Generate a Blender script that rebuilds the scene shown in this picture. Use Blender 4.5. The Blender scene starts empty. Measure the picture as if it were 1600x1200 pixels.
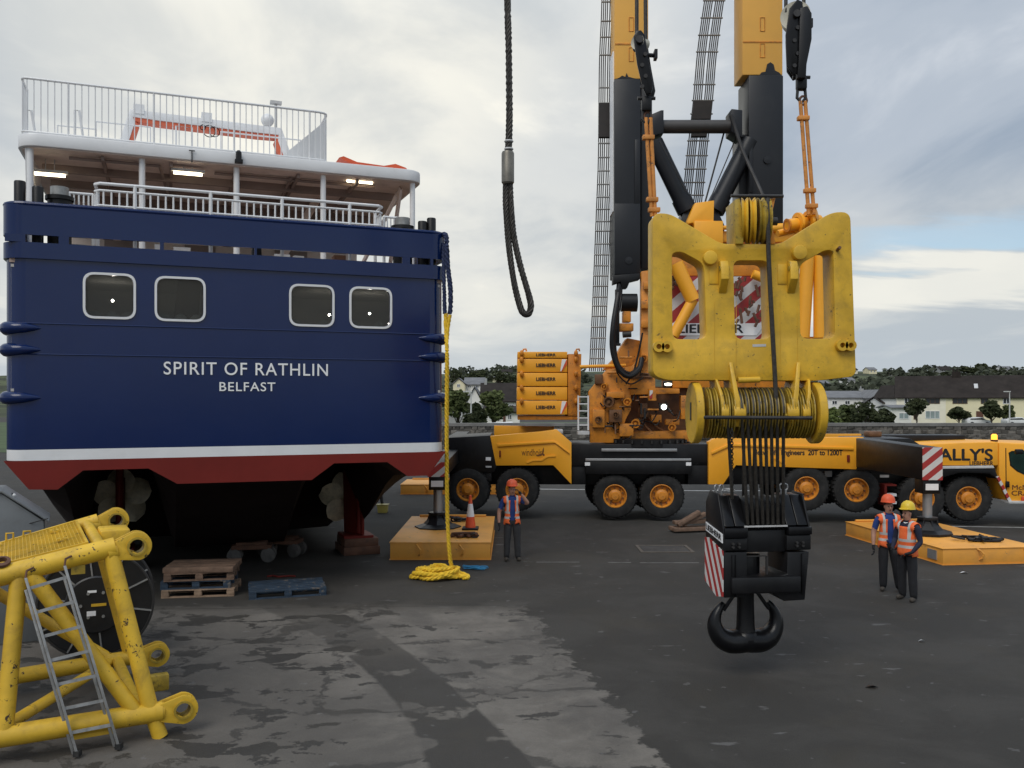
import bpy, bmesh, math, random
from mathutils import Vector, Matrix, noise
R = math.radians
random.seed(7)
scene = bpy.context.scene
COL = scene.collection

# ------------------------------------------------------------------ camera
F, H, HY = 1383.0, 3.8, 625.0            # focal length in photo pixels, eye height, horizon row
cam = bpy.data.cameras.new('camera'); camo = bpy.data.objects.new('camera', cam); COL.objects.link(camo)
camo.location = (0, 0, H); camo.rotation_euler = (R(90), 0, 0)
cam.sensor_width = 36; cam.lens = 36 * F / 1600; cam.shift_y = (HY - 600) / 1600
cam.clip_start = .1; cam.clip_end = 6000
scene.camera = camo

# ------------------------------------------------------------------ sky, sun, exposure
SUN_EL, SUN_AZ = R(50), R(208)           # azimuth clockwise from +Y (north); behind the camera, to the left
world = bpy.data.worlds.new('World'); scene.world = world; world.use_nodes = True
def build_world():
    nt = world.node_tree; N, L = nt.nodes, nt.links; N.clear()
    def n(t, **k):
        x = N.new(t)
        for a, b in k.items(): setattr(x, a, b)
        return x
    def m(op, a, b=None, clamp=False):
        x = n('ShaderNodeMath', operation=op, use_clamp=clamp)
        for i, v in enumerate((a, b)):
            if v is None: continue
            if isinstance(v, (int, float)): x.inputs[i].default_value = v
            else: L.new(v, x.inputs[i])
        return x.outputs[0]
    def mix(f, a, b, bt='MIX'):
        x = n('ShaderNodeMix', data_type='RGBA', blend_type=bt)
        for i, v in ((0, f), (6, a), (7, b)):
            if isinstance(v, (int, float)): x.inputs[i].default_value = v
            elif isinstance(v, tuple): x.inputs[i].default_value = (*v, 1)
            else: L.new(v, x.inputs[i])
        return x.outputs[2]
    def ramp(v, *st):
        x = n('ShaderNodeValToRGB'); x.color_ramp.interpolation = 'EASE'
        e = x.color_ramp.elements
        while len(e) < len(st): e.new(.5)
        for el, (p, c) in zip(e, st): el.position = p; el.color = (c, c, c, 1)
        L.new(v, x.inputs[0]); return x.outputs[0]
    sky = n('ShaderNodeTexSky', sky_type='NISHITA', sun_disc=False)
    sky.sun_elevation = SUN_EL; sky.sun_rotation = SUN_AZ; sky.air_density = 1.3; sky.dust_density = 1.0
    bsky = n('ShaderNodeVectorMath', operation='SCALE'); L.new(sky.outputs[0], bsky.inputs[0]); bsky.inputs[3].default_value = .10
    tc = n('ShaderNodeTexCoord'); sx = n('ShaderNodeSeparateXYZ'); L.new(tc.outputs['Generated'], sx.inputs[0])
    X, Y, Z = sx.outputs
    zc = m('MAXIMUM', Z, 0.0)
    den = m('ADD', zc, .16)
    cx = n('ShaderNodeCombineXYZ'); L.new(m('DIVIDE', X, den), cx.inputs[0]); L.new(m('DIVIDE', Y, den), cx.inputs[1])
    def noi(scale, det, rough, off, sc=(1, 1, 1), dist=0.):
        mp = n('ShaderNodeMapping'); mp.inputs['Location'].default_value = off; mp.inputs['Scale'].default_value = sc
        L.new(cx.outputs[0], mp.inputs[0])
        t = n('ShaderNodeTexNoise'); t.inputs['Scale'].default_value = scale; t.inputs['Detail'].default_value = det
        t.inputs['Roughness'].default_value = rough; t.inputs['Distortion'].default_value = dist
        L.new(mp.outputs[0], t.inputs['Vector']); return t.outputs[0]
    big = noi(.55, 4, .5, CL_OFF, (1, .8, 1), .3)
    fine = noi(1.7, 6, .56, (5.1, 1.3, 0), (1, .7, 1), .4)
    dens = m('ADD', m('MULTIPLY', big, .55), m('MULTIPLY', fine, .45))
    # thick cloud is darker (seen from below), thin cloud is bright
    shade = ramp(dens, (.36, 0), (.445, .6), (.56, 1))
    lowb = ramp(Z, (.02, .6), (.10, 1), (.17, .55), (.26, 0))          # clouds near the horizon are lit from the side and paler
    thick = mix(lowb, (.325, .395, .49), (.49, .54, .58))
    thin = mix(lowb, (.66, .70, .755), (.88, .86, .78))
    cloud = mix(shade, thin, thick)
    # veiled bright patch where the cloud is thinnest (upper left of the view)
    nrm = n('ShaderNodeVectorMath', operation='NORMALIZE'); L.new(tc.outputs['Generated'], nrm.inputs[0])
    dt = n('ShaderNodeVectorMath', operation='DOT_PRODUCT'); L.new(nrm.outputs[0], dt.inputs[0])
    g = Vector(((430 - 800) / F, 1, (HY - 60) / F)).normalized(); dt.inputs[1].default_value = g
    glow = ramp(dt.outputs['Value'], (.86, 0), (.95, .5), (.99, 1))
    glow = m('MULTIPLY', glow, m('ADD', .48, m('MULTIPLY', m('SUBTRACT', 1.0, shade), .72)), clamp=True)
    cloud = mix(m('MULTIPLY', glow, 1.0), cloud, (1.05, 1.01, .88))
    # a break in the cloud with blue sky low on the right
    wob = m('MULTIPLY', m('SUBTRACT', noi(2.6, 5, .55, HOLE_OFF, (.35, 1, 1), .3), .5), .10)
    zz = m('ADD', Z, wob)
    hole = m('MULTIPLY', ramp(zz, (.135, 0), (.147, 1), (.170, .85), (.19, 0)), ramp(m('DIVIDE', X, m('MAXIMUM', Y, .05)), (.30, 0), (.46, 1)))
    bank = m('MULTIPLY', ramp(zz, (.085, 0), (.105, 1), (.132, 1), (.142, 0)), ramp(m('DIVIDE', X, m('MAXIMUM', Y, .05)), (.25, .1), (.42, 1)))
    cloud = mix(m('MULTIPLY', bank, .7), cloud, (.93, .91, .82))
    bs2 = mix(.5, bsky.outputs[0], (.50, .70, .90))
    c = mix(m('MULTIPLY', hole, .9), cloud, bs2)
    hz = ramp(Z, (.0, 1), (.10, 0))
    c = mix(m('MULTIPLY', hz, .6), c, (.56, .61, .64))
    # overcast sky grows brighter towards the zenith
    lum = m('ADD', .95, m('MULTIPLY', m('MAXIMUM', m('SUBTRACT', zc, .38), 0), 1.35))
    sc = n('ShaderNodeVectorMath', operation='SCALE'); L.new(c, sc.inputs[0]); L.new(lum, sc.inputs[3])
    bg = n('ShaderNodeBackground'); L.new(sc.outputs[0], bg.inputs[0]); bg.inputs[1].default_value = 1.0
    out = n('ShaderNodeOutputWorld'); L.new(bg.outputs[0], out.inputs[0])
CL_OFF, HOLE_OFF = (0.4, 2.2, 0), (3.3, 0.7, 0)
build_world()
sun = bpy.data.lights.new('sun', 'SUN'); suno = bpy.data.objects.new('sun', sun); COL.objects.link(suno)
sun.energy = 1.5; sun.angle = R(35); sun.color = (1, .95, .87)
suno.rotation_euler = (R(90) - SUN_EL, 0, -SUN_AZ + R(180)); suno.location = (0, 0, 60)
vs = scene.view_settings; vs.view_transform = 'Standard'; vs.look = 'None'; vs.gamma = 1; vs.exposure = 0.12; vs.use_curve_mapping = False
scene.render.engine = 'CYCLES'; scene.cycles.use_denoising = True; scene.cycles.max_bounces = 6

# ------------------------------------------------------------------ helpers
def P(u, v, D):
    if callable(D): D = D(u)
    return Vector(((u - 800) / F * D, D, H + (HY - v) / F * D))
def G(u, v, z=0.0):
    D = F * (H - z) / (v - HY); return Vector(((u - 800) / F * D, D, z))
MX = {}                                   # object -> world matrix of the frame its children use
def link(o): COL.objects.link(o); return o
def tag(o, label, cat, group=None, kind=None):
    o['label'] = label
    if cat: o['category'] = cat
    if group: o['group'] = group
    if kind: o['kind'] = kind
    return o
def thing(name, label, cat, loc=(0, 0, 0), rz=0.0, group=None):
    o = bpy.data.objects.new(name, None); link(o); o.empty_display_size = .2
    o.location = loc; o.rotation_euler = (0, 0, rz)
    MX[o] = Matrix.Translation(Vector(loc)) @ Matrix.Rotation(rz, 4, 'Z')
    return tag(o, label, cat, group)
def put(name, mesh, parent=None, mat=None):
    """link a mesh object whose vertices are in its parent's frame; mat: extra local matrix"""
    o = bpy.data.objects.new(name, mesh); link(o)
    if parent is not None:
        o.parent = parent; MX[o] = MX[parent].copy()
    else: MX[o] = Matrix.Identity(4)
    if mat is not None:
        o.matrix_local = mat; MX[o] = MX[o] @ mat
    return o
def node_empty(name, parent, mat=None):
    o = bpy.data.objects.new(name, None); link(o); o.parent = parent; o.empty_display_size = .1
    MX[o] = MX[parent].copy()
    if mat is not None: o.matrix_local = mat; MX[o] = MX[o] @ mat
    return o
def at(parent, p): return Matrix.Translation(MX[parent].inverted() @ Vector(p))
def frame(d, up=Vector((0, 0, 1))):
    d = d.normalized()
    a = d.cross(up)
    if a.length < 1e-4: a = d.cross(Vector((0, 1, 0)))
    a.normalize(); return a, a.cross(d).normalized()

class MB:
    def __init__(s): s.v = []; s.f = []; s.mi = []; s.cur = 0
    def add(s, vs, fs):
        o = len(s.v); s.v += [Vector(p) for p in vs]
        for f in fs: s.f.append([o + i for i in f]); s.mi.append(s.cur)
        return s
    def hexa(s, p): return s.add(p, [(0, 3, 2, 1), (4, 5, 6, 7), (0, 1, 5, 4), (1, 2, 6, 5), (2, 3, 7, 6), (3, 0, 4, 7)])
    def box(s, c, d, rz=0.0, M=None):
        c = Vector(c); x, y, z = d[0] / 2, d[1] / 2, d[2] / 2
        pts = [Vector(q) for q in ((-x, -y, -z), (x, -y, -z), (x, y, -z), (-x, y, -z), (-x, -y, z), (x, -y, z), (x, y, z), (-x, y, z))]
        if M is None: M = Matrix.Rotation(rz, 3, 'Z')
        return s.hexa([c + M @ q for q in pts])
    def lohi(s, a, b): return s.box([(a[i] + b[i]) / 2 for i in range(3)], [abs(b[i] - a[i]) for i in range(3)])
    def prism(s, poly, vec):
        n = len(poly); vec = Vector(vec); a = [Vector(p) for p in poly]
        nrm = Vector((0, 0, 0))
        for i in range(n): nrm += a[i].cross(a[(i + 1) % n])
        if nrm.dot(vec) > 0: a.reverse()
        return s.add(a + [p + vec for p in a], [list(range(n)), list(range(2 * n - 1, n - 1, -1))] + [(i, n + i, n + (i + 1) % n, (i + 1) % n) for i in range(n)])
    def uvp(s, pts, D, t): return s.prism([P(u, v, D) for u, v in pts], (0, t, 0))
    def uvb(s, u0, v0, u1, v1, D, t): return s.uvp([(u0, v0), (u1, v0), (u1, v1), (u0, v1)], D, t)
    def tube(s, pts, r, n=8, caps=True, closed=False):
        pts = [Vector(p) for p in pts]; k = len(pts)
        rr = r if isinstance(r, (list, tuple)) else [r] * k
        vs = []; a = None
        for i, p in enumerate(pts):
            if closed: d = pts[(i + 1) % k] - pts[i - 1]
            else: d = pts[min(i + 1, k - 1)] - pts[max(i - 1, 0)]
            d.normalize()
            if a is None: a, b = frame(d)
            else:
                a = a - d * a.dot(d)
                if a.length < 1e-6: a, b = frame(d)
                a.normalize(); b = a.cross(d)
            for j in range(n):
                t = 2 * math.pi * j / n; vs.append(p + (a * math.cos(t) + b * math.sin(t)) * rr[i])
        fs = []
        for i in range(k if closed else k - 1):
            i2 = (i + 1) % k
            for j in range(n): fs.append((i * n + j, i * n + (j + 1) % n, i2 * n + (j + 1) % n, i2 * n + j))
        if caps and not closed: fs += [list(range(n - 1, -1, -1)), list(range((k - 1) * n, k * n))]
        return s.add(vs, fs)
    def cyl(s, a, b, r, n=14, r2=None): return s.tube([a, b], [r, r if r2 is None else r2], n)
    def bar(s, a, b, w, h, up=(0, 0, 1)):
        a, b = Vector(a), Vector(b); x, y = frame(b - a, Vector(up)); x *= w / 2; y *= h / 2
        return s.hexa([a - x - y, a + x - y, a + x + y, a - x + y, b - x - y, b + x - y, b + x + y, b - x + y])
    def lathe(s, prof, c, ax=(0, 0, 1), n=20):
        """prof: (radius, height along axis) pairs"""
        c = Vector(c); ax = Vector(ax).normalized(); x, y = frame(ax)
        vs = []; k = len(prof)
        for r, h in prof:
            for j in range(n):
                t = 2 * math.pi * j / n; vs.append(c + ax * h + (x * math.cos(t) + y * math.sin(t)) * max(r, 1e-4))
        fs = [(i * n + j, i * n + (j + 1) % n, (i + 1) * n + (j + 1) % n, (i + 1) * n + j) for i in range(k - 1) for j in range(n)]
        return s.add(vs, fs)
    def ball(s, c, r, n=12, m=8, rs=None):
        c = Vector(c); rs = rs or (r, r, r); vs = []; fs = []
        for i in range(m + 1):
            t = math.pi * i / m
            for j in range(n):
                p = 2 * math.pi * j / n
                vs.append(c + Vector((math.sin(t) * math.cos(p) * rs[0], math.sin(t) * math.sin(p) * rs[1], math.cos(t) * rs[2])))
        fs = [(i * n + j, (i + 1) * n + j, (i + 1) * n + (j + 1) % n, i * n + (j + 1) % n) for i in range(m) for j in range(n)]
        return s.add(vs, fs)
    def mesh(s, name, mats, inv=None, bevel=0, fix=True, smooth=True):
        me = bpy.data.meshes.new(name)
        vs = [inv @ p for p in s.v] if inv is not None else s.v
        me.from_pydata([tuple(p) for p in vs], [], s.f)
        for m in (mats if isinstance(mats, (list, tuple)) else [mats]): me.materials.append(m)
        if any(s.mi): me.polygons.foreach_set('material_index', s.mi)
        if fix or bevel:
            bm = bmesh.new(); bm.from_mesh(me)
            if fix: bmesh.ops.remove_doubles(bm, verts=bm.verts, dist=1e-5); bmesh.ops.recalc_face_normals(bm, faces=bm.faces)
            if bevel:
                ed = [e for e in bm.edges if len(e.link_faces) == 2 and e.calc_face_angle(0) > R(40)]
                bmesh.ops.bevel(bm, geom=ed, offset=bevel, segments=2, profile=.5, affect='EDGES', clamp_overlap=True)
            bm.to_mesh(me); bm.free()
        if smooth:
            me.polygons.foreach_set('use_smooth', [True] * len(me.polygons))
            me.set_sharp_from_angle(angle=R(35))
        me.update(); return me
    def build(s, name, mats, parent=None, origin=None, **k):
        if parent is not None: return put(name, s.mesh(name, mats, MX[parent].inverted(), **k), parent)
        M = Matrix.Translation(Vector(origin) if origin is not None else Vector((0, 0, 0)))
        return put(name, s.mesh(name, mats, M.inverted(), **k), None, M)

def copy_tree(o, parent=None):
    c = o.copy(); link(c)
    if parent is not None: c.parent = parent; MX[c] = MX.get(o, Matrix.Identity(4))
    for ch in list(o.children): copy_tree(ch, c)
    return c
def sheet(name, outer, holes, t, mat, M, parent, bevel=0.0, res=6):
    """flat plate with holes: 2-D outlines in its own XY plane, thickness t, placed by world matrix M"""
    cu = bpy.data.curves.new(name, 'CURVE'); cu.dimensions = '2D'; cu.fill_mode = 'BOTH'
    cu.extrude = t / 2 - bevel; cu.bevel_depth = bevel; cu.bevel_resolution = 1; cu.offset = -bevel
    for pl in [outer] + list(holes):
        sp = cu.splines.new('POLY'); sp.points.add(len(pl) - 1); sp.use_cyclic_u = True
        for q, p in zip(sp.points, pl): q.co = (p[0], p[1], 0, 1)
    o = bpy.data.objects.new(name, cu); me = bpy.data.meshes.new_from_object(o)
    bpy.data.objects.remove(o); bpy.data.curves.remove(cu)
    me.transform(MX[parent].inverted() @ M if parent else M); me.materials.clear(); me.materials.append(mat)
    bm = bmesh.new(); bm.from_mesh(me); bmesh.ops.remove_doubles(bm, verts=bm.verts, dist=1e-5); bm.to_mesh(me); bm.free()
    for p in me.polygons: p.material_index = 0; p.use_smooth = True
    me.set_sharp_from_angle(angle=R(35)); me.name = name
    return put(name, me, parent)
def rounded(pts, r, n=5):
    """round the corners of a 2-D polygon"""
    out = []; k = len(pts)
    for i in range(k):
        p = Vector(pts[i]).to_2d(); a = Vector(pts[i - 1]).to_2d(); b = Vector(pts[(i + 1) % k]).to_2d()
        ri = r[i] if isinstance(r, (list, tuple)) else r
        da, db = (a - p), (b - p); la, lb = da.length, db.length
        q = min(ri, la * .48, lb * .48)
        s, e = p + da / la * q, p + db / lb * q
        for j in range(n + 1):
            t = j / n; out.append(tuple(s * (1 - t) ** 2 + p * 2 * t * (1 - t) + e * t * t))
    return out
def text(name, body, o, xd, yd, w, h, mat, parent, bold=0.0, spacing=1.0, depth=.006, out=.004):
    """lettering fitted into a w x h box with lower left corner o, directions xd / yd (world)"""
    cu = bpy.data.curves.new(name, 'FONT'); cu.body = body; cu.offset = 0.0; cu.space_character = spacing; cu.resolution_u = 6
    ob = bpy.data.objects.new(name, cu); me = bpy.data.meshes.new_from_object(ob)
    bpy.data.objects.remove(ob); bpy.data.curves.remove(cu)
    xs = [v.co.x for v in me.vertices]; ys = [v.co.y for v in me.vertices]
    x0, y0, sx, sy = min(xs), min(ys), w / (max(xs) - min(xs)), h / (max(ys) - min(ys))
    xd, yd, o = Vector(xd).normalized(), Vector(yd).normalized(), Vector(o); nn = xd.cross(yd)
    inv = MX[parent].inverted() if parent else Matrix.Identity(4)
    for v in me.vertices: v.co = inv @ (o + xd * (v.co.x - x0) * sx + yd * (v.co.y - y0) * sy + nn * out)
    if bold > .005:                                  # heavier strokes: the same letters again, shifted a little
        bm = bmesh.new(); bm.from_mesh(me); k = bold * .8; geo = list(bm.faces)
        R3 = inv.to_3x3()
        for i, (ax, ay) in enumerate(((1, 0), (-1, 0), (0, .7), (0, -.7))):
            d = bmesh.ops.duplicate(bm, geom=geo); vs = [v for v in d['geom'] if isinstance(v, bmesh.types.BMVert)]
            bmesh.ops.translate(bm, verts=vs, vec=R3 @ (xd * (ax * k * sx) + yd * (ay * k * sy) + nn * (.0006 * (i + 1))))
        bm.to_mesh(me); bm.free()
    me.materials.clear(); me.materials.append(mat)
    for p in me.polygons: p.use_smooth = False
    return put(name, me, parent)

# ------------------------------------------------------------------ materials
def mk(name):
    m = bpy.data.materials.new(name); m.use_nodes = True
    nt = m.node_tree; return m, nt, nt.nodes['Principled BSDF']
def nmath(nt, op, a, b=None, c=None, clamp=False):
    x = nt.nodes.new('ShaderNodeMath'); x.operation = op; x.use_clamp = clamp
    for i, v in enumerate((a, b, c)):
        if v is None: continue
        if isinstance(v, (int, float)): x.inputs[i].default_value = v
        else: nt.links.new(v, x.inputs[i])
    return x.outputs[0]
def nmix(nt, f, a, b):
    x = nt.nodes.new('ShaderNodeMix'); x.data_type = 'RGBA'
    for i, v in ((0, f), (6, a), (7, b)):
        if isinstance(v, (int, float)): x.inputs[i].default_value = v
        elif isinstance(v, tuple): x.inputs[i].default_value = (*v, 1)
        else: nt.links.new(v, x.inputs[i])
    return x.outputs[2]
def nnoise(nt, vec, scale, det=4, rough=.55, dist=0.):
    t = nt.nodes.new('ShaderNodeTexNoise'); t.inputs['Scale'].default_value = scale; t.inputs['Detail'].default_value = det
    t.inputs['Roughness'].default_value = rough; t.inputs['Distortion'].default_value = dist
    if vec is not None: nt.links.new(vec, t.inputs['Vector'])
    return t.outputs[0]
def nstep(nt, v, a, b):
    x = nt.nodes.new('ShaderNodeMapRange'); x.interpolation_type = 'SMOOTHSTEP'
    nt.links.new(v, x.inputs[0]); x.inputs[1].default_value = a; x.inputs[2].default_value = b; return x.outputs[0]
def objco(nt):
    t = nt.nodes.new('ShaderNodeTexCoord'); return t.outputs['Object']
def paint(name, col, rough=.5, var=.15, scale=1.5, wear=0.0, wearcol=(.05, .03, .02), wscale=9, metal=0.0, bump=0.0, dirt=0.0, dirtcol=(.09, .08, .07), coat=0.0, spec=.5):
    m, nt, b = mk(name); co = objco(nt)
    a = nnoise(nt, co, scale, 5, .6)
    c = nmix(nt, nstep(nt, a, .3, .7), tuple(x * (1 - var) for x in col), tuple(min(1, x * (1 + var * .6)) for x in col))
    if dirt:
        d = nnoise(nt, co, scale * 2.3, 6, .65, .4)
        c = nmix(nt, nmath(nt, 'MULTIPLY', nstep(nt, d, .48, .75), dirt), c, dirtcol)
    if wear:
        w = nnoise(nt, co, wscale, 6, .7, .3); w2 = nnoise(nt, co, wscale * .23, 3, .5)
        w = nmath(nt, 'ADD', nmath(nt, 'MULTIPLY', w, .7), nmath(nt, 'MULTIPLY', w2, .3))
        c = nmix(nt, nstep(nt, w, .64 - wear * .2, .66 - wear * .2), c, wearcol)
    nt.links.new(c, b.inputs['Base Color'])
    r = nmath(nt, 'ADD', rough - .08, nmath(nt, 'MULTIPLY', nnoise(nt, co, scale * 3, 4), .16))
    nt.links.new(r, b.inputs['Roughness']); b.inputs['Metallic'].default_value = metal
    b.inputs['Specular IOR Level'].default_value = spec
    if coat: b.inputs['Coat Weight'].default_value = coat; b.inputs['Coat Roughness'].default_value = .12
    if bump:
        bp = nt.nodes.new('ShaderNodeBump'); bp.inputs['Strength'].default_value = bump; bp.inputs['Distance'].default_value = .02
        nt.links.new(nnoise(nt, co, scale * 8, 5, .6), bp.inputs['Height']); nt.links.new(bp.outputs[0], b.inputs['Normal'])
    return m
def emit(name, col, s):
    m, nt, b = mk(name); b.inputs['Base Color'].default_value = (*col, 1)
    b.inputs['Emission Color'].default_value = (*col, 1); b.inputs['Emission Strength'].default_value = s; return m
def stripes(name, a, b_, period, dx, dz, dy=0.0):
    """flat diagonal hazard print"""
    m, nt, b = mk(name); co = objco(nt); s = nt.nodes.new('ShaderNodeSeparateXYZ'); nt.links.new(co, s.inputs[0])
    t = nmath(nt, 'ADD', nmath(nt, 'ADD', nmath(nt, 'MULTIPLY', s.outputs[0], dx), nmath(nt, 'MULTIPLY', s.outputs[2], dz)), nmath(nt, 'MULTIPLY', s.outputs[1], dy))
    fr = nmath(nt, 'FRACT', nmath(nt, 'ADD', nmath(nt, 'DIVIDE', t, period), 100))
    c = nmix(nt, nmath(nt, 'GREATER_THAN', fr, .5), a, b_)
    g = nnoise(nt, co, 4, 5); c = nmix(nt, nmath(nt, 'MULTIPLY', g, .25), c, (.1, .09, .08))
    nt.links.new(c, b.inputs['Base Color']); b.inputs['Roughness'].default_value = .45; return m
def glass(name, tint, tr=.5, rough=.04):
    m, nt, b = mk(name)
    b.inputs['Base Color'].default_value = (*tint, 1); b.inputs['Roughness'].default_value = rough; b.inputs['IOR'].default_value = 1.5
    t = nt.nodes.new('ShaderNodeBsdfTransparent'); t.inputs[0].default_value = (.80, .81, .79, 1)
    mx = nt.nodes.new('ShaderNodeMixShader'); mx.inputs[0].default_value = tr
    out = nt.nodes['Material Output']; nt.links.new(b.outputs[0], mx.inputs[1]); nt.links.new(t.outputs[0], mx.inputs[2]); nt.links.new(mx.outputs[0], out.inputs[0])
    return m

ORANGE = paint('crane_orange', (.94, .415, .024), .42, .06, .6, dirt=.12, dirtcol=(.35, .17, .05))
ORANGE_D = paint('crane_orange_worn_shaded', (.66, .24, .02), .5, .2, 1.5, wear=.16, dirt=.75, dirtcol=(.14, .07, .03))  # wear, plus heavy brown blotches that paint machinery shading into the colour
MATOR = paint('mat_orange', (.80, .36, .055), .55, .12, .8, wear=.06, wearcol=(.3, .18, .08), dirt=.35, dirtcol=(.42, .22, .08))
YELLOW = paint('frame_yellow', (.68, .405, .026), .5, .2, 2.2, wear=.14, wearcol=(.12, .08, .02), wscale=24, dirt=.6, dirtcol=(.36, .225, .03), bump=.14)
YELLOW_D = paint('sheave_yellow', (.40, .27, .028), .5, .25, 5, wear=.22, wearcol=(.05, .04, .02), dirt=.9, dirtcol=(.09, .065, .02))
LATT = paint('lattice_yellow', (.68, .42, .028), .5, .2, 1.6, wear=.20, wearcol=(.05, .028, .014), wscale=13, dirt=.55, dirtcol=(.27, .16, .03), bump=.1)
BLACK = paint('black_paint', (.0065, .0065, .0075), .45, .4, 2, dirt=.22, dirtcol=(.035, .033, .03), spec=.35)
BLACKG = paint('black_gloss', (.005, .005, .006), .3, .3, 2, dirt=.2, dirtcol=(.03, .03, .03), spec=.3)
MASTBLK = paint('mast_black', (.0105, .0115, .0145), .4, .15, .5, dirt=.2, dirtcol=(.03, .03, .03), spec=.4)
DARKST = paint('dark_steel', (.045, .043, .042), .5, .3, 3, metal=.4, dirt=.4)
BROWNST = paint('brown_steel', (.17, .075, .028), .6, .35, 2, dirt=.6, dirtcol=(.05, .03, .02))
RUST = paint('rusty_steel', (.13, .06, .035), .8, .35, 3, dirt=.5, dirtcol=(.05, .04, .035), bump=.3)
STEEL = paint('steel_grey', (.42, .42, .42), .4, .12, 3, metal=.7)
GALV = paint('aluminium', (.34, .34, .33), .48, .2, 6, metal=.55, dirt=.45, dirtcol=(.12, .11, .1))
LGREY = paint('light_grey', (.55, .55, .54), .5, .1, 2, dirt=.3)
WIRE = paint('wire_rope', (.045, .040, .034), .55, .4, 30, metal=.3)
RUBBER = paint('tyre_rubber', (.02, .02, .02), .8, .25, 3, dirt=.55, dirtcol=(.06, .055, .05), bump=.1, spec=.3)
NAVY = paint('navy_paint', (.0020, .0140, .078), .18, .06, .35, dirt=.1, dirtcol=(.006, .016, .055), bump=.05, spec=.42)
WHITE = paint('white_paint', (.74, .74, .74), .38, .05, 1.2, dirt=.15, dirtcol=(.45, .43, .4))
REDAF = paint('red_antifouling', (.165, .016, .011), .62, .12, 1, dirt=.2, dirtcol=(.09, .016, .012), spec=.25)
AFSHADE = paint('antifouling_painted_shade', (.020, .013, .012), .75, .2, 1, dirt=.3, dirtcol=(.035, .022, .018), spec=.2)  # red bottom darkened to near-black: shade under the hull painted into the colour
DECKHEAD = paint('deckhead_paint', (.70, .59, .53), .6, .12, 1, dirt=.3, dirtcol=(.16, .12, .1))
BEAM = paint('deck_beam_paint', (.26, .20, .175), .6, .2, 1)
MASTOR = paint('mast_orange_pale', (.88, .46, .085), .45, .06, .5, dirt=.1, dirtcol=(.5, .3, .12))  # paler, yellower orange for the upper masts
WHITEPRINT = paint('white_print', (.84, .84, .84), .5, .03, 2)
BLACKPRINT = paint('black_print', (.012, .012, .014), .5, .1, 2)
BROWNPRINT = paint('brown_print', (.13, .04, .012), .5, .1, 2)
HAZ = stripes('hazard_stripes', (.72, .70, .67), (.42, .02, .02), .36, 1, -1)
HAZF = stripes('hazard_stripes_wide', (.66, .64, .62), (.36, .02, .02), .78, .85, -1)
HAZV = stripes('hazard_stripes_small', (.72, .70, .67), (.42, .02, .02), .20, 0, -.62, 1.0)
HAZH = stripes('hazard_stripes_panel', (.70, .68, .65), (.42, .025, .022), .36, .8, -1.0)
WOOD = paint('pallet_wood', (.17, .105, .07), .8, .35, 6, dirt=.5, dirtcol=(.10, .065, .045), bump=.3)
WOODP = paint('pale_wood', (.28, .19, .125), .8, .25, 6, dirt=.4, dirtcol=(.16, .1, .07), bump=.3)
BLUEW = paint('blue_painted_wood', (.022, .042, .07), .75, .35, 5, wear=.3, wearcol=(.14, .12, .1), dirt=.4, dirtcol=(.06, .07, .08), bump=.3)
ROPEY = paint('yellow_rope', (.82, .52, .025), .7, .2, 14, bump=.4, dirt=.2, dirtcol=(.4, .22, .02))
ROPEB = paint('blue_rope', (.014, .024, .075), .75, .25, 14, bump=.4)
TWINE = paint('blue_twine', (.03, .22, .42), .7, .2, 14)
BRONZE = paint('propeller_bronze', (.78, .70, .52), .45, .2, 5, metal=.15, dirt=.35, dirtcol=(.2, .17, .12))
GREYBOX = paint('grey_cabinet', (.17, .18, .185), .55, .12, 1.5, dirt=.3)
CONEO = paint('cone_orange', (.80, .10, .025), .5, .1, 3)
ORRED = paint('orange_red', (.70, .10, .03), .5, .1, 2)
SHIPGLASS = glass('ship_glass', (.06, .06, .056), .64)
CABGLASS = glass('cab_glass', (.02, .05, .04), .25)
LAMPW = emit('lamp_glow', (1, .93, .75), 9)
TUBEW = emit('fluorescent_tube', (1, .86, .6), 6)
CABINLAMP = emit('cabin_lamp_glow', (1, .94, .84), 190)
AMBER = emit('amber_beacon', (1, .35, .03), 2.2)
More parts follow.
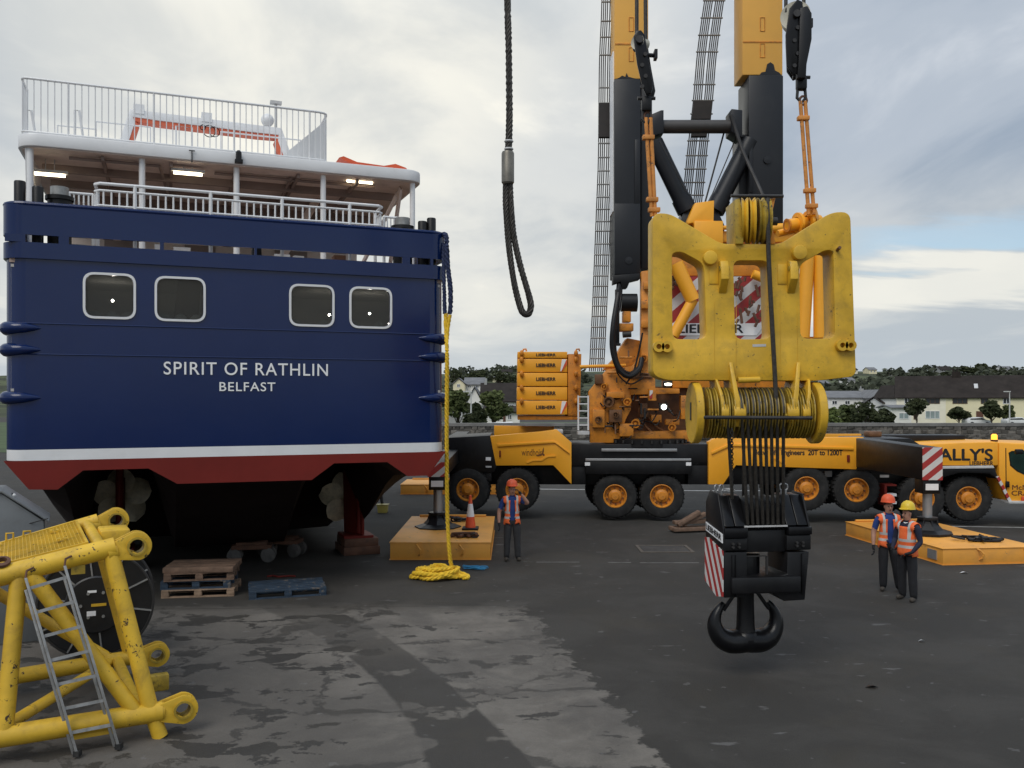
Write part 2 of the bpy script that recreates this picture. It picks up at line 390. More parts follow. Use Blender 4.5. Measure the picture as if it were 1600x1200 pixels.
# ================================================================== THE SETTING
# ------------------------------------------------------------------ ground
def ground_material():
    m, nt, b = mk('asphalt'); co = objco(nt)
    s = nt.nodes.new('ShaderNodeSeparateXYZ'); nt.links.new(co, s.inputs[0]); X, Y = s.outputs[0], s.outputs[1]
    M = lambda *a, **k: nmath(nt, *a, **k)
    lo = nnoise(nt, co, .55, 7, .66, .5); mid = nnoise(nt, co, 1.7, 7, .68, .35); hi = nnoise(nt, co, 42, 3, .7); veryhi = nnoise(nt, co, 170, 2, .6)
    wob = M('MULTIPLY', M('SUBTRACT', mid, .5), 1.3)
    wobL = M('MULTIPLY', M('SUBTRACT', lo, .5), 2.4)
    # worn pale concrete apron: left of a slanting edge, nearer than about 16.5 m
    frn = nnoise(nt, co, 2.6, 8, .7, .3); fr2 = M('MULTIPLY', M('SUBTRACT', frn, .5), .9)
    edge = M('SUBTRACT', M('ADD', 3.42, M('MULTIPLY', Y, -.195)), X)                             # >0 : left of the edge
    edge = M('ADD', M('ADD', edge, M('MULTIPLY', wob, .8)), fr2)
    a1 = nstep(nt, edge, -.04, .06)
    a2 = nstep(nt, M('ADD', M('SUBTRACT', 16.3, Y), M('MULTIPLY', wobL, .5)), -.5, .7)
    apron = M('MULTIPLY', a1, a2)
    # dark curved wheel track across the apron
    yy = M('SUBTRACT', Y, 9.14)
    tl_ = M('ADD', M('ADD', -.86, M('MULTIPLY', yy, -.22)), M('MULTIPLY', M('MULTIPLY', yy, yy), -.0446))
    tr_ = M('ADD', M('ADD', .264, M('MULTIPLY', yy, -.36)), M('MULTIPLY', M('MULTIPLY', yy, yy), -.018))
    jit = M('MULTIPLY', fr2, .16)
    inl = nstep(nt, M('ADD', M('SUBTRACT', X, tl_), jit), -.03, .05); inr = nstep(nt, M('ADD', M('SUBTRACT', tr_, X), jit), -.03, .05)
    track = M('MULTIPLY', M('MULTIPLY', inl, inr), M('SUBTRACT', 1.0, M('MULTIPLY', nstep(nt, Y, 11.5, 15.5), .55)))
    isl = nstep(nt, nnoise(nt, co, 1.25, 3, .5), .60, .64); track = M('MULTIPLY', track, M('SUBTRACT', 1.0, M('MULTIPLY', isl, .75)))
    # ragged damp stains and fine cracks
    mpd = nt.nodes.new('ShaderNodeMapping'); mpd.inputs['Scale'].default_value = (1.0, 1.5, 1); mpd.inputs['Location'].default_value = (3.1, 0.4, 0); nt.links.new(co, mpd.inputs[0])
    stn = nnoise(nt, mpd.outputs[0], 1.05, 7, .62, .25)
    leftness = nstep(nt, M('SUBTRACT', -1.0, X), -2.2, 2.0)
    damp = nstep(nt, M('ADD', M('ADD', stn, M('MULTIPLY', leftness, .045)), M('MULTIPLY', fr2, .035)), .600, .608)
    vor = nt.nodes.new('ShaderNodeTexVoronoi'); vor.feature = 'DISTANCE_TO_EDGE'; vor.inputs['Scale'].default_value = .42
    wv = nt.nodes.new('ShaderNodeVectorMath'); wv.operation = 'ADD'
    cw = nt.nodes.new('ShaderNodeCombineXYZ'); nt.links.new(M('MULTIPLY', wob, 1.1), cw.inputs[0]); nt.links.new(M('MULTIPLY', wobL, .5), cw.inputs[1])
    nt.links.new(co, wv.inputs[0]); nt.links.new(cw.outputs[0], wv.inputs[1]); nt.links.new(wv.outputs[0], vor.inputs['Vector'])
    crack = M('SUBTRACT', 1.0, nstep(nt, M('ADD', vor.outputs[0], M('MULTIPLY', M('SUBTRACT', stn, .5), .12)), .002, .018))
    joint = M('SUBTRACT', 1.0, nstep(nt, M('ABSOLUTE', M('ADD', M('SUBTRACT', Y, 16.4), M('ADD', M('MULTIPLY', X, -.05), M('MULTIPLY', fr2, .1)))), .01, .05))
    crack = M('MAXIMUM', crack, M('MULTIPLY', joint, nstep(nt, M('SUBTRACT', .8, X), 0, .3)))
    wetm = M('MAXIMUM', M('MAXIMUM', track, damp), M('MULTIPLY', crack, .8))
    pale = M('MULTIPLY', apron, M('SUBTRACT', 1.0, M('MULTIPLY', wetm, .92)))
    # second, faint paleness of worn asphalt further back
    worn = M('MULTIPLY', nstep(nt, lo, .42, .62), .75)
    brn = nstep(nt, nnoise(nt, co, .38, 5, .6, .6), .50, .66)
    dark = nmix(nt, worn, (.0365, .0335, .0295), (.053, .049, .0435))
    dark = nmix(nt, M('MULTIPLY', brn, .55), dark, (.047, .041, .032))
    palec = nmix(nt, nstep(nt, mid, .35, .65), (.126, .113, .098), (.165, .149, .129))
    palec = nmix(nt, M('MULTIPLY', nstep(nt, lo, .42, .60), .5), palec, (.068, .063, .058))
    palec = nmix(nt, M('MULTIPLY', nstep(nt, M('SUBTRACT', tl_, X), -.2, 1.2), .6), palec, (.090, .081, .071))
    c = nmix(nt, pale, dark, palec)
    # scattered pale scuffs on the dark asphalt
    mp = nt.nodes.new('ShaderNodeMapping'); mp.inputs['Scale'].default_value = (.8, 2.4, 1); nt.links.new(co, mp.inputs[0])
    sc = nstep(nt, nnoise(nt, mp.outputs[0], 1.35, 4, .55), .665, .70)
    c = nmix(nt, M('MULTIPLY', M('MULTIPLY', sc, .55), M('SUBTRACT', 1, apron)), c, (.15, .145, .14))
    sc2 = nstep(nt, nnoise(nt, co, 4.5, 3, .5), .69, .71)
    c = nmix(nt, M('MULTIPLY', sc2, .35), c, (.17, .165, .16))
    g = M('ADD', M('MULTIPLY', M('ADD', hi, veryhi), .42), .58)
    mul = nt.nodes.new('ShaderNodeVectorMath'); mul.operation = 'SCALE'; nt.links.new(c, mul.inputs[0]); nt.links.new(g, mul.inputs[3])
    nt.links.new(mul.outputs[0], b.inputs['Base Color'])
    nt.links.new(M('SUBTRACT', .86, M('MULTIPLY', M('MULTIPLY', wetm, apron), .22)), b.inputs['Roughness'])
    b.inputs['Specular IOR Level'].default_value = .3
    bp = nt.nodes.new('ShaderNodeBump'); bp.inputs['Strength'].default_value = .5; bp.inputs['Distance'].default_value = .012
    nt.links.new(M('ADD', M('ADD', hi, M('MULTIPLY', veryhi, .6)), M('MULTIPLY', pale, .6)), bp.inputs['Height']); nt.links.new(bp.outputs[0], b.inputs['Normal'])
    return m
g = MB(); g.add([(-2500, -400, 0), (2500, -400, 0), (2500, 2600, 0), (-2500, 2600, 0)], [(0, 1, 2, 3)])
go = g.build('ground', ground_material()); tag(go, 'dark asphalt quay with a worn pale apron in front', None, kind='structure')
LINEW = paint('road_line_paint', (.46, .45, .43), .7, .35, 3, dirt=.5, dirtcol=(.12, .12, .12))
def groundline(name, pts, w, label, mat=None):
    b = MB()
    for (a, c) in zip(pts[:-1], pts[1:]):
        a, c = Vector(a), Vector(c); d = (c - a).normalized(); s = Vector((-d.y, d.x, 0)) * w / 2; z = Vector((0, 0, .004))
        b.add([a - s + z, c - s + z, c + s + z, a + s + z], [(0, 1, 2, 3)])
    o = b.build(name, mat or LINEW); tag(o, label, None, kind='structure')
groundline('road_line', [G(815, 764), G(1110, 767), G(1700, 764)], .22, 'white painted line on the asphalt behind the crane wheels')
groundline('bay_line', [G(1485, 822.5), G(1640, 825)], .12, 'thin white line on the asphalt beside the right outrigger mat')
WORNL = paint('worn_line_paint', (.125, .12, .112), .8, .4, 4, dirt=.9, dirtcol=(.05, .047, .043))
for (ua, ub, v, lb) in ((838, 905, 878.5, 'faded scrap of a painted line left of the drain cover'), (950, 986, 879, 'shortest faded scrap of a painted line, before the middle of the asphalt'), (1000, 1092, 879.5, 'faded scrap of a painted line running behind the black hook block')):
    groundline('worn_line', [G(ua, v), G(ub, v)], .09, lb, WORNL)
# drain cover
t = thing('drain_cover', 'rusty rectangular drain cover flush in the asphalt', 'drain cover', G(1038, 858))
b = MB(); c = G(1038, 858); b.box(c + Vector((0, 0, .008)), (1.15, .9, .014)); b.build('cover_plate', paint('drain_iron', (.045, .042, .039), .8, .3, 3, dirt=.4), t)
b = MB()
for dx, dy, sx, sy in ((0, -.5, 1.35, .08), (0, .5, 1.35, .08), (-.63, 0, .08, .92), (.63, 0, .08, .92)): b.box(c + Vector((dx, dy, .010)), (sx, sy, .018))
b.build('rim', paint('drain_rim', (.10, .085, .07), .8, .2, 3), t)

# ------------------------------------------------------------------ hill and far town
HILLM = None
def hill_material():
    m, nt, b = mk('hill_fields'); co = objco(nt)
    n1 = nnoise(nt, co, .02, 6, .6); n2 = nnoise(nt, co, .13, 5, .65)
    c = nmix(nt, nstep(nt, n1, .42, .58), (.060, .068, .042), (.10, .115, .062))
    c = nmix(nt, nstep(nt, n2, .48, .6), c, (.040, .045, .034))
    nt.links.new(c, b.inputs['Base Color']); b.inputs['Roughness'].default_value = .95; b.inputs['Specular IOR Level'].default_value = .1
    return m
def hz(x, y):
    """terrain height"""
    t = max(0, min(1, (y - 165) / 420.0)); s = t * t * (3 - 2 * t)
    top = 19.5 + 3.0 * noise.noise(Vector((x * .006, y * .004, 1.3))) + 2.5 * math.sin(x * .006 + .8)
    return s * top + .8 * noise.noise(Vector((x * .02, y * .02, 4))) * t - .3 * (1 - t)
NX, NY = 90, 44
b = MB(); vs = []; fs = []
for j in range(NY):
    y = 140 + (j / (NY - 1)) ** 1.3 * 1000
    for i in range(NX):
        x = -700 + 1500 * i / (NX - 1); vs.append((x, y, hz(x, y)))
for j in range(NY - 1):
    for i in range(NX - 1): fs.append((j * NX + i, j * NX + i + 1, (j + 1) * NX + i + 1, (j + 1) * NX + i))
b.add(vs, fs); o = b.build('hill', hill_material(), fix=False); tag(o, 'low green hill with scattered houses behind the quay', None, kind='structure')
b = MB(); b.add([(-90, 64, .02), (120, 64, .02), (120, 150, .02), (-90, 150, .02)], [(0, 1, 2, 3)])
o = b.build('lawn', paint('lawn_green', (.055, .085, .028), .95, .3, .3)); tag(o, 'green verge beyond the stone wall', None, kind='structure')

# foliage
def leafmat(name, a, c):
    m, nt, b = mk(name); co = objco(nt)
    g = nt.nodes.new('ShaderNodeNewGeometry')
    f = nmath(nt, 'ADD', nmath(nt, 'MULTIPLY', g.outputs['Random Per Island'], .6), nmath(nt, 'MULTIPLY', nstep(nt, nnoise(nt, co, .5, 3), .35, .65), .4))
    nt.links.new(nmix(nt, f, a, c), b.inputs['Base Color']); b.inputs['Roughness'].default_value = .8; b.inputs['Specular IOR Level'].default_value = .15
    return m
LEAF = [leafmat('leaf_dark', (.030, .038, .018), (.066, .076, .036)), leafmat('leaf_mid', (.050, .066, .025), (.115, .135, .052)), leafmat('leaf_pale', (.075, .10, .03), (.15, .18, .06))]
BARK = paint('bark', (.07, .055, .04), .9, .3, 4)
def leaves(mb, rnd, c, rad, n, size, hollow=.55):
    for _ in range(n):
        d = Vector((rnd.gauss(0, 1), rnd.gauss(0, 1), rnd.gauss(0, 1))).normalized()
        r = rnd.uniform(hollow, 1.0) ** .6
        p = Vector(c) + Vector((d.x * rad[0], d.y * rad[1], d.z * rad[2])) * r
        q = Vector((rnd.gauss(0, 1), rnd.gauss(0, 1), rnd.gauss(0, .7))).normalized(); x, y = frame(q)
        s = size * rnd.uniform(.5, 1.2)
        mb.add([p - x * s, p - y * s * .6, p + x * s, p + y * s * .6], [(0, 1, 2, 3)])
def tree(name, label, base, h, w, kind, seed, n=900, size=.3, conifer=False, group=None, trunk_h=.3, clumps=9):
    rnd = random.Random(seed); base = Vector(base)
    t = thing(name, label, 'tree' if 'tree' in name else 'bush', base, 0, group)
    tr = MB(); cr = MB()
    th = h * trunk_h
    top = base + Vector((rnd.uniform(-.1, .1) * w, 0, h * .75))
    tr.tube([base - Vector((0, 0, .2)), base + Vector((.03 * w, 0, th)), top], [h * .03, h * .022, h * .006], 7)
    for k in range(clumps):
        a = rnd.uniform(0, 6.28); f = rnd.random()
        if conifer:
            z = th * .5 + (h * 1.0 - th * .5) * (k + .5) / clumps; rr = w * .5 * (1 - (z / h) ** 1.3) * .55 + .1
            c = base + Vector((math.cos(a) * rr * .6, math.sin(a) * rr * .6, z)); rad = (rr + w * .12, rr + w * .12, h / clumps * .9)
        else:
            z = th + (h - th) * (.22 + .62 * rnd.random()); e = 1 - abs((z - th) / (h - th) - .45) * 1.2
            rr = w * .42 * max(.2, e) * math.sqrt(rnd.random())
            c = base + Vector((math.cos(a) * rr, math.sin(a) * rr, z)); s = rnd.uniform(.10, .27); rad = (w * s * rnd.uniform(.8, 1.3), w * s, (h - th) * s * rnd.uniform(.6, 1.0))
        tr.tube([base + Vector((0, 0, th * rnd.uniform(.7, 1.2))), c], [h * .010, h * .004], 5)
        leaves(cr, rnd, c, rad, n // clumps, size)
    tr.build('trunk', BARK, t); cr.build('crown', LEAF[kind], t, fix=False, smooth=False)
    return t

# ------------------------------------------------------------------ stone wall beyond the crane
STONE = None
def stone_material():
    m, nt, b = mk('rubble_stone'); co = objco(nt); g = nt.nodes.new('ShaderNodeNewGeometry')
    c = nmix(nt, g.outputs['Random Per Island'], (.075, .069, .060), (.25, .23, .20))
    c = nmix(nt, nmath(nt, 'MULTIPLY', nstep(nt, nnoise(nt, co, 3, 5, .6), .45, .7), .5), c, (.08, .075, .06))
    nt.links.new(c, b.inputs['Base Color']); b.inputs['Roughness'].default_value = .9; return m
WD = 62.0; wt = P(0, 661, WD).z
t = thing('stone_wall', 'long rubble stone wall with a concrete coping behind the crane', 'wall', (14, WD, 0))
b = MB(); b.lohi((-14, WD, -.3), (60, WD + .5, wt - .22)); b.build('core', paint('wall_mortar', (.16, .15, .135), .9, .2, 1), t)
b = MB()
for k in range(25):
    x = -14 + k * 2.96; b.lohi((x, WD - .12, wt - .22), (x + 2.95, WD + .6, wt + random.uniform(-.01, .01)))
b.build('coping', paint('wall_coping', (.19, .185, .175), .85, .2, .8, dirt=.5, dirtcol=(.1, .1, .09)), t)
b = MB(); rnd = random.Random(3)
z = .0
while z < wt - .25:
    hh = rnd.uniform(.2, .3); x = -8 + rnd.random() * .3
    while x < 46:
        w = rnd.uniform(.22, .6); j = lambda a: rnd.uniform(-a, a); y0 = WD - rnd.uniform(.05, .14); z1 = min(z + hh, wt - .23)
        q = .04
        b.hexa([(x + j(q) + .03, y0 + .05, z + j(q) + .02), (x + w + j(q) - .03, y0 + .05, z + j(q) + .02), (x + w, WD + .05, z), (x, WD + .05, z),
                (x + j(q) + .04, y0 + j(.03), z1 - j(q) - .04), (x + w + j(q) - .04, y0 + j(.03), z1 - j(q) - .04), (x + w, WD + .05, z1 - .02), (x, WD + .05, z1 - .02)])
        x += w
    z += hh
o = b.build('rubble_stone', stone_material(), t, fix=False, smooth=False); o['kind'] = 'stuff'

# ------------------------------------------------------------------ houses
CREAM = paint('cream_render', (.82, .77, .63), .85, .06, .5, dirt=.15, dirtcol=(.45, .42, .34))
YCREAM = paint('pale_yellow_render', (.78, .71, .48), .85, .06, .5)
WRENDER = paint('white_render', (.80, .78, .73), .85, .06, .5)
GRENDER = paint('grey_render', (.33, .33, .32), .85, .08, .5)
SLATE = paint('roof_slate', (.030, .024, .021), .8, .25, .6, dirt=.3, dirtcol=(.055, .045, .035), spec=.15)
GSLATE = paint('grey_roof', (.16, .16, .165), .75, .2, .6)
WINDK = paint('window_dark_glass', (.035, .04, .045), .12, .3, .5)
DOORB = paint('brown_door', (.12, .05, .03), .5, .1, 1)
def building(name, label, cat, u0, u1, vbase, veave, vridge, D, depth, wall, roof, wins=(), doors=(), chims=(), group=None, hip=0.0, gable='x', base_drop=0.0, wallsplit=None, skylight=(), rot=0.0):
    """gabled house facing the camera; u/v are photo pixels on its front wall plane at distance D"""
    if rot:
        uc = (u0 + u1) / 2; ex_ = lambda u: uc + (u - uc) / math.cos(rot)
        rx_ = lambda r: (ex_(r[0]), r[1], ex_(r[2])) + tuple(r[3:])
        u0, u1 = ex_(u0), ex_(u1); wins, doors, chims, skylight = [rx_(q) for q in wins], [rx_(q) for q in doors], [rx_(q) for q in chims], [rx_(q) for q in skylight]
        wallsplit = ex_(wallsplit) if wallsplit else None
    a, e = P(u0, vbase, D), P(u1, veave, D); rz_ = P(0, vridge, D + depth / 2).z
    x0, x1, z0, z1 = a.x, e.x, a.z, e.z
    t = thing(name, label, cat, ((x0 + x1) / 2, D, z0), 0, group)
    b = MB()
    zb = z0 - base_drop - .3
    if gable == 'x':
        prof = [(D, zb), (D, z1), (D + depth / 2, rz_ - .12), (D + depth, z1), (D + depth, zb)]
        if wallsplit:
            xs = P(wallsplit, 0, D).x
            b.prism([(x0, y, z) for y, z in prof], (xs - x0, 0, 0)); b.build('wall', wall, t)
            b = MB(); b.prism([(xs, y, z) for y, z in prof], (x1 - xs, 0, 0)); b.build('wall', YCREAM, t)
        else: b.prism([(x0, y, z) for y, z in prof], (x1 - x0, 0, 0)); b.build('wall', wall, t)
        r = MB(); o_ = .35
        th = .16
        sl = (rz_ - z1) / (depth / 2)
        for sgn in (1, -1):
            y_e = D - o_ if sgn > 0 else D + depth + o_; ym = D + depth / 2
            ze = z1 - sl * o_ + .05
            r.prism([(x0 - .25, y_e, ze), (x0 - .25, ym, rz_), (x0 - .25, ym, rz_ + th), (x0 - .25, y_e, ze + th)], (x1 - x0 + .5, 0, 0))
        rf = r.build('roof', roof, t)
    else:
        xm = (x0 + x1) / 2
        b.prism([(x0, D, zb), (x0, D, z1), (xm, D, rz_ - .1), (x1, D, z1), (x1, D, zb)], (0, depth, 0)); b.build('wall', wall, t)
        r = MB()
        for xa, in ((x0 - .3,), (x1 + .3,)):
            r.prism([(xa, D - .25, z1 - .1), (xm, D - .25, rz_), (xm, D - .25, rz_ + .15), (xa, D - .25, z1 + .06)], (0, depth + .5, 0))
        rf = r.build('roof', roof, t)
    for (c0, cv0, c1, cv1) in chims:
        m = MB(); q0, q1 = P(c0, cv0, D + depth / 2), P(c1, cv1, D + depth / 2); m.lohi((q0.x, D + depth / 2 - .5, q1.z - .8), (q1.x, D + depth / 2 + .4, q0.z))
        k = max(1, int((q1.x - q0.x) / .5))
        for i in range(k): m.cyl((q0.x + .25 + i * .5, D + depth / 2, q0.z), (q0.x + .25 + i * .5, D + depth / 2, q0.z + .45), .13, 8)
        m.build('chimney', SLATE if wall is CREAM else GRENDER, t)
    for (c0, cv0, c1, cv1) in skylight:
        q0, q1 = P(c0, cv0, D + depth * .3), P(c1, cv1, D + depth * .15)
        m = MB(); sl = (rz_ - z1) / (depth / 2)
        y_a, y_b = D + depth * .17, D + depth * .27
        m.prism([(q0.x, y_a, z1 + sl * (y_a - D) + .26), (q0.x, y_b, z1 + sl * (y_b - D) + .26), (q0.x, y_b, z1 + sl * (y_b - D) + .34), (q0.x, y_a, z1 + sl * (y_a - D) + .34)], (q1.x - q0.x, 0, 0))
        m.build('skylight', LGREY, t)
    for w in wins:
        u_0, v_0, u_1, v_1 = w[:4]; p, q = P(u_0, v_0, D), P(u_1, v_1, D)
        f = MB(); th = .09
        f.lohi((p.x, D - .06, q.z), (p.x + th, D, p.z)); f.lohi((q.x - th, D - .06, q.z), (q.x, D, p.z)); f.lohi((p.x + th, D - .06, p.z - th), (q.x - th, D, p.z)); f.lohi((p.x + th, D - .06, q.z), (q.x - th, D, q.z + th))
        nmul = 1 if q.x - p.x < 2 else 2
        for i in range(1, nmul + 1):
            xm = p.x + (q.x - p.x) * i / (nmul + 1); f.lohi((xm - .04, D - .055, q.z + th), (xm + .04, D, p.z - th))
        fo = f.build('window', w[4] if len(w) > 4 else WHITE, t)
        g_ = MB(); g_.lohi((p.x + th, D - .02, q.z + th), (q.x - th, D - .012, p.z - th)); g_.build('pane', w[5] if len(w) > 5 else WINDK, fo)
    for (u_0, v_0, u_1, v_1) in doors:
        p, q = P(u_0, v_0, D), P(u_1, v_1, D); f = MB(); f.lohi((p.x, D - .05, q.z), (q.x, D, p.z)); f.build('door', DOORB, t)
    if rot: t.rotation_euler.z = rot
    return t
def c6(*a): return (1240 + a[0] / 3.333, 540 + a[1] / 3.333, 1240 + a[2] / 3.333, 540 + a[3] / 3.333)
PALEGL = paint('net_curtain_glass', (.30, .36, .36), .2, .2, .5)
BRN = paint('brown_window_frame', (.10, .05, .03), .6, .1, 1)
building('terraced_houses', 'cream two-storey terraced houses with a long dark roof', 'house', 1424.5, 1680, 659, 620.5, 588, 138, 9, CREAM, SLATE,
         wins=[c6(650, 268, 681, 303), c6(745, 268, 809, 303, ) + (BRN,), c6(865, 268, 930, 303) + (BRN,), c6(987, 268, 1019, 303) + (BRN,), c6(1080, 270, 1112, 304), c6(1170, 270, 1200, 304), c6(1250, 270, 1290, 304),
               c6(745, 341, 809, 383) + (WHITE, PALEGL), c6(885, 342, 931, 377) + (BRN,), c6(1080, 343, 1120, 388), c6(1172, 343, 1202, 388)],
         doors=[c6(692, 343, 710, 388), c6(967, 342, 998, 388), c6(1225, 343, 1245, 388)], chims=[c6(802, 134, 840, 178)], wallsplit=1240 + 835 / 3.333, skylight=[c6(920, 195, 958, 213)], rot=R(-23))
building('side_extension', 'small white flat-fronted extension at the end of the cream terrace', 'house', 1393, 1424, 658, 638, 634, 136, 5, WRENDER, GSLATE, wins=[c6(548, 350, 600, 382) + (WHITE, PALEGL)])
building('gable_house', 'white gabled house just left of the dark-roofed terrace', 'house', 1401, 1425, 640, 622, 603, 150, 9, WRENDER, SLATE, gable='y', wins=[(1410, 626, 1416, 632)], base_drop=3)
building('long_bungalow', 'long pale bungalow with a shallow grey roof beyond the wall', 'house', 1294, 1362, 640, 622, 612, 170, 10, WRENDER, GSLATE, wins=[(1300, 626, 1308, 632), (1320, 626, 1328, 632), (1342, 627, 1350, 633)], chims=[(1343, 607, 1348, 614)], base_drop=3)
building('grey_gable_house', 'grey house with a steep gable right of the long bungalow', 'house', 1366, 1388, 642, 622, 610, 165, 8, GRENDER, GSLATE, gable='y', wins=[(1370, 626, 1376, 633), (1379, 626, 1384, 633)], chims=[(1376, 606, 1379, 612)], base_drop=3)
building('small_white_house', 'small white house with a dark door beside the grey gable', 'house', 1379, 1402, 646, 630, 621, 155, 7, WRENDER, SLATE, wins=[(1383, 633, 1388, 639), (1393, 633, 1398, 639)], base_drop=3)
building('white_warehouse', 'wide white flat-roofed warehouse on the skyline', 'warehouse', 1401, 1478, 594.5, 583.5, 582.5, 520, 25, LGREY, LGREY, base_drop=8)
# left of the crane
building('yellow_gable_house', 'pale yellow house with a grey roof high on the left hillside', 'house', 708, 726, 608, 600, 592, 185, 8, YCREAM, GSLATE, gable='y', wins=[(714, 600, 719, 605)], base_drop=4)
building('white_hill_house', 'white house beside the pale yellow gable on the hillside', 'house', 726, 756, 609, 601, 591, 190, 8, WRENDER, GSLATE, wins=[(731, 602, 736, 606), (743, 602, 748, 606)], base_drop=4)
building('white_steep_house', 'white steep-gabled house between the two round trees', 'house', 731, 752, 652, 627, 606, 118, 8, WRENDER, GSLATE, gable='y', wins=[(738, 630, 744, 638), (738, 642, 744, 650)], base_drop=2)
building('dark_roof_house', 'white house with a large dark slate roof beside the counterweights', 'house', 752, 806, 652, 627, 600, 120, 9, WRENDER, SLATE, wins=[(760, 632, 768, 640), (776, 632, 784, 640), (795, 632, 803, 640)], chims=[(757, 596, 761, 603)], base_drop=2)
building('low_grey_house', 'low grey-walled house behind the dark garden trees', 'house', 700, 731, 657, 641, 632, 112, 7, GRENDER, SLATE, wins=[(704, 644, 710, 651), (716, 644, 722, 651)], base_drop=2)
building('terrace_end', 'white cottage with brown doors below the counterweights', 'house', 757, 812, 660, 645, 636, 105, 7, WRENDER, SLATE, wins=[(764, 647, 768, 656), (776, 647, 782, 656), (793, 647, 800, 656)], doors=[(770, 646, 774, 659), (786, 646, 790, 659)], base_drop=1)
rnd = random.Random(21)
# houses scattered up the hill: each a small thing
hl = []
rows = [(1288, 1312, 596), (1322, 1336, 603), (1345, 1362, 592), (1372, 1388, 597), (1392, 1400, 590), (1300, 1316, 586), (1328, 1340, 584.5), (1358, 1370, 584), (1470, 1490, 587), (1566, 1584, 586),
        (742, 758, 592), (770, 786, 597), (784, 800, 590), (702, 712, 596), (1334, 1350, 612), (1284, 1296, 607)]
hill_labels = ['pale grey hillside house just right of the yellow frame, lower one', 'white hillside house above the grey roof of the long bungalow', 'cream hillside house left of the white warehouse', 'buff hillside house close to the left of the white warehouse',
    'grey house squeezed beside the left end of the white warehouse', 'white house high on the skyline just right of the yellow frame', 'cream house on the skyline, second from the yellow frame', 'buff house on the skyline between the yellow frame and the warehouse',
    'grey house on the skyline at the right end of the white warehouse', 'white house on the skyline above the right end of the terrace roof', 'cream hillside house above the pale yellow gable left of the counterweights', 'buff hillside house directly left of the counterweights',
    'grey hillside house at the upper left corner of the counterweights', 'white hillside house touching the ship corner on the left hill', 'cream house right behind the long bungalow roof', 'buff house beside the right edge of the sheave row on the lower hill']
for i, (a, c, v) in enumerate(rows):
    if i in (0, 2, 3, 14): continue
    # distance at which the terrain reaches that picture row
    um = (a + c) / 2; D = 180
    while D < 560 and P(um, v, D).z > hz(P(um, v, D).x, D) : D += 6
    wm = [GRENDER, WRENDER, CREAM, YCREAM][i % 4]
    wd = P(c, v, D).x - P(a, v, D).x; wd = min(wd, 12.0); hs = min(5.5, wd * .55 + 1); xm = P(um, v, D).x; zb = hz(xm, D)
    def inv_u(x): return 800 + x / D * F
    def inv_v(z): return HY - (z - H) / D * F
    building('hillside_house', hill_labels[i], 'house', inv_u(xm - wd / 2), inv_u(xm + wd / 2), inv_v(zb), inv_v(zb + hs * .62), inv_v(zb + hs), D, 8, wm, [SLATE, GSLATE][i % 2],
             wins=[(inv_u(xm - wd * .3), inv_v(zb + hs * .5), inv_u(xm - wd * .12), inv_v(zb + hs * .25)), (inv_u(xm + wd * .1), inv_v(zb + hs * .5), inv_u(xm + wd * .3), inv_v(zb + hs * .25))], group='houses scattered over the far hill', base_drop=3)

# ------------------------------------------------------------------ trees and bushes
def gp(u, D): x = (u - 800) / F * D; return Vector((x, D, max(0, hz(x, D)) if D > 140 else 0))
tl = [  # label, u, v of the foot, v of the top, width px, D, kind
    ('round leafy tree in front of the cream terrace end wall', 1432, 657, 620, 30, 128, 0, 14),
    ('low spreading tree before the terrace below the skylight', 1498, 658, 634, 30, 128, 0, 15),
    ('dark tree by the street lamp before the yellow terrace', 1549, 659, 626, 30, 126, 0, 16),
    ('small tree at the right edge before the pale yellow wall', 1575, 657, 633, 16, 128, 1, 17),
    ('broad leafy tree left of the white steep gable', 716, 658, 608, 46, 98, 1, 18),
    ('round bright green tree beneath the dark slate roof', 770, 654, 606, 54, 96, 1, 19),
    ('small dense tree close to the ship corner', 745, 658, 630, 30, 92, 0, 20)]
for (lb, u, vf, vt, wp, D, kd, sd) in tl:
    base = gp(u, D); base.z = max(0, P(u, vf, D).z); base.z = 0.0 if D < 140 else base.z; h = P(u, vt, D).z - base.z
    tree('tree', lb, base, h, wp / F * D, kd, sd, 1500, .30, group=None, trunk_h=.22, clumps=16)
for i, (lb, u, vt, wp, D, kd) in enumerate([
    ('bright olive bush behind the wall, right of the yellow frame', 1297, 636, 34, 100, 2), ('wide mid green bush beside the olive bush', 1322, 630, 40, 104, 1),
    ('big dark bush before the long bungalow', 1352, 626, 46, 102, 0), ('dark bush between the bungalow and the white extension', 1384, 637, 30, 108, 0),
    ('low dark shrub at the foot of the steep gabled house', 733, 645, 24, 88, 0)]):
    base = gp(u, D); tree('bush', lb, base, P(u, vt, D).z, wp / F * D, kd, 40 + i, 1300, .25, trunk_h=.08, clumps=14)
for i, (u, vt, wp, cf) in enumerate([(1512, 571, 26, 0), (1534, 568, 24, 0), (1523, 574, 18, 0), (1560, 579, 22, 0), (1588, 581, 26, 0), (1478, 581, 16, 0)]):
    D = 420; base = gp(u, D); h = P(u, vt, D).z - base.z
    tree('skyline_tree', ['tall dark tree standing left of the skyline pair', 'loose topped tree at the right of the skyline pair', 'smaller dark tree between the skyline pair', 'rounded dark tree on the skyline right of the pair', 'spreading tree on the skyline at the far right', 'small tree on the skyline beside the white warehouse'][i], base, h, wp / F * D, 0, 60 + i, 900, .8, trunk_h=.15, clumps=10)
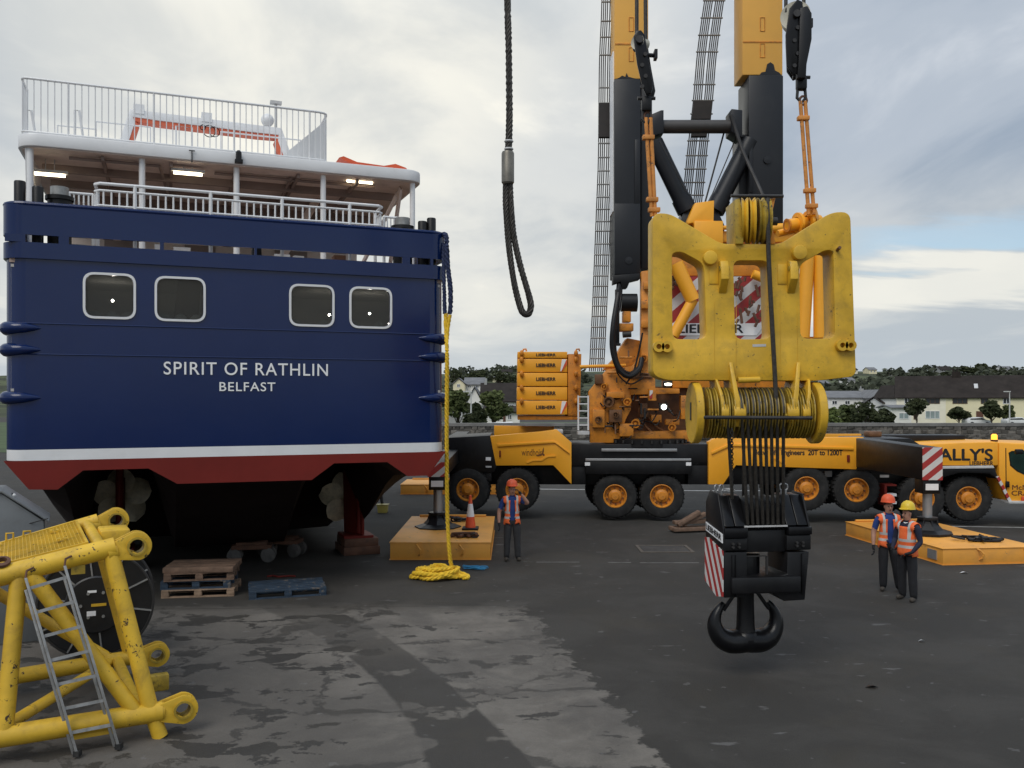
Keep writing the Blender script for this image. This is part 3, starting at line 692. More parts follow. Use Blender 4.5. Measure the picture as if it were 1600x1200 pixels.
for i, (u, vt, wp) in enumerate([(712, 575, 26), (735, 578, 30), (752, 577, 26), (778, 577, 24), (797, 578, 30)]):
    D = 330; base = gp(u, D); h = P(u, vt, D).z - base.z
    tree('skyline_tree', ['thin topped tree on the left skyline, beside the ship corner', 'second thin skyline tree from the ship corner', 'middle one of the thin trees on the left skyline', 'thin skyline tree left of the counterweights', 'thin skyline tree right beside the counterweights'][i], base, h, wp / F * D, 0, 80 + i, 420, .55, trunk_h=.3, clumps=14)
# woods and hedges on the hill: nobody could count them
b = MB(); rnd = random.Random(5)
for k in range(620):
    u = rnd.choice((rnd.uniform(700, 915), rnd.uniform(1270, 1640), rnd.uniform(1270, 1640))); D = rnd.uniform(180, 560)
    x = (u - 800) / F * D; z = hz(x, D); s = rnd.uniform(1.2, 3.6)
    if noise.noise(Vector((x * .018, D * .018, 0))) < -.12: continue
    leaves(b, rnd, (x, D, z + s * .6), (s * rnd.uniform(1, 1.8), s, s * .9), 34, s * .45, .3)
o = b.build('hillside_wood', leafmat('leaf_far', (.042, .049, .033), (.080, .089, .061)), fix=False, smooth=False); tag(o, 'dark woods and hedges covering the far hillside', None, kind='stuff')

# ------------------------------------------------------------------ street lamp, parked cars
def street_lamp(u, D, vt, label):
    base = gp(u, D); h = P(u, vt, D).z
    t = thing('street_lamp', label, 'street lamp', base); b = MB(); b.tube([base, base + Vector((0, 0, h))], [.11, .06], 8); b.build('pole', LGREY, t)
    b = MB(); b.box(base + Vector((-.35, 0, h + .02)), (.9, .22, .14)); b.build('lamp_head', LGREY, t)
street_lamp(1577.5, 124, 612, 'tall grey street lamp before the pale yellow terrace')
street_lamp(736, 90, 612, 'grey street lamp post between the two left trees')
def car(u, D, label, van=False, mat=WHITE):
    c = gp(u, D); c.z = .02
    t = thing('parked_van' if van else 'parked_car', label, 'van' if van else 'car', c, 0)
    L, hh = (4.2, 1.75) if van else (3.6, 1.3)
    b = MB()
    pr = [(-L / 2, .3), (-L / 2, 1.3 if van else .85), (-L * .42, hh - .1), (L * .12, hh), (L * .26, .95), (L * .47, .8), (L / 2, .55), (L / 2, .3)]
    b.prism([c + Vector((x, -.85, z)) for x, z in pr], (0, 1.7, 0)); b.build('body', mat, t, bevel=.06)
    b = MB(); pr = [(-L * .38, .95), (-L * .36, hh - .18), (L * .10, hh - .12), (L * .2, .95)]
    b.prism([c + Vector((x, -.87, z)) for x, z in pr], (0, 1.74, 0)); b.build('side_window', WINDK, t)
    for sx in (-.3, .3):
        for sy in (-.8, .8):
            b = MB(); w = c + Vector((L * sx, sy, .32)); b.cyl(w - Vector((0, .1, 0)), w + Vector((0, .1, 0)), .32, 14); b.build('wheel', RUBBER, t)
for (u, D, lb, vn, mt) in [(1526, 128, 'white parked car behind the wall, below the skylight of the terrace', False, WHITE), (1588, 128, 'white parked car behind the wall at the right edge', False, WHITE),
                           (792, 82, 'white parked van behind the wall, left below the counterweights', True, WHITE), (829, 82, 'white parked car below the middle of the counterweights', False, WHITE),
                           (866, 82, 'white parked car behind the wall beside the crane ladder', False, WHITE), (799, 78, 'dark blue parked car nearest the ship beyond the wall', False, NAVY)]:
    car(u, D, lb, vn, mt)
# ================================================================== THE FERRY
PL, PR = Vector((-8.79, 15.3, 0)), Vector((-1.36, 18.2, 0))
SC = (PL + PR) / 2; SA = math.atan2(PR.y - PL.y, PR.x - PL.x); HW = (PR - PL).length / 2
ship = thing('ferry', 'navy blue ferry on blocks ashore, stern on, white upper deck and red bottom', 'ferry', SC, SA)
SM = MX[ship]; SI = SM.inverted()
def S(x, y, z): return SM @ Vector((x, y, z))
def SL(u, v, y):
    """pixel -> point on the ship-local plane y, in ship coordinates"""
    o = SI @ Vector((0, 0, H)); d = SI.to_3x3() @ Vector(((u - 800) / F, 1, (HY - v) / F)); t = (y - o.y) / d.y
    return o + d * t
def sbuild(b, name, mat, parent=None, **k):
    """b holds ship-local coordinates"""
    return put(name, b.mesh(name, mat, None, **k), parent or ship)
LEN = 27.0; CR = .34
def outline(off=0.0, cr=CR, y1=20.0, n=7):
    """plan of the stern: port side, rounded corner, transom, corner, starboard side"""
    w = HW + off; pts = [(-w, y1), (-w, 10)]
    for i in range(n + 1):
        t = math.pi / 2 * i / n; pts.append((-w + cr - cr * math.cos(t), -off + cr - cr * math.sin(t)))
    for i in range(n + 1):
        t = math.pi / 2 * i / n; pts.append((w - cr + cr * math.sin(t), -off + cr - cr * math.cos(t)))
    return pts + [(w, 10), (w, y1)]
def band(b, z0, z1, off=0.0, th=.04, pts=None):
    o = pts or outline(off); i_ = outline(off - th, CR) if pts is None else None
    n = len(o); vs = [(x, y, z0) for x, y in o] + [(x, y, z1) for x, y in o] + [(x, y, z0) for x, y in i_] + [(x, y, z1) for x, y in i_]
    fs = []
    for k in range(n - 1):
        fs += [(k, k + 1, n + k + 1, n + k), (2 * n + k + 1, 2 * n + k, 3 * n + k, 3 * n + k + 1), (n + k, n + k + 1, 3 * n + k + 1, 3 * n + k), (k + 1, k, 2 * n + k, 2 * n + k + 1)]
    fs += [(0, n, 3 * n, 2 * n), (n - 1, 3 * n - 1, 4 * n - 1, 2 * n - 1)]
    b.add(vs, fs)
# navy side: flat transom plate with four window openings + rounded corners and sides
Z0, Z1, Z2, Z3, Z4, Z5 = 2.74, 2.93, 6.27, 6.55, 6.68, 7.22
wins = [(130, 427, 212, 498), (242, 433, 321, 502), (452, 445, 522, 510), (546, 449, 612, 513)]
wr = []
for (u0, v0, u1, v1) in wins:
    um, vm = (u0 + u1) / 2, (v0 + v1) / 2
    xl, xr = SL(u0, vm, 0).x, SL(u1, vm, 0).x; zt, zb = SL(um, v0, 0).z, SL(um, v1, 0).z
    wr.append((xl, zb, xr, zt))
FX = HW - CR
MT = SM @ Matrix(((1, 0, 0, 0), (0, 0, -1, .02), (0, 1, 0, 0), (0, 0, 0, 1)))
holes = [rounded([(a + .04, c + .04), (d - .04, c + .04), (d - .04, e - .04), (a + .04, e - .04)], .15, 5) for (a, c, d, e) in wr]
sheet('transom_plate', [(-FX, Z1), (FX, Z1), (FX, Z2), (-FX, Z2)], holes, .04, NAVY, MT, ship)
b = MB()
for sg in (-1, 1):
    o = [q for q in outline() if q[0] * sg > 0]; o = o if sg < 0 else o
    n = len(o); i_ = [q for q in outline(-.04) if q[0] * sg > 0]
    b.add([(x, y, Z1) for x, y in o] + [(x, y, Z2) for x, y in o], [(k, k + 1, n + k + 1, n + k) for k in range(n - 1)])
sbuild(b, 'side_plating', NAVY)
b = MB(); band(b, Z0, Z1); sbuild(b, 'white_stripe', WHITE)
# weld seams and faint frame ridges
b = MB()
for z in (5.14, 4.60):
    p = outline(.004); b.tube([(x, y, z) for x, y in p], .012, 5)
sbuild(b, 'weld_seam', NAVY)
# bulwark: lower and upper bands with freeing slot between
b = MB(); band(b, Z2, Z3, .045, .06); sbuild(b, 'bulwark_lower', NAVY)
b = MB(); band(b, Z4, Z5, .045, .06); p = outline(.045 - .03); b.tube([(x, y, Z5) for x, y in p], .045, 8); sbuild(b, 'bulwark_upper', NAVY)
b = MB()
for u0, u1 in ((-6, 8), (92, 108), (250, 256), (397, 401), (628, 640), (676, 690)):
    a, c = SL(u0, 390, 0).x, SL(u1, 400, 0).x; a, c = max(a, -FX), min(c, FX); b = MB(); b.lohi((a, -.044, Z3), (c, .012, Z4)); sbuild(b, 'slot_pillar', NAVY)
# deck inside the bulwark
DZ = 6.30
b = MB(); b.lohi((-HW + .08, .05, DZ - .1), (HW - .08, 20, DZ)); sbuild(b, 'deck', paint('deck_grey', (.42, .31, .26), .7, .2, 1))
# rubbing strakes with tapered ends wrapping on to the transom
for z in (5.06, 4.68, 3.84):
    for sg in (-1, 1):
        pts = [(sg * HW, 12, z), (sg * HW, 3, z), (sg * HW, CR + .05, z)]
        for i in range(1, 7):
            t = math.pi / 2 * i / 6; pts.append((sg * (HW - CR + CR * math.cos(t)), CR - CR * math.sin(t), z))
        pts += [(sg * (FX - .12), 0, z), (sg * (FX - .26), .02, z)]
        r = [.12] * 3 + [.12, .12, .115, .105, .095, .085] + [.055, .012]
        b = MB(); b.tube(pts, r, 12); sbuild(b, 'rubbing_strake', NAVY)
# windows: frame > pane
for (a, c, d, e) in wr:
    f = MB(); o = rounded([(a - .005, c - .005), (d + .005, c - .005), (d + .005, e + .005), (a - .005, e + .005)], .19, 6); i_ = rounded([(a + .036, c + .036), (d - .036, c + .036), (d - .036, e - .036), (a + .036, e - .036)], .155, 6)
    n = len(o)
    vs = [(x, -.024, z) for x, z in o] + [(x, -.024, z) for x, z in i_] + [(x, -.003, z) for x, z in o] + [(x, .05, z) for x, z in i_]
    fs = []
    for k in range(n):
        q = (k + 1) % n; fs += [(k, q, n + q, n + k), (k, 2 * n + k, 2 * n + q, q), (n + k, n + q, 3 * n + q, 3 * n + k)]
    f.add(vs, fs); fo = sbuild(f, 'window', WHITE)
    g_ = MB(); g_.prism([(x, .012, z) for x, z in rounded([(a + .046, c + .046), (d - .046, c + .046), (d - .046, e - .046), (a + .046, e - .046)], .15, 6)], (0, .012, 0)); put('pane', g_.mesh('pane', SHIPGLASS), fo)
# cabin behind the windows
CABIN = paint('cabin_lining', (.46, .44, .42), .8, .1, 1)
b = MB(); b.lohi((-HW + .1, 3.2, 4.0), (HW - .1, 3.25, 6.15)); b.lohi((-HW + .1, .06, 6.12), (HW - .1, 3.2, 6.17)); b.lohi((-HW + .1, .06, 3.95), (HW - .1, 3.2, 4.0))
b.lohi((-HW + .1, .1, 4), (-HW + .14, 3.2, 6.12)); b.lohi((HW - .14, .1, 4), (HW - .1, 3.2, 6.12)); b.lohi((-.1, .3, 4), (.1, 3.2, 6.12)); sbuild(b, 'cabin_lining', CABIN)
a, c, d, e = wr[1]
b = MB(); b.prism([(a + .28, .5, c - .2), (d - .14, .5, c - .2), (d - .04, .5, e + .1), (a + .42, .5, e + .1)], (0, .06, 0)); sbuild(b, 'cabin_door', paint('brown_cabin_door', (.13, .055, .025), .5, .1, 1))
rnd = random.Random(4)
SEAT = paint('pale_seat_cover', (.50, .49, .46), .7, .1, 2)
for (a, c, d, e) in wr:
    for k in range(3 if a < 0 else 2):
        b = MB(); x = a + .16 + k * (d - a - .3) / (2 if a < 0 else 1); b.ball((x, .45, c + .02), 1, 10, 7, (.14, .1, .16)); sbuild(b, 'seat_back', SEAT)
b = MB()
for x, z in ((-2.35, 5.75), (1.88, 5.62), (2.75, 5.68)): b = MB(); b.ball((x, 1.6, z), .022, 8, 6); sbuild(b, 'cabin_light', CABINLAMP)
# name on the stern
def stext(nm, body, u0, v0, u1, v1, bold):
    p, q = SL(u0, v1, 0), SL(u1, (v0 + v1) / 2 + 2, 0); zt = SL(u0, v0, 0).z
    text(nm, body, S(p.x, 0, p.z), SM.to_3x3() @ Vector((1, 0, 0)), (0, 0, 1), q.x - p.x, zt - p.z, WHITEPRINT, ship, bold, 1.12, out=.014)
stext('lettering', 'SPIRIT OF RATHLIN', 256, 565, 512, 585, .009)
stext('lettering', 'BELFAST', 343, 597, 430, 611, .011)
# red bottom: lofted sections, tunnels at the stern fading forward
bl = [SL(u, v, 0) for u, v in ((45, 765), (90, 765), (130, 735), (232, 732), (277, 756), (487, 750), (522, 724), (605, 722), (637, 744), (669, 743))]
st0 = [(-HW, Z0)] + [(p.x, p.z) for p in bl] + [(HW, Z0)]
def sect(y):
    out = []
    for i, (x, z) in enumerate(st0):
        deep = {0: Z0, 11: Z0, 1: 1.35, 10: 1.45, 2: .6, 9: .72, 3: .32, 8: .34, 4: .30, 7: .30, 5: .30, 6: .30}[i]
        t = (y - 5.5) / 1.3 if i in (3, 4, 7, 8) else (y - .6) / 4.4
        t = min(1, max(0, t)); t = t * t * (3 - 2 * t)
        out.append((x, z + (deep - z) * t + (-.06 * min(y, 5) if i in (3, 4, 7, 8) and t == 0 else 0)))
    if y > 15:
        f = 1 - ((y - 15) / (LEN - 15)) ** 2 * .97; out = [(x * f, z) for x, z in out]
    return out
ys = [0, .5, 1.2, 2.0, 2.8, 3.6, 4.4, 5.2, 5.6, 6, 6.4, 7, 8, 9, 12, 15, 19, 23, LEN]
b = MB(); vs = []; n = len(st0)
for y in ys: vs += [(x, y, z) for x, z in sect(y)]
fs = [(i * n + j, i * n + j + 1, (i + 1) * n + j + 1, (i + 1) * n + j) for i in range(len(ys) - 1) for j in range(n - 1)]
fs.append(list(range(n))); b.add(vs, fs); bp_ = sbuild(b, 'bottom_plating', [AFSHADE, REDAF])
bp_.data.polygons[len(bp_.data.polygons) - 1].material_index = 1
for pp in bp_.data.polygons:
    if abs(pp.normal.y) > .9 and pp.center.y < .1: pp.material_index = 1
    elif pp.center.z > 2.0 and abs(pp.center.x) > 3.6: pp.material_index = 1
# forward sides above the bottom (out to the bow)
b = MB(); vs = []
yb = [20, 23, LEN]
for y in yb:
    f = 1 - ((y - 15) / (LEN - 15)) ** 2 * .97
    vs += [(-HW * f, y, Z0), (-HW * f, y, Z2), (HW * f, y, Z0), (HW * f, y, Z2)]
b.add(vs, [(0, 1, 5, 4), (2, 6, 7, 3), (4, 5, 9, 8), (6, 10, 11, 7)]); sbuild(b, 'bow_plating', NAVY)
b = MB(); b.prism([(-.25, 6, .352), (-.25, 6, .5), (-.25, 22, .5), (-.25, 22, .352)], (.5, 0, 0)); sbuild(b, 'keel', REDAF)
# rudders, shafts and propellers
def stern_gear(u_r, u_p, vp, TW):
    yr = 4.4
    top = SL(u_r, 725, yr); x = top.x
    b = MB(); b.cyl((x, yr, .50), (x, yr, 2.45), .085, 12); b.ball((x, yr - .1, 1.30), .12, 10, 8)
    r = sbuild(b, 'rudder_stock', REDAF)
    b = MB(); b.prism([(x - .03 - .9 * q * TW, yr - .02 + q, z) for q, z in ((-.12, .46), (-.12, 2.0), (.62, 2.0), (.58, .46))], (.07, 0, 0)); put('rudder_blade', b.mesh('rudder_blade', REDAF, bevel=.02), r)
    b = MB(); b.lohi((x - .42, yr - .22, .40), (x + .3, yr + .7, .46)); put('rudder_shoe', b.mesh('rudder_shoe', REDAF), r)
    c = SL(u_p, vp, yr + .95)
    b = MB(); b.lathe([(0, -.2), (.08, -.17), (.13, 0), (.13, .3), (.05, .3)], c, (0, 1, 0), 14); pr = sbuild(b, 'propeller', BRONZE)
    for k in range(5):
        a = 2 * math.pi * k / 5 + .35; e = Vector((math.cos(a), 0, math.sin(a))); tn = Vector((-math.sin(a), 0, math.cos(a)))
        vs = []; m = 8
        for i in range(m + 1):
            rr = .1 + .56 * i / m; w = .31 * math.sin(math.pi * (.12 + .80 * i / m)) ** .7
            for sg in (-1, -.33, .33, 1):
                vs.append(Vector(c) + e * rr + tn * (w * sg) + Vector((0, .11 * sg - .05 * (1 - sg * sg) + .04 * i / m, 0)))
        fs = [(i * 4 + j, i * 4 + j + 1, i * 4 + j + 5, i * 4 + j + 4) for i in range(m) for j in range(3)]
        vs += [v + Vector((0, .02, 0)) for v in vs]; k0 = 4 * (m + 1); fs += [tuple(q + k0 for q in f[::-1]) for f in fs[:]]
        bb = MB(); bb.add(vs, fs); put('blade', bb.mesh('blade', BRONZE), pr)
    b = MB(); b.cyl(c + Vector((0, .3, 0)), c + Vector((0, 3.4, .1)), .07, 10); sbuild(b, 'propeller_shaft', STEEL)
    return x, yr
xa, ya = stern_gear(562, 540, 778, .5)
xb, yb_ = stern_gear(187, 190, 776, -.1)
# upper deck roof
RY0 = 2.08; RZ0, RZ1 = 8.76, 9.03
def roofpts(off=0.0, cr=.4, y1=13.0, n=6):
    w = HW + .12 + off; y0 = RY0 - off; p = [(-w, y1)]
    for i in range(n + 1):
        t = math.pi / 2 * i / n; p.append((-w + cr - cr * math.cos(t), y0 + cr - cr * math.sin(t)))
    for i in range(n + 1):
        t = math.pi / 2 * i / n; p.append((w - cr + cr * math.sin(t), y0 + cr - cr * math.cos(t)))
    return p + [(w, y1)]
b = MB(); b.prism([(x, y, RZ0 + .02) for x, y in roofpts()], (0, 0, RZ1 - RZ0 - .02)); sbuild(b, 'roof_deck', WHITE, bevel=.02)
b = MB(); b.prism([(x, y, RZ0) for x, y in roofpts(-.06)], (0, 0, .018)); sbuild(b, 'deckhead', DECKHEAD)
b = MB()
for y in (3.4, 4.8, 6.2, 7.6): b.lohi((-HW + .2, y, RZ0 - .16), (HW - .2, y + .1, RZ0))
for x in (-2.6, -1.3, 0, 1.3, 2.6): b.lohi((x, 2.3, RZ0 - .10), (x + .06, 10, RZ0 - .001))
sbuild(b, 'deck_beam', BEAM)
b = MB()
for pts in ([(-3.2, 2.5, RZ0 - .06), (-1.5, 2.5, RZ0 - .06), (-1.3, 5, RZ0 - .2)], [(-.4, 2.7, RZ0 - .06), (3.1, 2.7, RZ0 - .06)], [(1.2, 2.6, RZ0 - .05), (1.2, 6, RZ0 - .2)]): b.tube(pts, .035, 6)
sbuild(b, 'deckhead_pipe', BEAM)
b = MB(); b.lohi((-HW + .15, 8.4, DZ), (HW - .15, 8.5, RZ0)); sbuild(b, 'bulkhead', paint('bulkhead_cream', (.68, .58, .52), .6, .08, 1))
b = MB()
for x0, x1, z1 in ((-2.9, -2.0, 8.3), (-.9, -.1, 8.3), (1.5, 2.4, 8.3)): b = MB(); b.lohi((x0, 8.36, DZ), (x1, 8.40, z1)); sbuild(b, 'bulkhead_door', BEAM)
b = MB()
BENCHM = paint('bench_grey', (.10, .09, .085), .6, .2, 1)
for x0, x1 in ((-3.3, -1.2), (-.6, .9), (1.2, 2.7)):
    b = MB(); b.lohi((x0, 6.9, DZ), (x1, 7.4, DZ + .45)); b.lohi((x0, 7.3, DZ + .45), (x1, 7.4, DZ + 1.0)); sbuild(b, 'deck_bench', BENCHM)
# clutter seen through the freeing slot
for i in range(16):
    b = MB(); x = -3.4 + i * .44 + rnd.uniform(-.1, .1); h = rnd.uniform(.3, .5); b.lohi((x, .35 + rnd.uniform(0, .4), DZ), (x + rnd.uniform(.1, .34), .8, DZ + h)); sbuild(b, 'deck_locker', [WHITE, LGREY, RUST, BLACK, WHITE][i % 5])
# pillars
for u, v0, v1 in ((42.5, 222, 300), (222, 240, 330), (369.5, 255, 345), (505, 268, 350), (648, 285, 345)):
    p = SL(u, 280, RY0 + .2); p.x = max(-HW + .12, min(HW - .1, p.x)); b = MB(); b.cyl((p.x, RY0 + .2, DZ), (p.x, RY0 + .2, RZ0), .062, 12); sbuild(b, 'pillar', WHITE)
# side wings closing the deck
b = MB(); b.prism([(-HW + .03, 2.7, DZ), (-HW + .03, 2.25, RZ0), (-HW + .03, 4.2, RZ0), (-HW + .03, 3.6, DZ)], (.05, 0, 0)); sbuild(b, 'side_screen', WHITE)
b = MB()
b.bar((HW - .25, 3.0, RZ0 - .05), (HW - 1.2, 3.6, DZ + .3), .14, .05); b.bar((HW - .3, 2.6, RZ0 - .05), (HW - .25, 4.2, DZ + .2), .05, .22); b.bar((HW - 1.9, 4.6, RZ0 - .02), (HW - 2.8, 5.6, DZ + .8), .06, .2)
sbuild(b, 'brace', DECKHEAD)
# strip lights under the roof
for u0, v0, u1, v1 in ((54, 270.5, 102, 276), (271, 268.5, 316, 274.5), (542, 281.5, 582, 287)):
    y = 3.0 if u0 < 200 else 2.5
    a, c = SL(u0, v0, y), SL(u1, v1, y); z = (a.z + c.z) / 2
    b = MB(); b.cyl((a.x, y, z), (c.x, y, z), .03, 8); l = sbuild(b, 'strip_light', TUBEW)
    b = MB(); b.lohi((a.x - .05, y - .06, z + .035), (c.x + .05, y + .06, z + .09)); b.cyl((a.x + .2, y, z + .09), (a.x + .2, y, RZ0), .01, 5); b.cyl((c.x - .2, y, z + .09), (c.x - .2, y, RZ0), .01, 5); put('fitting', b.mesh('fitting', LGREY), l)
# ---- railings
def railing(nm, pts, zb, zt, rails, nbal, r=.022, rb=.011, zr=None, every=9, tall=.03):
    """pts: plan polyline; rails at fractions; balusters between the first and the last of zr"""
    L = [0]
    for a, c in zip(pts[:-1], pts[1:]): L.append(L[-1] + math.dist(a, c))
    def pos(s):
        for i in range(len(pts) - 1):
            if s <= L[i + 1] + 1e-6:
                t = (s - L[i]) / (L[i + 1] - L[i]); return (pts[i][0] + (pts[i + 1][0] - pts[i][0]) * t, pts[i][1] + (pts[i + 1][1] - pts[i][1]) * t)
        return pts[-1]
    b = MB(); b.tube([(x, y, zt) for x, y in pts], r, 8); rl = sbuild(b, nm, WHITE)
    for z in rails:
        b = MB(); b.tube([(x, y, z) for x, y in pts], r * .8, 7); put('rail', b.mesh('rail', WHITE), rl)
    z0, z1 = zr
    b = MB(); b.cyl((0, 0, z0), (0, 0, z1), rb, 6); me = b.mesh('baluster', WHITE)
    b = MB(); b.cyl((0, 0, zb), (0, 0, zt), rb * 2.0, 8); mp = b.mesh('stanchion', WHITE)
    for k in range(nbal + 1):
        x, y = pos(L[-1] * k / nbal); q = k % every == 0
        put('stanchion' if q else 'baluster', mp if q else me, rl, Matrix.Translation((x, y, 0)))
    return rl
# tall rail on the roof edge
yr_ = RY0 + .12
xl, xr = SL(33, 150, yr_).x, SL(512, 200, yr_).x
pts = [(xl, 3.0), (xl, yr_ + .25)] + [(xl + .1 - .1 * math.cos(t), yr_ + .12 - .12 * math.sin(t)) for t in (.5, 1.0, 1.57)] + [(xr - .2, yr_)] + [(xr - .2 + .2 * math.sin(t), yr_ + .2 - .2 * math.cos(t)) for t in (.6, 1.1, 1.57)] + [(xr, 3.6)]
ztop = SL(270, 148.5, yr_).z
railing('upper_railing', pts, RZ1, ztop, [RZ1 + .05], 66, .026, .0105, (RZ1 + .05, ztop), 13)
b = MB(); b.add([(xr, yr_ + .15, ztop - .1), (xr - .02, yr_ + .1, RZ1 + .05), (xr - 1.0, yr_ + .12, RZ1 + .05)], [(0, 1, 2)]); b.add([(xr, yr_ + .18, ztop - .1), (xr - .02, yr_ + .13, RZ1 + .05), (xr - 1.0, yr_ + .15, RZ1 + .05)], [(2, 1, 0)]); sbuild(b, 'canvas_screen', WHITE, fix=False)
# lower rail above the bulwark
yl = .3; a, c = SL(148, 300, yl), SL(598, 340, yl)
zt = (SL(300, 300, yl).z + c.z * 0); zt = SL(149, 286, yl).z
pts = [(a.x, 1.0), (a.x, yl + .1), (a.x + .08, yl), (c.x - .08, yl), (c.x, yl + .1), (c.x, 1.0)]
railing('lower_railing', pts, DZ, zt, [zt - .125, zt - .40], 50, .03, .017, (zt - .40, zt - .125), 10)
for u0, u1, sg in ((108, 146, -1), (600, 626, 1)):
    p, q = SL(u0, 310, .75), SL(u1, 315, .75)
    railing('side_railing', [(p.x, .75), (q.x, .75)], DZ, zt - .12, [zt - .36], 5, .026, .016, (zt - .36, zt - .12), 5)
# bollards and vents on the corners
for u, v, h in ((31, 283, 22), (59, 292, 22), (660, 346, 20), (674, 341, 24)):
    p = SL(u, v, .35 if u < 100 else .4); b = MB(); b.lathe([(.095, DZ - p.z), (.095, -.02), (.085, 0), (0, 0)], p, (0, 0, 1), 16); sbuild(b, 'bollard', BLACK)
for u, v in ((93, 293), (629, 341)):
    p = SL(u, v, .55); b = MB(); b.cyl((p.x, p.y, DZ), (p.x, p.y, p.z - .2), .2, 16); b.lathe([(.24, -.24), (.24, -.17), (.0, -.17)], p, (0, 0, 1), 16); w = sbuild(b, 'vent_base', BLACK)
    b = MB(); b.lathe([(.15, -.18), (.155, 0), (0, .01)], p, (0, 0, 1), 16); put('vent_head', b.mesh('vent_head', GALV), w)
# stern lamp on the roof edge
p = SL(373, 247, RY0 - .08); b = MB(); b.lohi((p.x - .08, RY0 - .16, p.z - .1), (p.x + .08, RY0 - .01, p.z - .04)); b.lathe([(.06, -.04), (.06, .12), (.03, .16), (0, .16)], p, (0, 0, 1), 10); sbuild(b, 'stern_lamp', BLACK)
p = SL(300, 235, RY0 - .05); b = MB(); b.cyl((p.x, RY0 - .03, p.z), (p.x, RY0 - .03, p.z - .25), .012, 6); b.cyl((p.x - .06, RY0 - .03, p.z), (p.x + .06, RY0 - .03, p.z), .012, 6); sbuild(b, 'aerial_bracket', DARKST)
# white gantry arch with orange underside on the roof
ya_ = 5.2
path = [SL(u, v, ya_) for u, v in ((168, 208), (203, 170), (440, 200), (476, 252))]
path[0].z = RZ1; path[3].z = RZ1
b = MB(); c_ = MB()
off = Vector((0, 0, .12))
def beam(m, pts, w0, w1, y0, y1):
    """flat-sided bent beam in the x-z plane between offsets w0, w1 (inwards)"""
    n = len(pts); nr = []
    for i in range(n):
        d = (pts[min(i + 1, n - 1)] - pts[max(i - 1, 0)]); d.normalize(); nr.append(Vector((d.z, 0, -d.x)))
    ol = [pts[i] + nr[i] * w0 for i in range(n)] + [pts[i] + nr[i] * w1 for i in range(n - 1, -1, -1)]
    m.prism([Vector((q.x, y0, q.z)) for q in ol], (0, y1 - y0, 0))
fine = []
for i in range(3):
    for t in range(6): fine.append(path[i].lerp(path[i + 1], t / 6))
fine.append(path[3])
beam(b, fine, 0, .19, ya_, ya_ + .3); ar = sbuild(b, 'gantry_arch', WHITE, bevel=.01)
beam(c_, fine, .192, .29, ya_ + .02, ya_ + .28); put('arch_lining', c_.mesh('arch_lining', paint('arch_orange', (.62, .13, .06), .6, .15, 2)), ar)
b = MB()
for u, v in ((217, 167), (323, 180)): b = MB(); p = SL(u, v, ya_); b.lohi((p.x - .12, ya_ - .02, p.z - .16), (p.x + .12, ya_ + .32, p.z + .06)); put('arch_bracket', b.mesh('arch_bracket', WHITE), ar)
b = MB()
for u, v, r in ((327, 205, .14), (335, 206, .12), (317, 199, .06)):
    p = SL(u, v, ya_ - .1); b.tube([(p.x + r * math.cos(t * .3927), ya_ - .1, p.z + r * math.sin(t * .3927)) for t in range(16)], .012, 5, closed=True)
put('hoop', b.mesh('hoop', BLACK), ar)
p = SL(418, 188, ya_ + .15); b = MB(); b.ball(p, .16, 14, 10); sbuild(b, 'radar_dome', WHITE)
p = SL(431, 163, ya_ + .3); b = MB(); b.cyl((p.x, p.y, RZ1), p, .035, 8); b.lohi((p.x - .14, p.y - .08, p.z), (p.x + .14, p.y + .08, p.z + .07)); sbuild(b, 'floodlight_mast', LGREY)
# low hand rails and seats on the roof
b = MB()
for (u0, v0, u1, v1) in ((90, 196, 150, 200), (150, 190, 235, 193), (275, 197, 300, 200), (345, 206, 470, 215)):
    p, q = SL(u0, v0, 3.6), SL(u1, v1, 3.6); b.tube([(p.x, 3.6, RZ1), (p.x, 3.6, p.z), (q.x, 3.6, p.z), (q.x, 3.6, RZ1)], .02, 6)
for u in (42, 117): p = SL(u, 172, 2.9); b.tube([(p.x, 2.9, RZ1), (p.x, 2.9, p.z), (p.x + .08, 2.9, p.z), (p.x + .18, 2.9, RZ1)], .025, 6)
sbuild(b, 'roof_handrail', WHITE)
# orange cover folded on the roof
b = MB(); pr = [SL(u, v, 3.2) for u, v in ((530, 246), (537, 244), (558, 253), (600, 259), (618, 256), (634, 262), (640, 268), (560, 262))]
b.prism([(q.x, 3.2, max(q.z, RZ1)) for q in pr], (0, .9, 0)); sbuild(b, 'folded_cover', ORRED)
# ------------------------------------------------------------------ mooring line from the starboard corner to the coil
rp = thing('mooring_rope', 'thick yellow rope hanging from the ferry corner into a coil, dark blue upper end', 'rope', G(688, 906))
cn = S(HW + .02, -.02, 0)
def pc(u, v, D=18.12): return P(u, v, D)
def laid(pts, r, turns, n=3, seg=10):
    """three-strand rope along a polyline"""
    dens = []
    for a, c in zip(pts[:-1], pts[1:]):
        k = max(1, int((c - a).length / .05)); dens += [a.lerp(c, i / k) for i in range(k)]
    dens.append(pts[-1]); b = MB(); s = 0
    for q in range(n):
        out = []; s = 0
        for i, p in enumerate(dens):
            d = (dens[min(i + 1, len(dens) - 1)] - dens[max(i - 1, 0)]); x, y = frame(d if d.length > 1e-6 else Vector((0, 0, 1)))
            if i: s += (p - dens[i - 1]).length
            t = s * turns + q * 2 * math.pi / n; out.append(p + (x * math.cos(t) + y * math.sin(t)) * r * .5)
        b.tube(out, r * .58, 6)
    return b
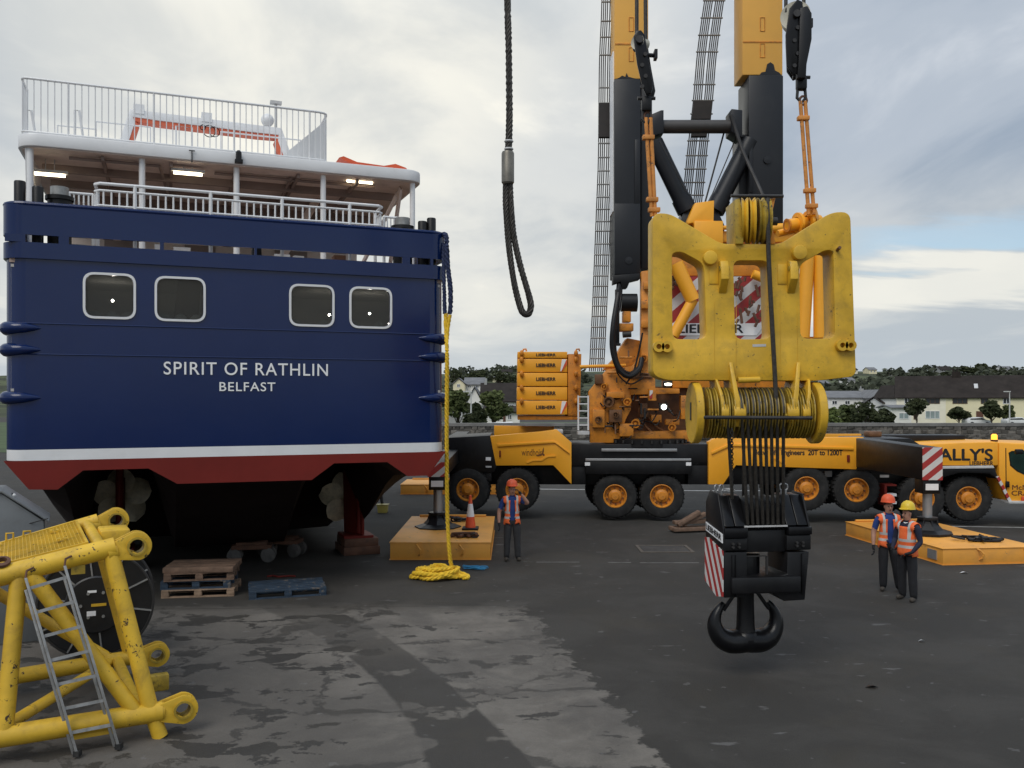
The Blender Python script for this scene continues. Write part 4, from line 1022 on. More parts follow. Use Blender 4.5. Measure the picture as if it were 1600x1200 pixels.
def smooth(pts, k=5):
    out = []; n = len(pts)
    for i in range(n - 1):
        p0, p1, p2, p3 = pts[max(i - 1, 0)], pts[i], pts[i + 1], pts[min(i + 2, n - 1)]
        for j in range(k):
            t = j / k; out.append(.5 * ((2 * p1) + (p2 - p0) * t + (2 * p0 - 5 * p1 + 4 * p2 - p3) * t * t + (3 * p1 - p0 - 3 * p2 + p3) * t ** 3))
    out.append(pts[-1]); return out
b = laid(smooth([pc(696.5, 490), pc(697, 520), pc(698.5, 560, 18.0), pc(698, 700, 18.3), pc(699, 800, 18.6), pc(702, 860, 18.7), pc(706, 888, 18.8)], 6), .045, 22); b.build('hanging_rope', ROPEY, rp)
b = laid(smooth([pc(703, 492), pc(700, 512), pc(698.5, 530)], 4), .04, 22); b.build('hanging_rope', ROPEY, rp)
b = laid(smooth([pc(693, 366, 18.25), pc(697.5, 372), pc(699, 410), pc(704, 455), pc(703, 490)], 5), .055, 24); b.build('chafe_sleeve', ROPEB, rp)
b = laid(smooth([pc(693, 380, 18.25), pc(693.5, 430), pc(695, 490)], 5), .045, 24); b.build('chafe_sleeve', ROPEB, rp)
cc = G(686, 904); pts = []; rnd = random.Random(11)
for i in range(150):
    t = i * .33; lay = i / 150
    a_ = .40 + .10 * math.sin(t * .37) + rnd.uniform(-.02, .02) - .12 * lay; bb = .20 + .05 * math.cos(t * .53) - .05 * lay
    pts.append(cc + Vector((-.06 + a_ * math.cos(t) * 1.12, bb * math.sin(t) * 1.6, .05 + .17 * lay + .03 * math.sin(t * 1.7))))
pts += [P(706, 888, 18.75)]
b = laid(pts, .05, 20); b.build('coil', ROPEY, rp)
b = laid(smooth([cc + Vector((.25, .05, .15)), cc + Vector((.45, -.1, .08)), cc + Vector((.58, -.15, .05)), cc + Vector((.6, .02, .05)), cc + Vector((.42, .12, .1))], 6), .05, 20); b.build('coil', ROPEY, rp)
cc = G(742, 889); b = MB(); rnd = random.Random(9)
for k in range(5):
    p = []; a0 = rnd.uniform(0, 6)
    for i in range(9): p.append(cc + Vector((rnd.uniform(-.28, .28), rnd.uniform(-.22, .22), rnd.uniform(.01, .08))))
    b.tube(smooth(p, 5), .008, 5)
o = b.build('twine', TWINE, None, cc); tag(o, 'loose tangle of thin blue twine lying beside the yellow coil', 'twine')

# ------------------------------------------------------------------ things under and around the hull
t = thing('keel_block', 'rust brown support block below the right-hand rudder', 'support block', S(xa, 4.7, 0))
b = MB(); q = SI @ MX[t].translation
b.lohi((q.x - .45, 4.1, 0), (q.x + .45, 5.3, .2)); put('lower_beam', b.mesh('lower_beam', RUST, (SI @ MX[t]).inverted(), bevel=.015), t)
b = MB(); b.lohi((q.x - .42, 4.15, .2), (q.x + .42, 5.2, .395)); put('upper_beam', b.mesh('upper_beam', RUST, (SI @ MX[t]).inverted(), bevel=.015), t)
t2 = thing('keel_block', 'rust brown support block below the left-hand rudder', 'support block', S(xb, 4.7, 0)); q = SI @ MX[t2].translation
b = MB(); b.lohi((q.x - .45, 4.1, 0), (q.x + .45, 5.3, .2)); put('lower_beam', b.mesh('lower_beam', RUST, (SI @ MX[t2]).inverted(), bevel=.015), t2)
b = MB(); b.lohi((q.x - .42, 4.15, .2), (q.x + .42, 5.2, .395)); put('upper_beam', b.mesh('upper_beam', RUST, (SI @ MX[t2]).inverted(), bevel=.015), t2)
for i, (x, y) in enumerate(((0, 8.5), (0, 12), (0, 15.5), (0, 20))):
    t = thing('keel_stack', ['dark timber stack under the keel, nearest the stern', 'dark timber stack under the keel, second from the stern', 'dark timber stack under the keel, third from the stern', 'dark timber stack under the keel, nearest the bow'][i], 'support block', S(x, y, 0), SA, 'timber stacks carrying the keel')
    for k in range(2):
        b = MB(); b.box((0, 0, .0875 + k * .175), (1.6 - .5 * k, .5, .172)); put('timber', b.mesh('timber', RUST, bevel=.01), t)
DOLLYW = paint('dolly_wheel', (.11, .105, .10), .6, .3, 8, dirt=.5)
def dolly(loc, rz, label):
    t = thing('dolly', label, 'dolly', loc, rz); M = MX[t]
    b = MB(); b.box((0, 0, .36), (.9, .5, .10)); b.box((0, .15, .44), (.7, .12, .07)); b.box((0, -.15, .44), (.7, .12, .07)); put('frame', b.mesh('frame', RUST, bevel=.01), t)
    for sx in (-.38, .38):
        for sy in (-.2, .2):
            b = MB(); b.lathe([(0, -.06), (.13, -.06), (.17, -.045), (.17, .045), (.13, .06), (0, .06)], (sx, sy, .17), (.25, 1, 0), 16); put('wheel', b.mesh('wheel', DOLLYW), t)
dolly(G(394, 877), .2, 'small rusty dolly with pale wheels on the ground, left of the pair under the hull')
dolly(G(441, 868), -.15, 'small rusty dolly with pale wheels on the ground, right of the pair under the hull')
# trestle beyond the hull
t = thing('trestle', 'dark steel trestle standing behind the right-hand rudder', 'trestle', G(585, 800)); c = G(585, 800)
b = MB()
for sx in (-.3, .3): b.bar(c + Vector((sx, 0, 0)), c + Vector((sx * .6, .1, .8)), .07, .07)
put('leg', b.mesh('leg', DARKST, MX[t].inverted()), t)
b = MB(); b.box(c + Vector((0, .1, .84)), (.7, .16, .1)); b.build('top_beam', DARKST, t)
t = thing('yellow_tub', 'small yellow plastic tub on the ground behind the rudder', 'tub', G(598, 801)); c = G(598, 801)
b = MB(); b.prism([c + Vector((x, -.12, z)) for x, z in ((-.15, 0), (.15, 0), (.18, .26), (-.18, .26))], (0, .28, 0)); b.build('body', paint('tub_yellow', (.62, .5, .12), .5), t, bevel=.01)
b = MB(); b.box(c + Vector((0, .02, .27)), (.4, .32, .03)); b.build('lid', paint('tub_lid', (.5, .42, .15), .5), t)
# pallets
def pallet(name, label, c, rz, mat, w=1.2, d=1.0, z0=0.0, group=None):
    t = thing(name, label, 'pallet', (c[0], c[1], z0), rz, group); rnd = random.Random(sum(map(ord, label)))
    for i in range(3):
        b = MB(); b.box((0, (i - 1) * (d / 2 - .05), .011), (w, .10, .022)); put('bottom_board', b.mesh('bottom_board', mat), t)
        for j in range(3):
            b = MB(); b.box(((j - 1) * (w / 2 - .07), (i - 1) * (d / 2 - .06), .066), (.14, .11, .088)); put('block', b.mesh('block', mat, bevel=.004), t)
    for j in range(3):
        b = MB(); b.box(((j - 1) * (w / 2 - .07), 0, .121), (.13, d, .021)); put('stringer_board', b.mesh('stringer_board', mat), t)
    for i in range(7):
        b = MB(); b.box((rnd.uniform(-.01, .01), -d / 2 + .06 + i * (d - .12) / 6, .143), (w, .105, .022), rnd.uniform(-.012, .012)); put('top_board', b.mesh('top_board', mat), t)
    return t
c = G(312, 930)
c = Vector((c.x - .05, c.y + .3, 0))
pallet('pallet', 'pale wooden pallet at the bottom of the stack by the cable drum', c, .16, WOODP, 1.35, 1.0)
for i, (z, dx, lb, mt) in enumerate(((.156, -.05, 'blue-stained wooden pallet, second from the bottom of the stack', BLUEW), (.312, 0, 'brown wooden pallet, third from the bottom of the stack', WOOD))):
    pallet('pallet', lb, (c.x + dx, c.y + .02, 0), .16 + .03 * i, mt, 1.3, .98, z)
t = thing('timber_bundle', 'bundle of brown planks lying on top of the pallet stack', 'planks', (c.x + .02, c.y, .468), .12)
for i in range(4):
    b = MB(); b.box((0, -.36 + i * .235, .05 + .004 * (i % 2)), (1.32, .215, .10), .015 * (i - 1.5)); put('plank', b.mesh('plank', WOOD, bevel=.006), t)
c = G(448, 925)
pallet('pallet', 'blue wooden pallet lying flat alone on the asphalt', c, .3, BLUEW, 1.45, 1.05)
t = thing('red_strap', 'red strap lying on the asphalt behind the blue pallet', 'strap', G(432, 902)); c = G(432, 902)
b = MB(); b.tube([c + Vector((x, y, .02)) for x, y in ((-.2, 0), (-.1, .08), (.05, -.04), (.25, .05), (.4, .02))], .02, 6); b.build('webbing', REDAF, t)
# ================================================================== LATTICE BOOM SECTION (front left)
E = Vector((-.876, -.483, 0)); Wd = Vector((-.483, .876, 0)); E.normalize(); Wd.normalize()   # along the boom (to the left), across it (away)
NB, FB = Vector((-3.77, 10.12, .28)), Vector((-4.90, 12.2, .30))         # near / far bottom lug
NT, FT = Vector((-4.32, 10.17, 2.13)), Vector((-5.46, 12.2, 2.15))       # near / far top lug
lat = thing('lattice_section', 'yellow tubular lattice boom section lying on the asphalt, chipped paint and open lugs', 'crane boom', (NB.x, NB.y, 0))
def chord(p, L, drop): return p + E * L + Vector((0, 0, -drop))
LL = 3.0
ends = {}
for nm, p, drop in (('near_bottom', NB, .0), ('far_bottom', FB, .1), ('near_top', NT, .55), ('far_top', FT, .72)):
    a, c = p + E * .22, chord(p, LL, drop); ends[nm] = (a, c)
    b = MB(); b.tube([a, a.lerp(c, .5), c], .112 if 'near' in nm else .10, 16); b.build('chord', LATT, lat)
    # lug: two cheek plates round a hollow boss
    d = (p - c).normalized(); up = Vector((0, 0, 1)); up = (up - d * up.dot(d)).normalized(); sd = d.cross(up)
    rr = .165
    b = MB()
    for off in ((-.075, .03), (.045, .03)):
        o = off[0]; pl = []
        for i in range(13):
            t = -math.pi / 2 + math.pi * i / 12; pl.append(p + d * (rr * math.cos(t)) + up * (rr * math.sin(t)))
        pl = [p - d * .24 - up * .10] + pl + [p - d * .24 + up * .10]
        # plate with a bore: ring built from quads
        ring = []; m = len(pl)
        inner = []
        for i in range(m):
            ang = math.atan2((pl[i] - p).dot(up), (pl[i] - p).dot(d)); inner.append(p + d * (.085 * math.cos(ang)) + up * (.085 * math.sin(ang)))
        v0 = [q + sd * o for q in pl] + [q + sd * o for q in inner] + [q + sd * (o + off[1]) for q in pl] + [q + sd * (o + off[1]) for q in inner]
        f = []
        for i in range(m):
            j = (i + 1) % m; f += [(i, j, m + j, m + i), (2 * m + i, 3 * m + i, 3 * m + j, 2 * m + j), (i, 2 * m + i, 2 * m + j, j), (m + i, m + j, 3 * m + j, 3 * m + i)]
        b.add(v0, f)
    lg = b.build('lug', LATT, lat, bevel=.006)
    b = MB(); b.lathe([(.105, -.10), (.105, .10), (.082, .10), (.082, -.10), (.105, -.10)], p, sd, 18); b.build('boss', YELLOW_D, lg)
    b = MB(); b.tube([p - d * .3, p - d * .2], [.115, .10], 14); b.build('lug_socket', LATT, lg)
def node(nm, s): a, c = ends[nm]; return a.lerp(c, s)
b = MB(); b.tube([node('near_top', .02), node('near_bottom', .04)], .088, 14); b.build('end_post', LATT, lat)
b = MB(); b.tube([node('far_top', .02), node('far_bottom', .04)], .08, 14); b.build('end_post', LATT, lat)
def s_at(nm, u):
    a, c = ends[nm]; k = (u - 800) / F; return (k * a.y - a.x) / ((c.x - a.x) - k * (c.y - a.y))
b = MB(); b.tube([node('near_top', s_at('near_top', 42)), node('near_bottom', .09)], .085, 14); b.build('diagonal', LATT, lat)
b = MB(); b.tube([node('near_top', s_at('near_top', 30)), node('near_bottom', s_at('near_bottom', 6))], .088, 14); b.build('diagonal', LATT, lat)
b = MB(); b.tube([node('far_top', .62), node('far_bottom', .12)], .075, 12); b.build('diagonal', LATT, lat)
for s0, s1 in ((.08, .08),):
    b = MB(); b.tube([node('near_bottom', .08), node('far_bottom', .10)], .07, 12); b.build('cross_tube', LATT, lat)
b = MB(); b.tube([node('near_bottom', .62), node('far_bottom', .12)], .065, 12); b.build('bottom_diagonal', LATT, lat)
b = MB(); b.tube([node('near_top', .05), node('far_top', .05)], .07, 12); b.build('cross_tube', LATT, lat)
b = MB(); b.tube([node('near_top', .66), node('far_top', .66)], .06, 12); b.build('cross_tube', LATT, lat)
# short support leg under the near lug
q = NB + E * .30
b = MB(); b.tube([Vector((q.x, q.y, q.z - .08)), Vector((q.x + .06, q.y + .02, .0))], .085, 12); b.build('support_leg', LATT, lat)
# sheave bracket between the top lugs
c = NT.lerp(FT, .55) + E * .12
b = MB(); M3 = Matrix((E, Wd, Vector((0, 0, 1)))).transposed()
b.box(c + Vector((0, 0, -.08)), (.34, .5, .24), M=M3); b.build('end_bracket', LATT, lat, bevel=.02)
c = NB.lerp(FB, .42) + E * .15
b = MB(); b.box(c + Vector((0, 0, .03)), (.26, .14, .2), M=M3); b.build('end_bracket', YELLOW_D, lat, bevel=.02)
# walkway grating between the top chords
a0, a1 = node('near_top', .10), node('near_top', .98); f0, f1 = node('far_top', .10), node('far_top', .98)
off = Vector((0, 0, .085)); wv = (f0 - a0).normalized(); a0 += wv * .16 + off; a1 += wv * .16 + off; f0 -= wv * .12; f1 -= wv * .12; f0 += off; f1 += off
b = MB(); n1, n2 = 62, 52
for i in range(n1 + 1):
    p, q = a0.lerp(a1, i / n1), f0.lerp(f1, i / n1); b.bar(p, q, .008, .028)
for j in range(n2 + 1):
    p, q = a0.lerp(f0, j / n2), a1.lerp(f1, j / n2); b.bar(p + Vector((0, 0, .004)), q + Vector((0, 0, .004)), .008, .014)
gr = b.build('grating', LATT, lat, fix=False, smooth=False); gr['kind'] = 'stuff'
for (p, q) in ((a0, f0), (a0.lerp(a1, .42), f0.lerp(f1, .42)), (a0, a1), (f0, f1)):
    b = MB(); b.bar(p, q, .03, .05); b.build('grating_edge', LATT, lat)
b = MB(); rnd = random.Random(2)
for i, j in ((.08, .3), (.10, .75), (.36, .2), (.36, .55), (.36, .85), (.45, .15), (.45, .5), (.45, .8), (.7, .3), (.7, .7)):
    p = a0.lerp(a1, i).lerp(f0.lerp(f1, i), j); b.box(p + Vector((0, 0, .03)), (.03, .11, .03), M=M3); b.box(p + Vector((0, 0, .03)) + E * .07, (.03, .11, .03), M=M3)
b.build('grating_clip', LATT, lat)
p = f0.lerp(f1, .50); b = MB()
for s in (-.12, .12): b.bar(p + E * s, p + E * s + Vector((0, 0, .16)), .035, .05)
b.tube([p - E * .12 + Vector((0, 0, .05)), p + E * .12 + Vector((0, 0, .05))], .035, 8); b.build('hand_clamp', LATT, lat)
for s, hh in ((.30, .1), (.22, .06)):
    p = f0.lerp(f1, s); b = MB(); b.tube([p, p + Vector((0, 0, hh)), p + E * .08 + Vector((0, 0, hh)), p + E * .08], .014, 6); b.build('loop', LATT, lat)
p = node('near_top', .40) + Vector((0, 0, .12)); b = MB(); b.lathe([(.06, 0), (.085, .02), (.085, .05), (.05, .06), (.05, 0)], p, (.2, -.5, 1), 14); b.build('ring_eye', RUST, lat)
p = node('near_bottom', s_at('near_bottom', 150)); b = MB(); b.box(p + Vector((0, -.05, -.105)), (.42, .03, .07), M=M3); b.build('name_plate', LATT, lat)
p = node('near_top', s_at('near_top', 122)); b = MB(); b.box(p + Vector((.02, -.04, -.14)), (.14, .03, .10), M=M3); b.build('hanger_plate', YELLOW_D, lat)
# black cable drum behind the lattice
DC = Vector(((150 - 800) / F * 13.0, 13.0, .80))
dr = thing('cable_drum', 'large black cable drum with thin steel spokes standing behind the yellow lattice', 'cable drum', (DC.x, DC.y, 0))
ax = Vector((.38, -.92, 0)).normalized()
BLKP = paint('black_plastic', (.012, .012, .013), .4, .3, 3)
for s in (0, .8):
    c = DC - ax * s; b = MB(); b.lathe([(.79, -.02), (.80, 0), (.79, .02), (.765, .02), (.765, -.02), (.79, -.02)], c, ax, 48); fl = b.build('flange', DARKST, dr)
    b = MB(); b.lathe([(.2, -.012), (.762, -.012), (.762, .0), (.2, .0)], c, ax, 48); b.build('flange_disc', BLKP, fl)
    for k in range(10):
        t = 2 * math.pi * k / 10 + .2; x, y = frame(ax); d = x * math.cos(t) + y * math.sin(t)
        b = MB(); b.bar(c + d * .40 + ax * .016, c + d * .77 + ax * .016, .022, .02, ax); b.build('spoke', GALV, fl)
b = MB(); b.cyl(DC - ax * .8, DC - ax * .01, .52, 32); b.build('cable_winding', paint('black_cable', (.014, .014, .015), .5, .2, 20, bump=.3), dr)
b = MB(); b.lathe([(0, .05), (.40, .05), (.42, .03), (.42, 0)], DC, ax, 40); b.build('hub_cover', BLKP, dr)
x, y = frame(ax)
for (du, dv, w, h, m) in ((.05, .20, .12, .035, WHITEPRINT), (-.04, 0, .20, .04, YELLOW), (.06, -.12, .12, .07, WHITEPRINT)):
    c = DC + x * du + Vector((0, 0, dv)) + ax * .056; b = MB(); b.bar(c - x * w / 2, c + x * w / 2, .006, h, (0, 0, 1)); b.build('label', m, dr)
b = MB()
for k in range(6):
    t = 2 * math.pi * k / 6; d = x * math.cos(t) + y * math.sin(t); b = MB(); b.cyl(DC + d * .2 + ax * .05, DC + d * .2 + ax * .075, .022, 8); b.build('bolt', GALV, dr)
# support bars for the drum
b = MB(); b.box(DC - ax * .4 + Vector((.5, 0, -.76)), (.12, 1.0, .08), math.atan2(ax.y, ax.x) + R(90)); b.build('chock', DARKST, dr)
# aluminium double ladder leaning on the near chord
ld = thing('ladder', 'grey aluminium extension ladder leaning against the yellow lattice', 'ladder', G(150, 1155))
def before(nm, u, v, gap):
    q = node(nm, s_at(nm, u)); return P(u, v, q.y - gap)
t1_, t2_ = before('near_top', 40, 903, .20), before('near_top', 101, 884, .20)
f1_, f2_ = before('near_bottom', 121, 1170, .20), before('near_bottom', 186, 1150, .20); f1_.z = .02; f2_.z = .02
nrm = (f2_ - f1_).cross(t1_ - f1_).normalized(); nrm = nrm if nrm.y < 0 else -nrm
for lay, (s0, s1) in enumerate(((.0, 1.0), (-.0, .93))):
    o = -nrm * (.09 * lay) + (Vector((-.05, .02, 0)) * lay)
    for (a, c) in ((f1_, t1_), (f2_, t2_)):
        b = MB(); b.bar(a.lerp(c, s0) + o, a.lerp(c, s1) + o, .028, .075, nrm); b.build('rail', GALV, ld, bevel=.004)
    if lay == 0:
        for k in range(7):
            s = .13 + k * .135; b = MB(); b.bar(f1_.lerp(t1_, s) + o, f2_.lerp(t2_, s) + o, .032, .032, nrm); b.build('rung', GALV, ld)
for a in (f1_, f2_):
    b = MB(); b.box(a + Vector((0, 0, .03)), (.06, .08, .06)); b.build('foot', RUBBER, ld)
for c in (t1_, t2_):
    b = MB(); b.tube([c, c + Vector((0, .02, .07)), c + Vector((0, .14, .08))], .012, 6); b.build('hook', RUST, ld)
# grey cabinet at the left edge
CB = Vector((-8.95, 14.4, 0))
cab_ = thing('steel_cabinet', 'grey sloping-topped steel cabinet at the left edge below the hull', 'cabinet', CB)
CZ = R(27); q0 = P(72, 0, 14.0); CB = Vector((q0.x, q0.y, 0)); cab_.location = CB; cab_.rotation_euler.z = CZ; MX[cab_] = Matrix.Translation(CB) @ Matrix.Rotation(CZ, 4, 'Z')
z1 = P(0, 814, 14).z; IC = MX[cab_]
def cput(b, nm, mt, bv): put(nm, b.mesh(nm, mt, None, bevel=bv), cab_)
b = MB(); b.prism([(-1.5, 0, 0), (-1.5, 0, z1 + .5), (-.62, 0, z1 + .47), (-.03, 0, z1), (-.03, 0, 0)], (0, .9, 0)); cput(b, 'body', GREYBOX, .015)
b = MB(); b.prism([(-1.5, -.04, z1 + .505), (-.61, -.04, z1 + .475), (.05, -.04, z1 - .03), (.05, -.04, z1 + .01), (-.60, -.04, z1 + .515), (-1.5, -.04, z1 + .545)], (0, .98, 0)); cput(b, 'lid', GREYBOX, .01)
b = MB(); b.tube(smooth([P(19, 770, 13.9), P(18, 800, 13.9), P(16, 830, 13.9), P(5, 870, 13.9)], 4), .008, 6); b.tube(smooth([P(0, 826, 13.9), P(30, 822, 13.9), P(75, 810, 13.9)], 4), .008, 6); b.build('cable', BLACK, cab_)
p = P(22, 774, 13.92); b = MB(); b.ball(p, .03, 10, 8); b.build('cable_clip', LGREY, cab_)

# ================================================================== WIRE ROPE LOOP hanging near the camera
wl = thing('wire_rope_sling', 'thick dark wire rope with a pressed ferrule and hanging eye loop', 'wire rope', P(793, 260, 7.0))
def lay_rope(pts, r, turns, mat, name, parent, n=6, step=.03):
    dens = []
    for a, c in zip(pts[:-1], pts[1:]):
        k = max(1, int((c - a).length / step)); dens += [a.lerp(c, i / k) for i in range(k)]
    dens.append(pts[-1]); b = MB(); fr = []; prev = None
    for i in range(len(dens)):
        d = (dens[min(i + 1, len(dens) - 1)] - dens[max(i - 1, 0)]).normalized()
        if prev is None: x, y = frame(d)
        else: x = (prev - d * prev.dot(d)).normalized(); y = d.cross(x)
        prev = x; fr.append((x, y))
    for q in range(n):
        out = []; s = 0
        for i, p in enumerate(dens):
            if i: s += (p - dens[i - 1]).length
            t = s * turns + q * 2 * math.pi / n; x, y = fr[i]; out.append(p + (x * math.cos(t) + y * math.sin(t)) * r * .64)
        b.tube(out, r * .40, 6)
    b.tube(dens, r * .5, 6)
    return b.build(name, mat, parent)
q = lambda u, v: P(u, v, 7.0)
lay_rope(smooth([q(792, -420), q(792.5, -150), q(793, 0), q(794.5, 60), q(795.5, 120), q(796, 180), q(795, 222), q(794, 240)], 6), .029, 30, WIRE, 'standing_rope', wl)
lay_rope(smooth([q(790.5, 285), q(790.5, 320), q(793, 360), q(797, 400), q(804, 445), q(813, 480), q(819, 490), q(826, 490), q(829.5, 478), q(826, 460), q(813, 415), q(803, 370), q(799, 330), q(796.5, 285)], 7), .026, 32, WIRE, 'eye_loop', wl)
b = MB(); c = q(793.5, 262); b.lathe([(.040, -.132), (.050, -.118), (.050, .112), (.044, .126), (.03, .13)], c, (0, 0, 1), 20); b.build('ferrule', paint('ferrule_metal', (.20, .185, .155), .45, .25, 8, metal=.6, dirt=.4), wl)
b = MB()
for v in (221, 233): b.lathe([(.033, -.008), (.038, 0), (.033, .008)], q(795, v), (0, 0, 1), 14)
b.build('wire_whipping', LGREY, wl)
# ================================================================== MOBILE CRANE
class Plane:
    """near flank of the carrier: its right-hand end stands a little closer to the eye"""
    def __init__(s, o=0.0): s.o = o
    def __call__(s, u): return 28.158 / (1 + .1006 * (u - 800) / F) + s.o
    def __add__(s, k): return Plane(s.o + k)
    def __sub__(s, k): return Plane(s.o - k)
DN = Plane()
XD = P(1400, 0, DN) - P(800, 0, DN); XD.z = 0; XD.normalize(); XA = math.atan2(XD.y, XD.x)
cr = thing('mobile_crane', 'orange eight-axle heavy mobile crane on outriggers with twin black and orange masts', 'crane', P(1000, HY + F * H / 29.0, 29.0))
def cb(name, mat, *prims, bevel=.012, parent=None):
    b = MB()
    for p in prims:
        if p[0] == 'b': b.uvb(*p[1:])
        elif p[0] == 'p': b.uvp(*p[1:])
        elif p[0] == 'c': b.cyl(*p[1:])
    return b.build(name, mat, parent or cr, bevel=bevel)
# ---- chassis
cb('chassis', BLACK, ('b', 702, 727, 1672, 757, DN + .55, 1.7))
for q in (('b', 893, 694, 1107, 728, DN + .05, 2.6), ('b', 766, 697, 893, 727, DN + .4, 1.9), ('b', 1108, 696, 1438, 729, DN + .4, 1.9)): cb('chassis_deck', BLACK, q)
cb('rear_box', BLACK, ('p', [(701, 684), (766, 680.5), (776, 729), (772, 738), (701, 738)], DN, 2.75))
for q in (('b', 750, 738, 768, 752, DN + .1, .3), ('b', 893, 728, 915, 757, DN + .1, .5), ('b', 1075, 722, 1108, 757, DN + .05, .6)): cb('side_step', BLACK, q)
fl = cb('side_flank', ORANGE, ('p', [(766, 681.5), (845, 674.5), (870, 671), (893, 691.5), (893, 757), (864.5, 727), (775, 727.5)], DN - .06, .3))
cb('flank_rib', ORANGE, ('p', [(777, 694), (864, 689), (868, 689.5), (890, 707), (890, 709.5), (867, 692), (777, 698)], DN - .11, .05), parent=fl, bevel=.006)
cb('flank_rib', ORANGE, ('p', [(822, 722), (830, 718), (846, 717.5), (854, 712), (868, 711), (868, 713.5), (855, 714.5), (847, 720), (832, 720.5), (824, 724)], DN - .09, .03), parent=fl, bevel=0)
cb('side_flank', ORANGE, ('p', [(772, 665), (866, 666), (866, 690), (772, 690)], DN + 2.65, .2))
cb('deck_winch', LGREY, ('b', 866, 671, 880, 678, DN + .6, .5), bevel=.03)
fr_ = cb('side_flank', ORANGE, ('p', [(1107, 691), (1118, 684.5), (1349, 683), (1351, 688), (1338, 733.5), (1215, 729.5), (1150, 727), (1130, 757), (1107, 757)], DN - .06, .3))
cb('flank_rib', ORANGE, ('p', [(1112, 706), (1140, 693), (1334, 699), (1334, 703), (1141, 697), (1112, 710)], DN - .11, .05), parent=fr_, bevel=.006)
cb('flank_rib', ORANGE, ('p', [(1205, 715), (1216, 716), (1228, 726), (1226, 727), (1214, 718), (1205, 717)], DN - .09, .03), parent=fr_, bevel=0)
cb('side_flank', ORANGE, ('b', 1112, 678, 1346, 690, DN + 2.65, .2))
text('lettering', 'windhoist', P(815, 712, DN - .063), XD, (0, 0, 1), P(850, 0, DN).x - P(815, 0, DN).x, P(0, 702, DN).z - P(0, 712, DN).z, BROWNPRINT, cr, .0)
b = MB()
hub = P(848, 709, DN - .066)
for a in (80, 200, 320):
    d = Vector((math.cos(R(a)), 0, math.sin(R(a)))); n_ = Vector((-d.z, 0, d.x)); b.prism([hub + n_ * .02, hub + d * .12 + n_ * .025, hub + d * .21, hub + d * .1 - n_ * .02, hub - n_ * .015], (0, .004, 0))
b.build('emblem', BROWNPRINT, cr, smooth=False)
text('lettering', 'Heavy Lift  Engineers  20T to 1200T', P(1177, 713, DN - .063), XD, (0, 0, 1), P(1317, 0, DN).x - P(1177, 0, DN).x, P(1240, 702.5, DN).z - P(1240, 713, DN).z, BLACKPRINT, cr, .045)
for q in (('b', 780, 704, 782.5, 714, DN - .1, .04), ('b', 1324, 711, 1328, 722, DN - .1, .04)): cb('flank_latch', REDAF, q, bevel=.003)
# silver side rails, tags
cb('side_rail', STEEL, ('b', 940, 701, 1058, 705.5, DN - .1, .1), bevel=.005)
cb('side_rail', STEEL, ('b', 915, 716.5, 1080, 720.5, DN - .12, .1), bevel=.005)
cb('outrigger_beam_cover', BLACK, ('b', 915, 721.5, 1080, 741, DN - .1, .5))
for u, v in ((918, 725), (1076, 725), (763, 717), (1353, 723), (1475, 734), (1406, 738)):
    cb('marker_plate', WHITEPRINT, ('b', u - 4, v - 2.6, u + 4, v + 2.6, DN - .13, .02), bevel=0)
for q in (('b', 759, 728, 768, 730.5, DN - .04, .02), ('b', 1375, 742, 1389, 746, DN + .1, .02), ('b', 1289, 736, 1300, 745, DN + .5, .02)): cb('small_plate', LGREY, q, bevel=0)
# ---- turntable, slew ring
tc = Vector((P(1008, 0, 29).x, 29.0, 0)); zt0, zt1 = P(0, 696, 29).z, P(0, 684, 29).z
b = MB(); b.lathe([(0, 0), (1.32, 0), (1.32, zt1 - zt0), (0, zt1 - zt0)], tc + Vector((0, 0, zt0)), (0, 0, 1), 40); b.build('slew_ring', BLACK, cr)
b = MB()
for k in range(28):
    t = 2 * math.pi * k / 28; p = tc + Vector((1.36 * math.cos(t), 1.36 * math.sin(t), zt0 + .12)); b.cyl(p, p + Vector((0, 0, .1)), .035, 6)
b.build('ring_bolt', DARKST, cr)['kind'] = 'stuff'
# ---- front carrier body and cab
cb('front_body', ORANGE, ('p', [(1441, 694.5), (1500, 692), (1560, 690.5), (1560, 727.5), (1441, 727.5)], DN - .2, 2.9), bevel=.03)
cb('front_trim', LGREY, ('p', [(1470, 728.5), (1552, 727.5), (1554, 731.5), (1470, 732.5)], DN - .24, .1), bevel=.004)
cb('wheel_arch', BLACK, ('p', [(1452, 732.5), (1555, 732.5), (1560, 749), (1546, 740), (1500, 738.5), (1476, 745), (1466, 758), (1452, 758)], DN - .2, .6))
cab = cb('driver_cab', ORANGE, ('p', [(1561, 691), (1585, 692.5), (1668, 694), (1676, 740), (1676, 784), (1578, 784), (1561, 745)], DN - .22, 2.7), bevel=.05)
cb('side_window', CABGLASS, ('p', [(1577.5, 708.5), (1582, 706), (1646, 705), (1650, 741), (1603, 741), (1590, 735), (1580, 726)], DN - .235, .02), parent=cab, bevel=0)
cb('window_seal', BLACK, ('p', [(1576, 707.5), (1581, 704.5), (1647, 703.5), (1652, 742.5), (1602, 742.5), (1589, 736.5), (1578.5, 727.5)], DN - .228, .02), parent=cab, bevel=0)
cb('door_seam', BLACK, ('p', [(1571, 700), (1572.3, 700), (1573, 776), (1571.7, 776)], DN - .226, .02), parent=cab, bevel=0)
cb('grab_handle', BLACK, ('b', 1572, 752, 1578, 762, DN - .30, .06), parent=cab, bevel=.02)
cb('mirror', BLACK, ('b', 1588, 702, 1600, 710, DN - .55, .12), parent=cab, bevel=.03)
cb('bumper_strip', HAZ, ('p', [(1557, 745), (1561, 744), (1581, 783), (1577, 786)], DN - .26, .05), parent=cab, bevel=0)
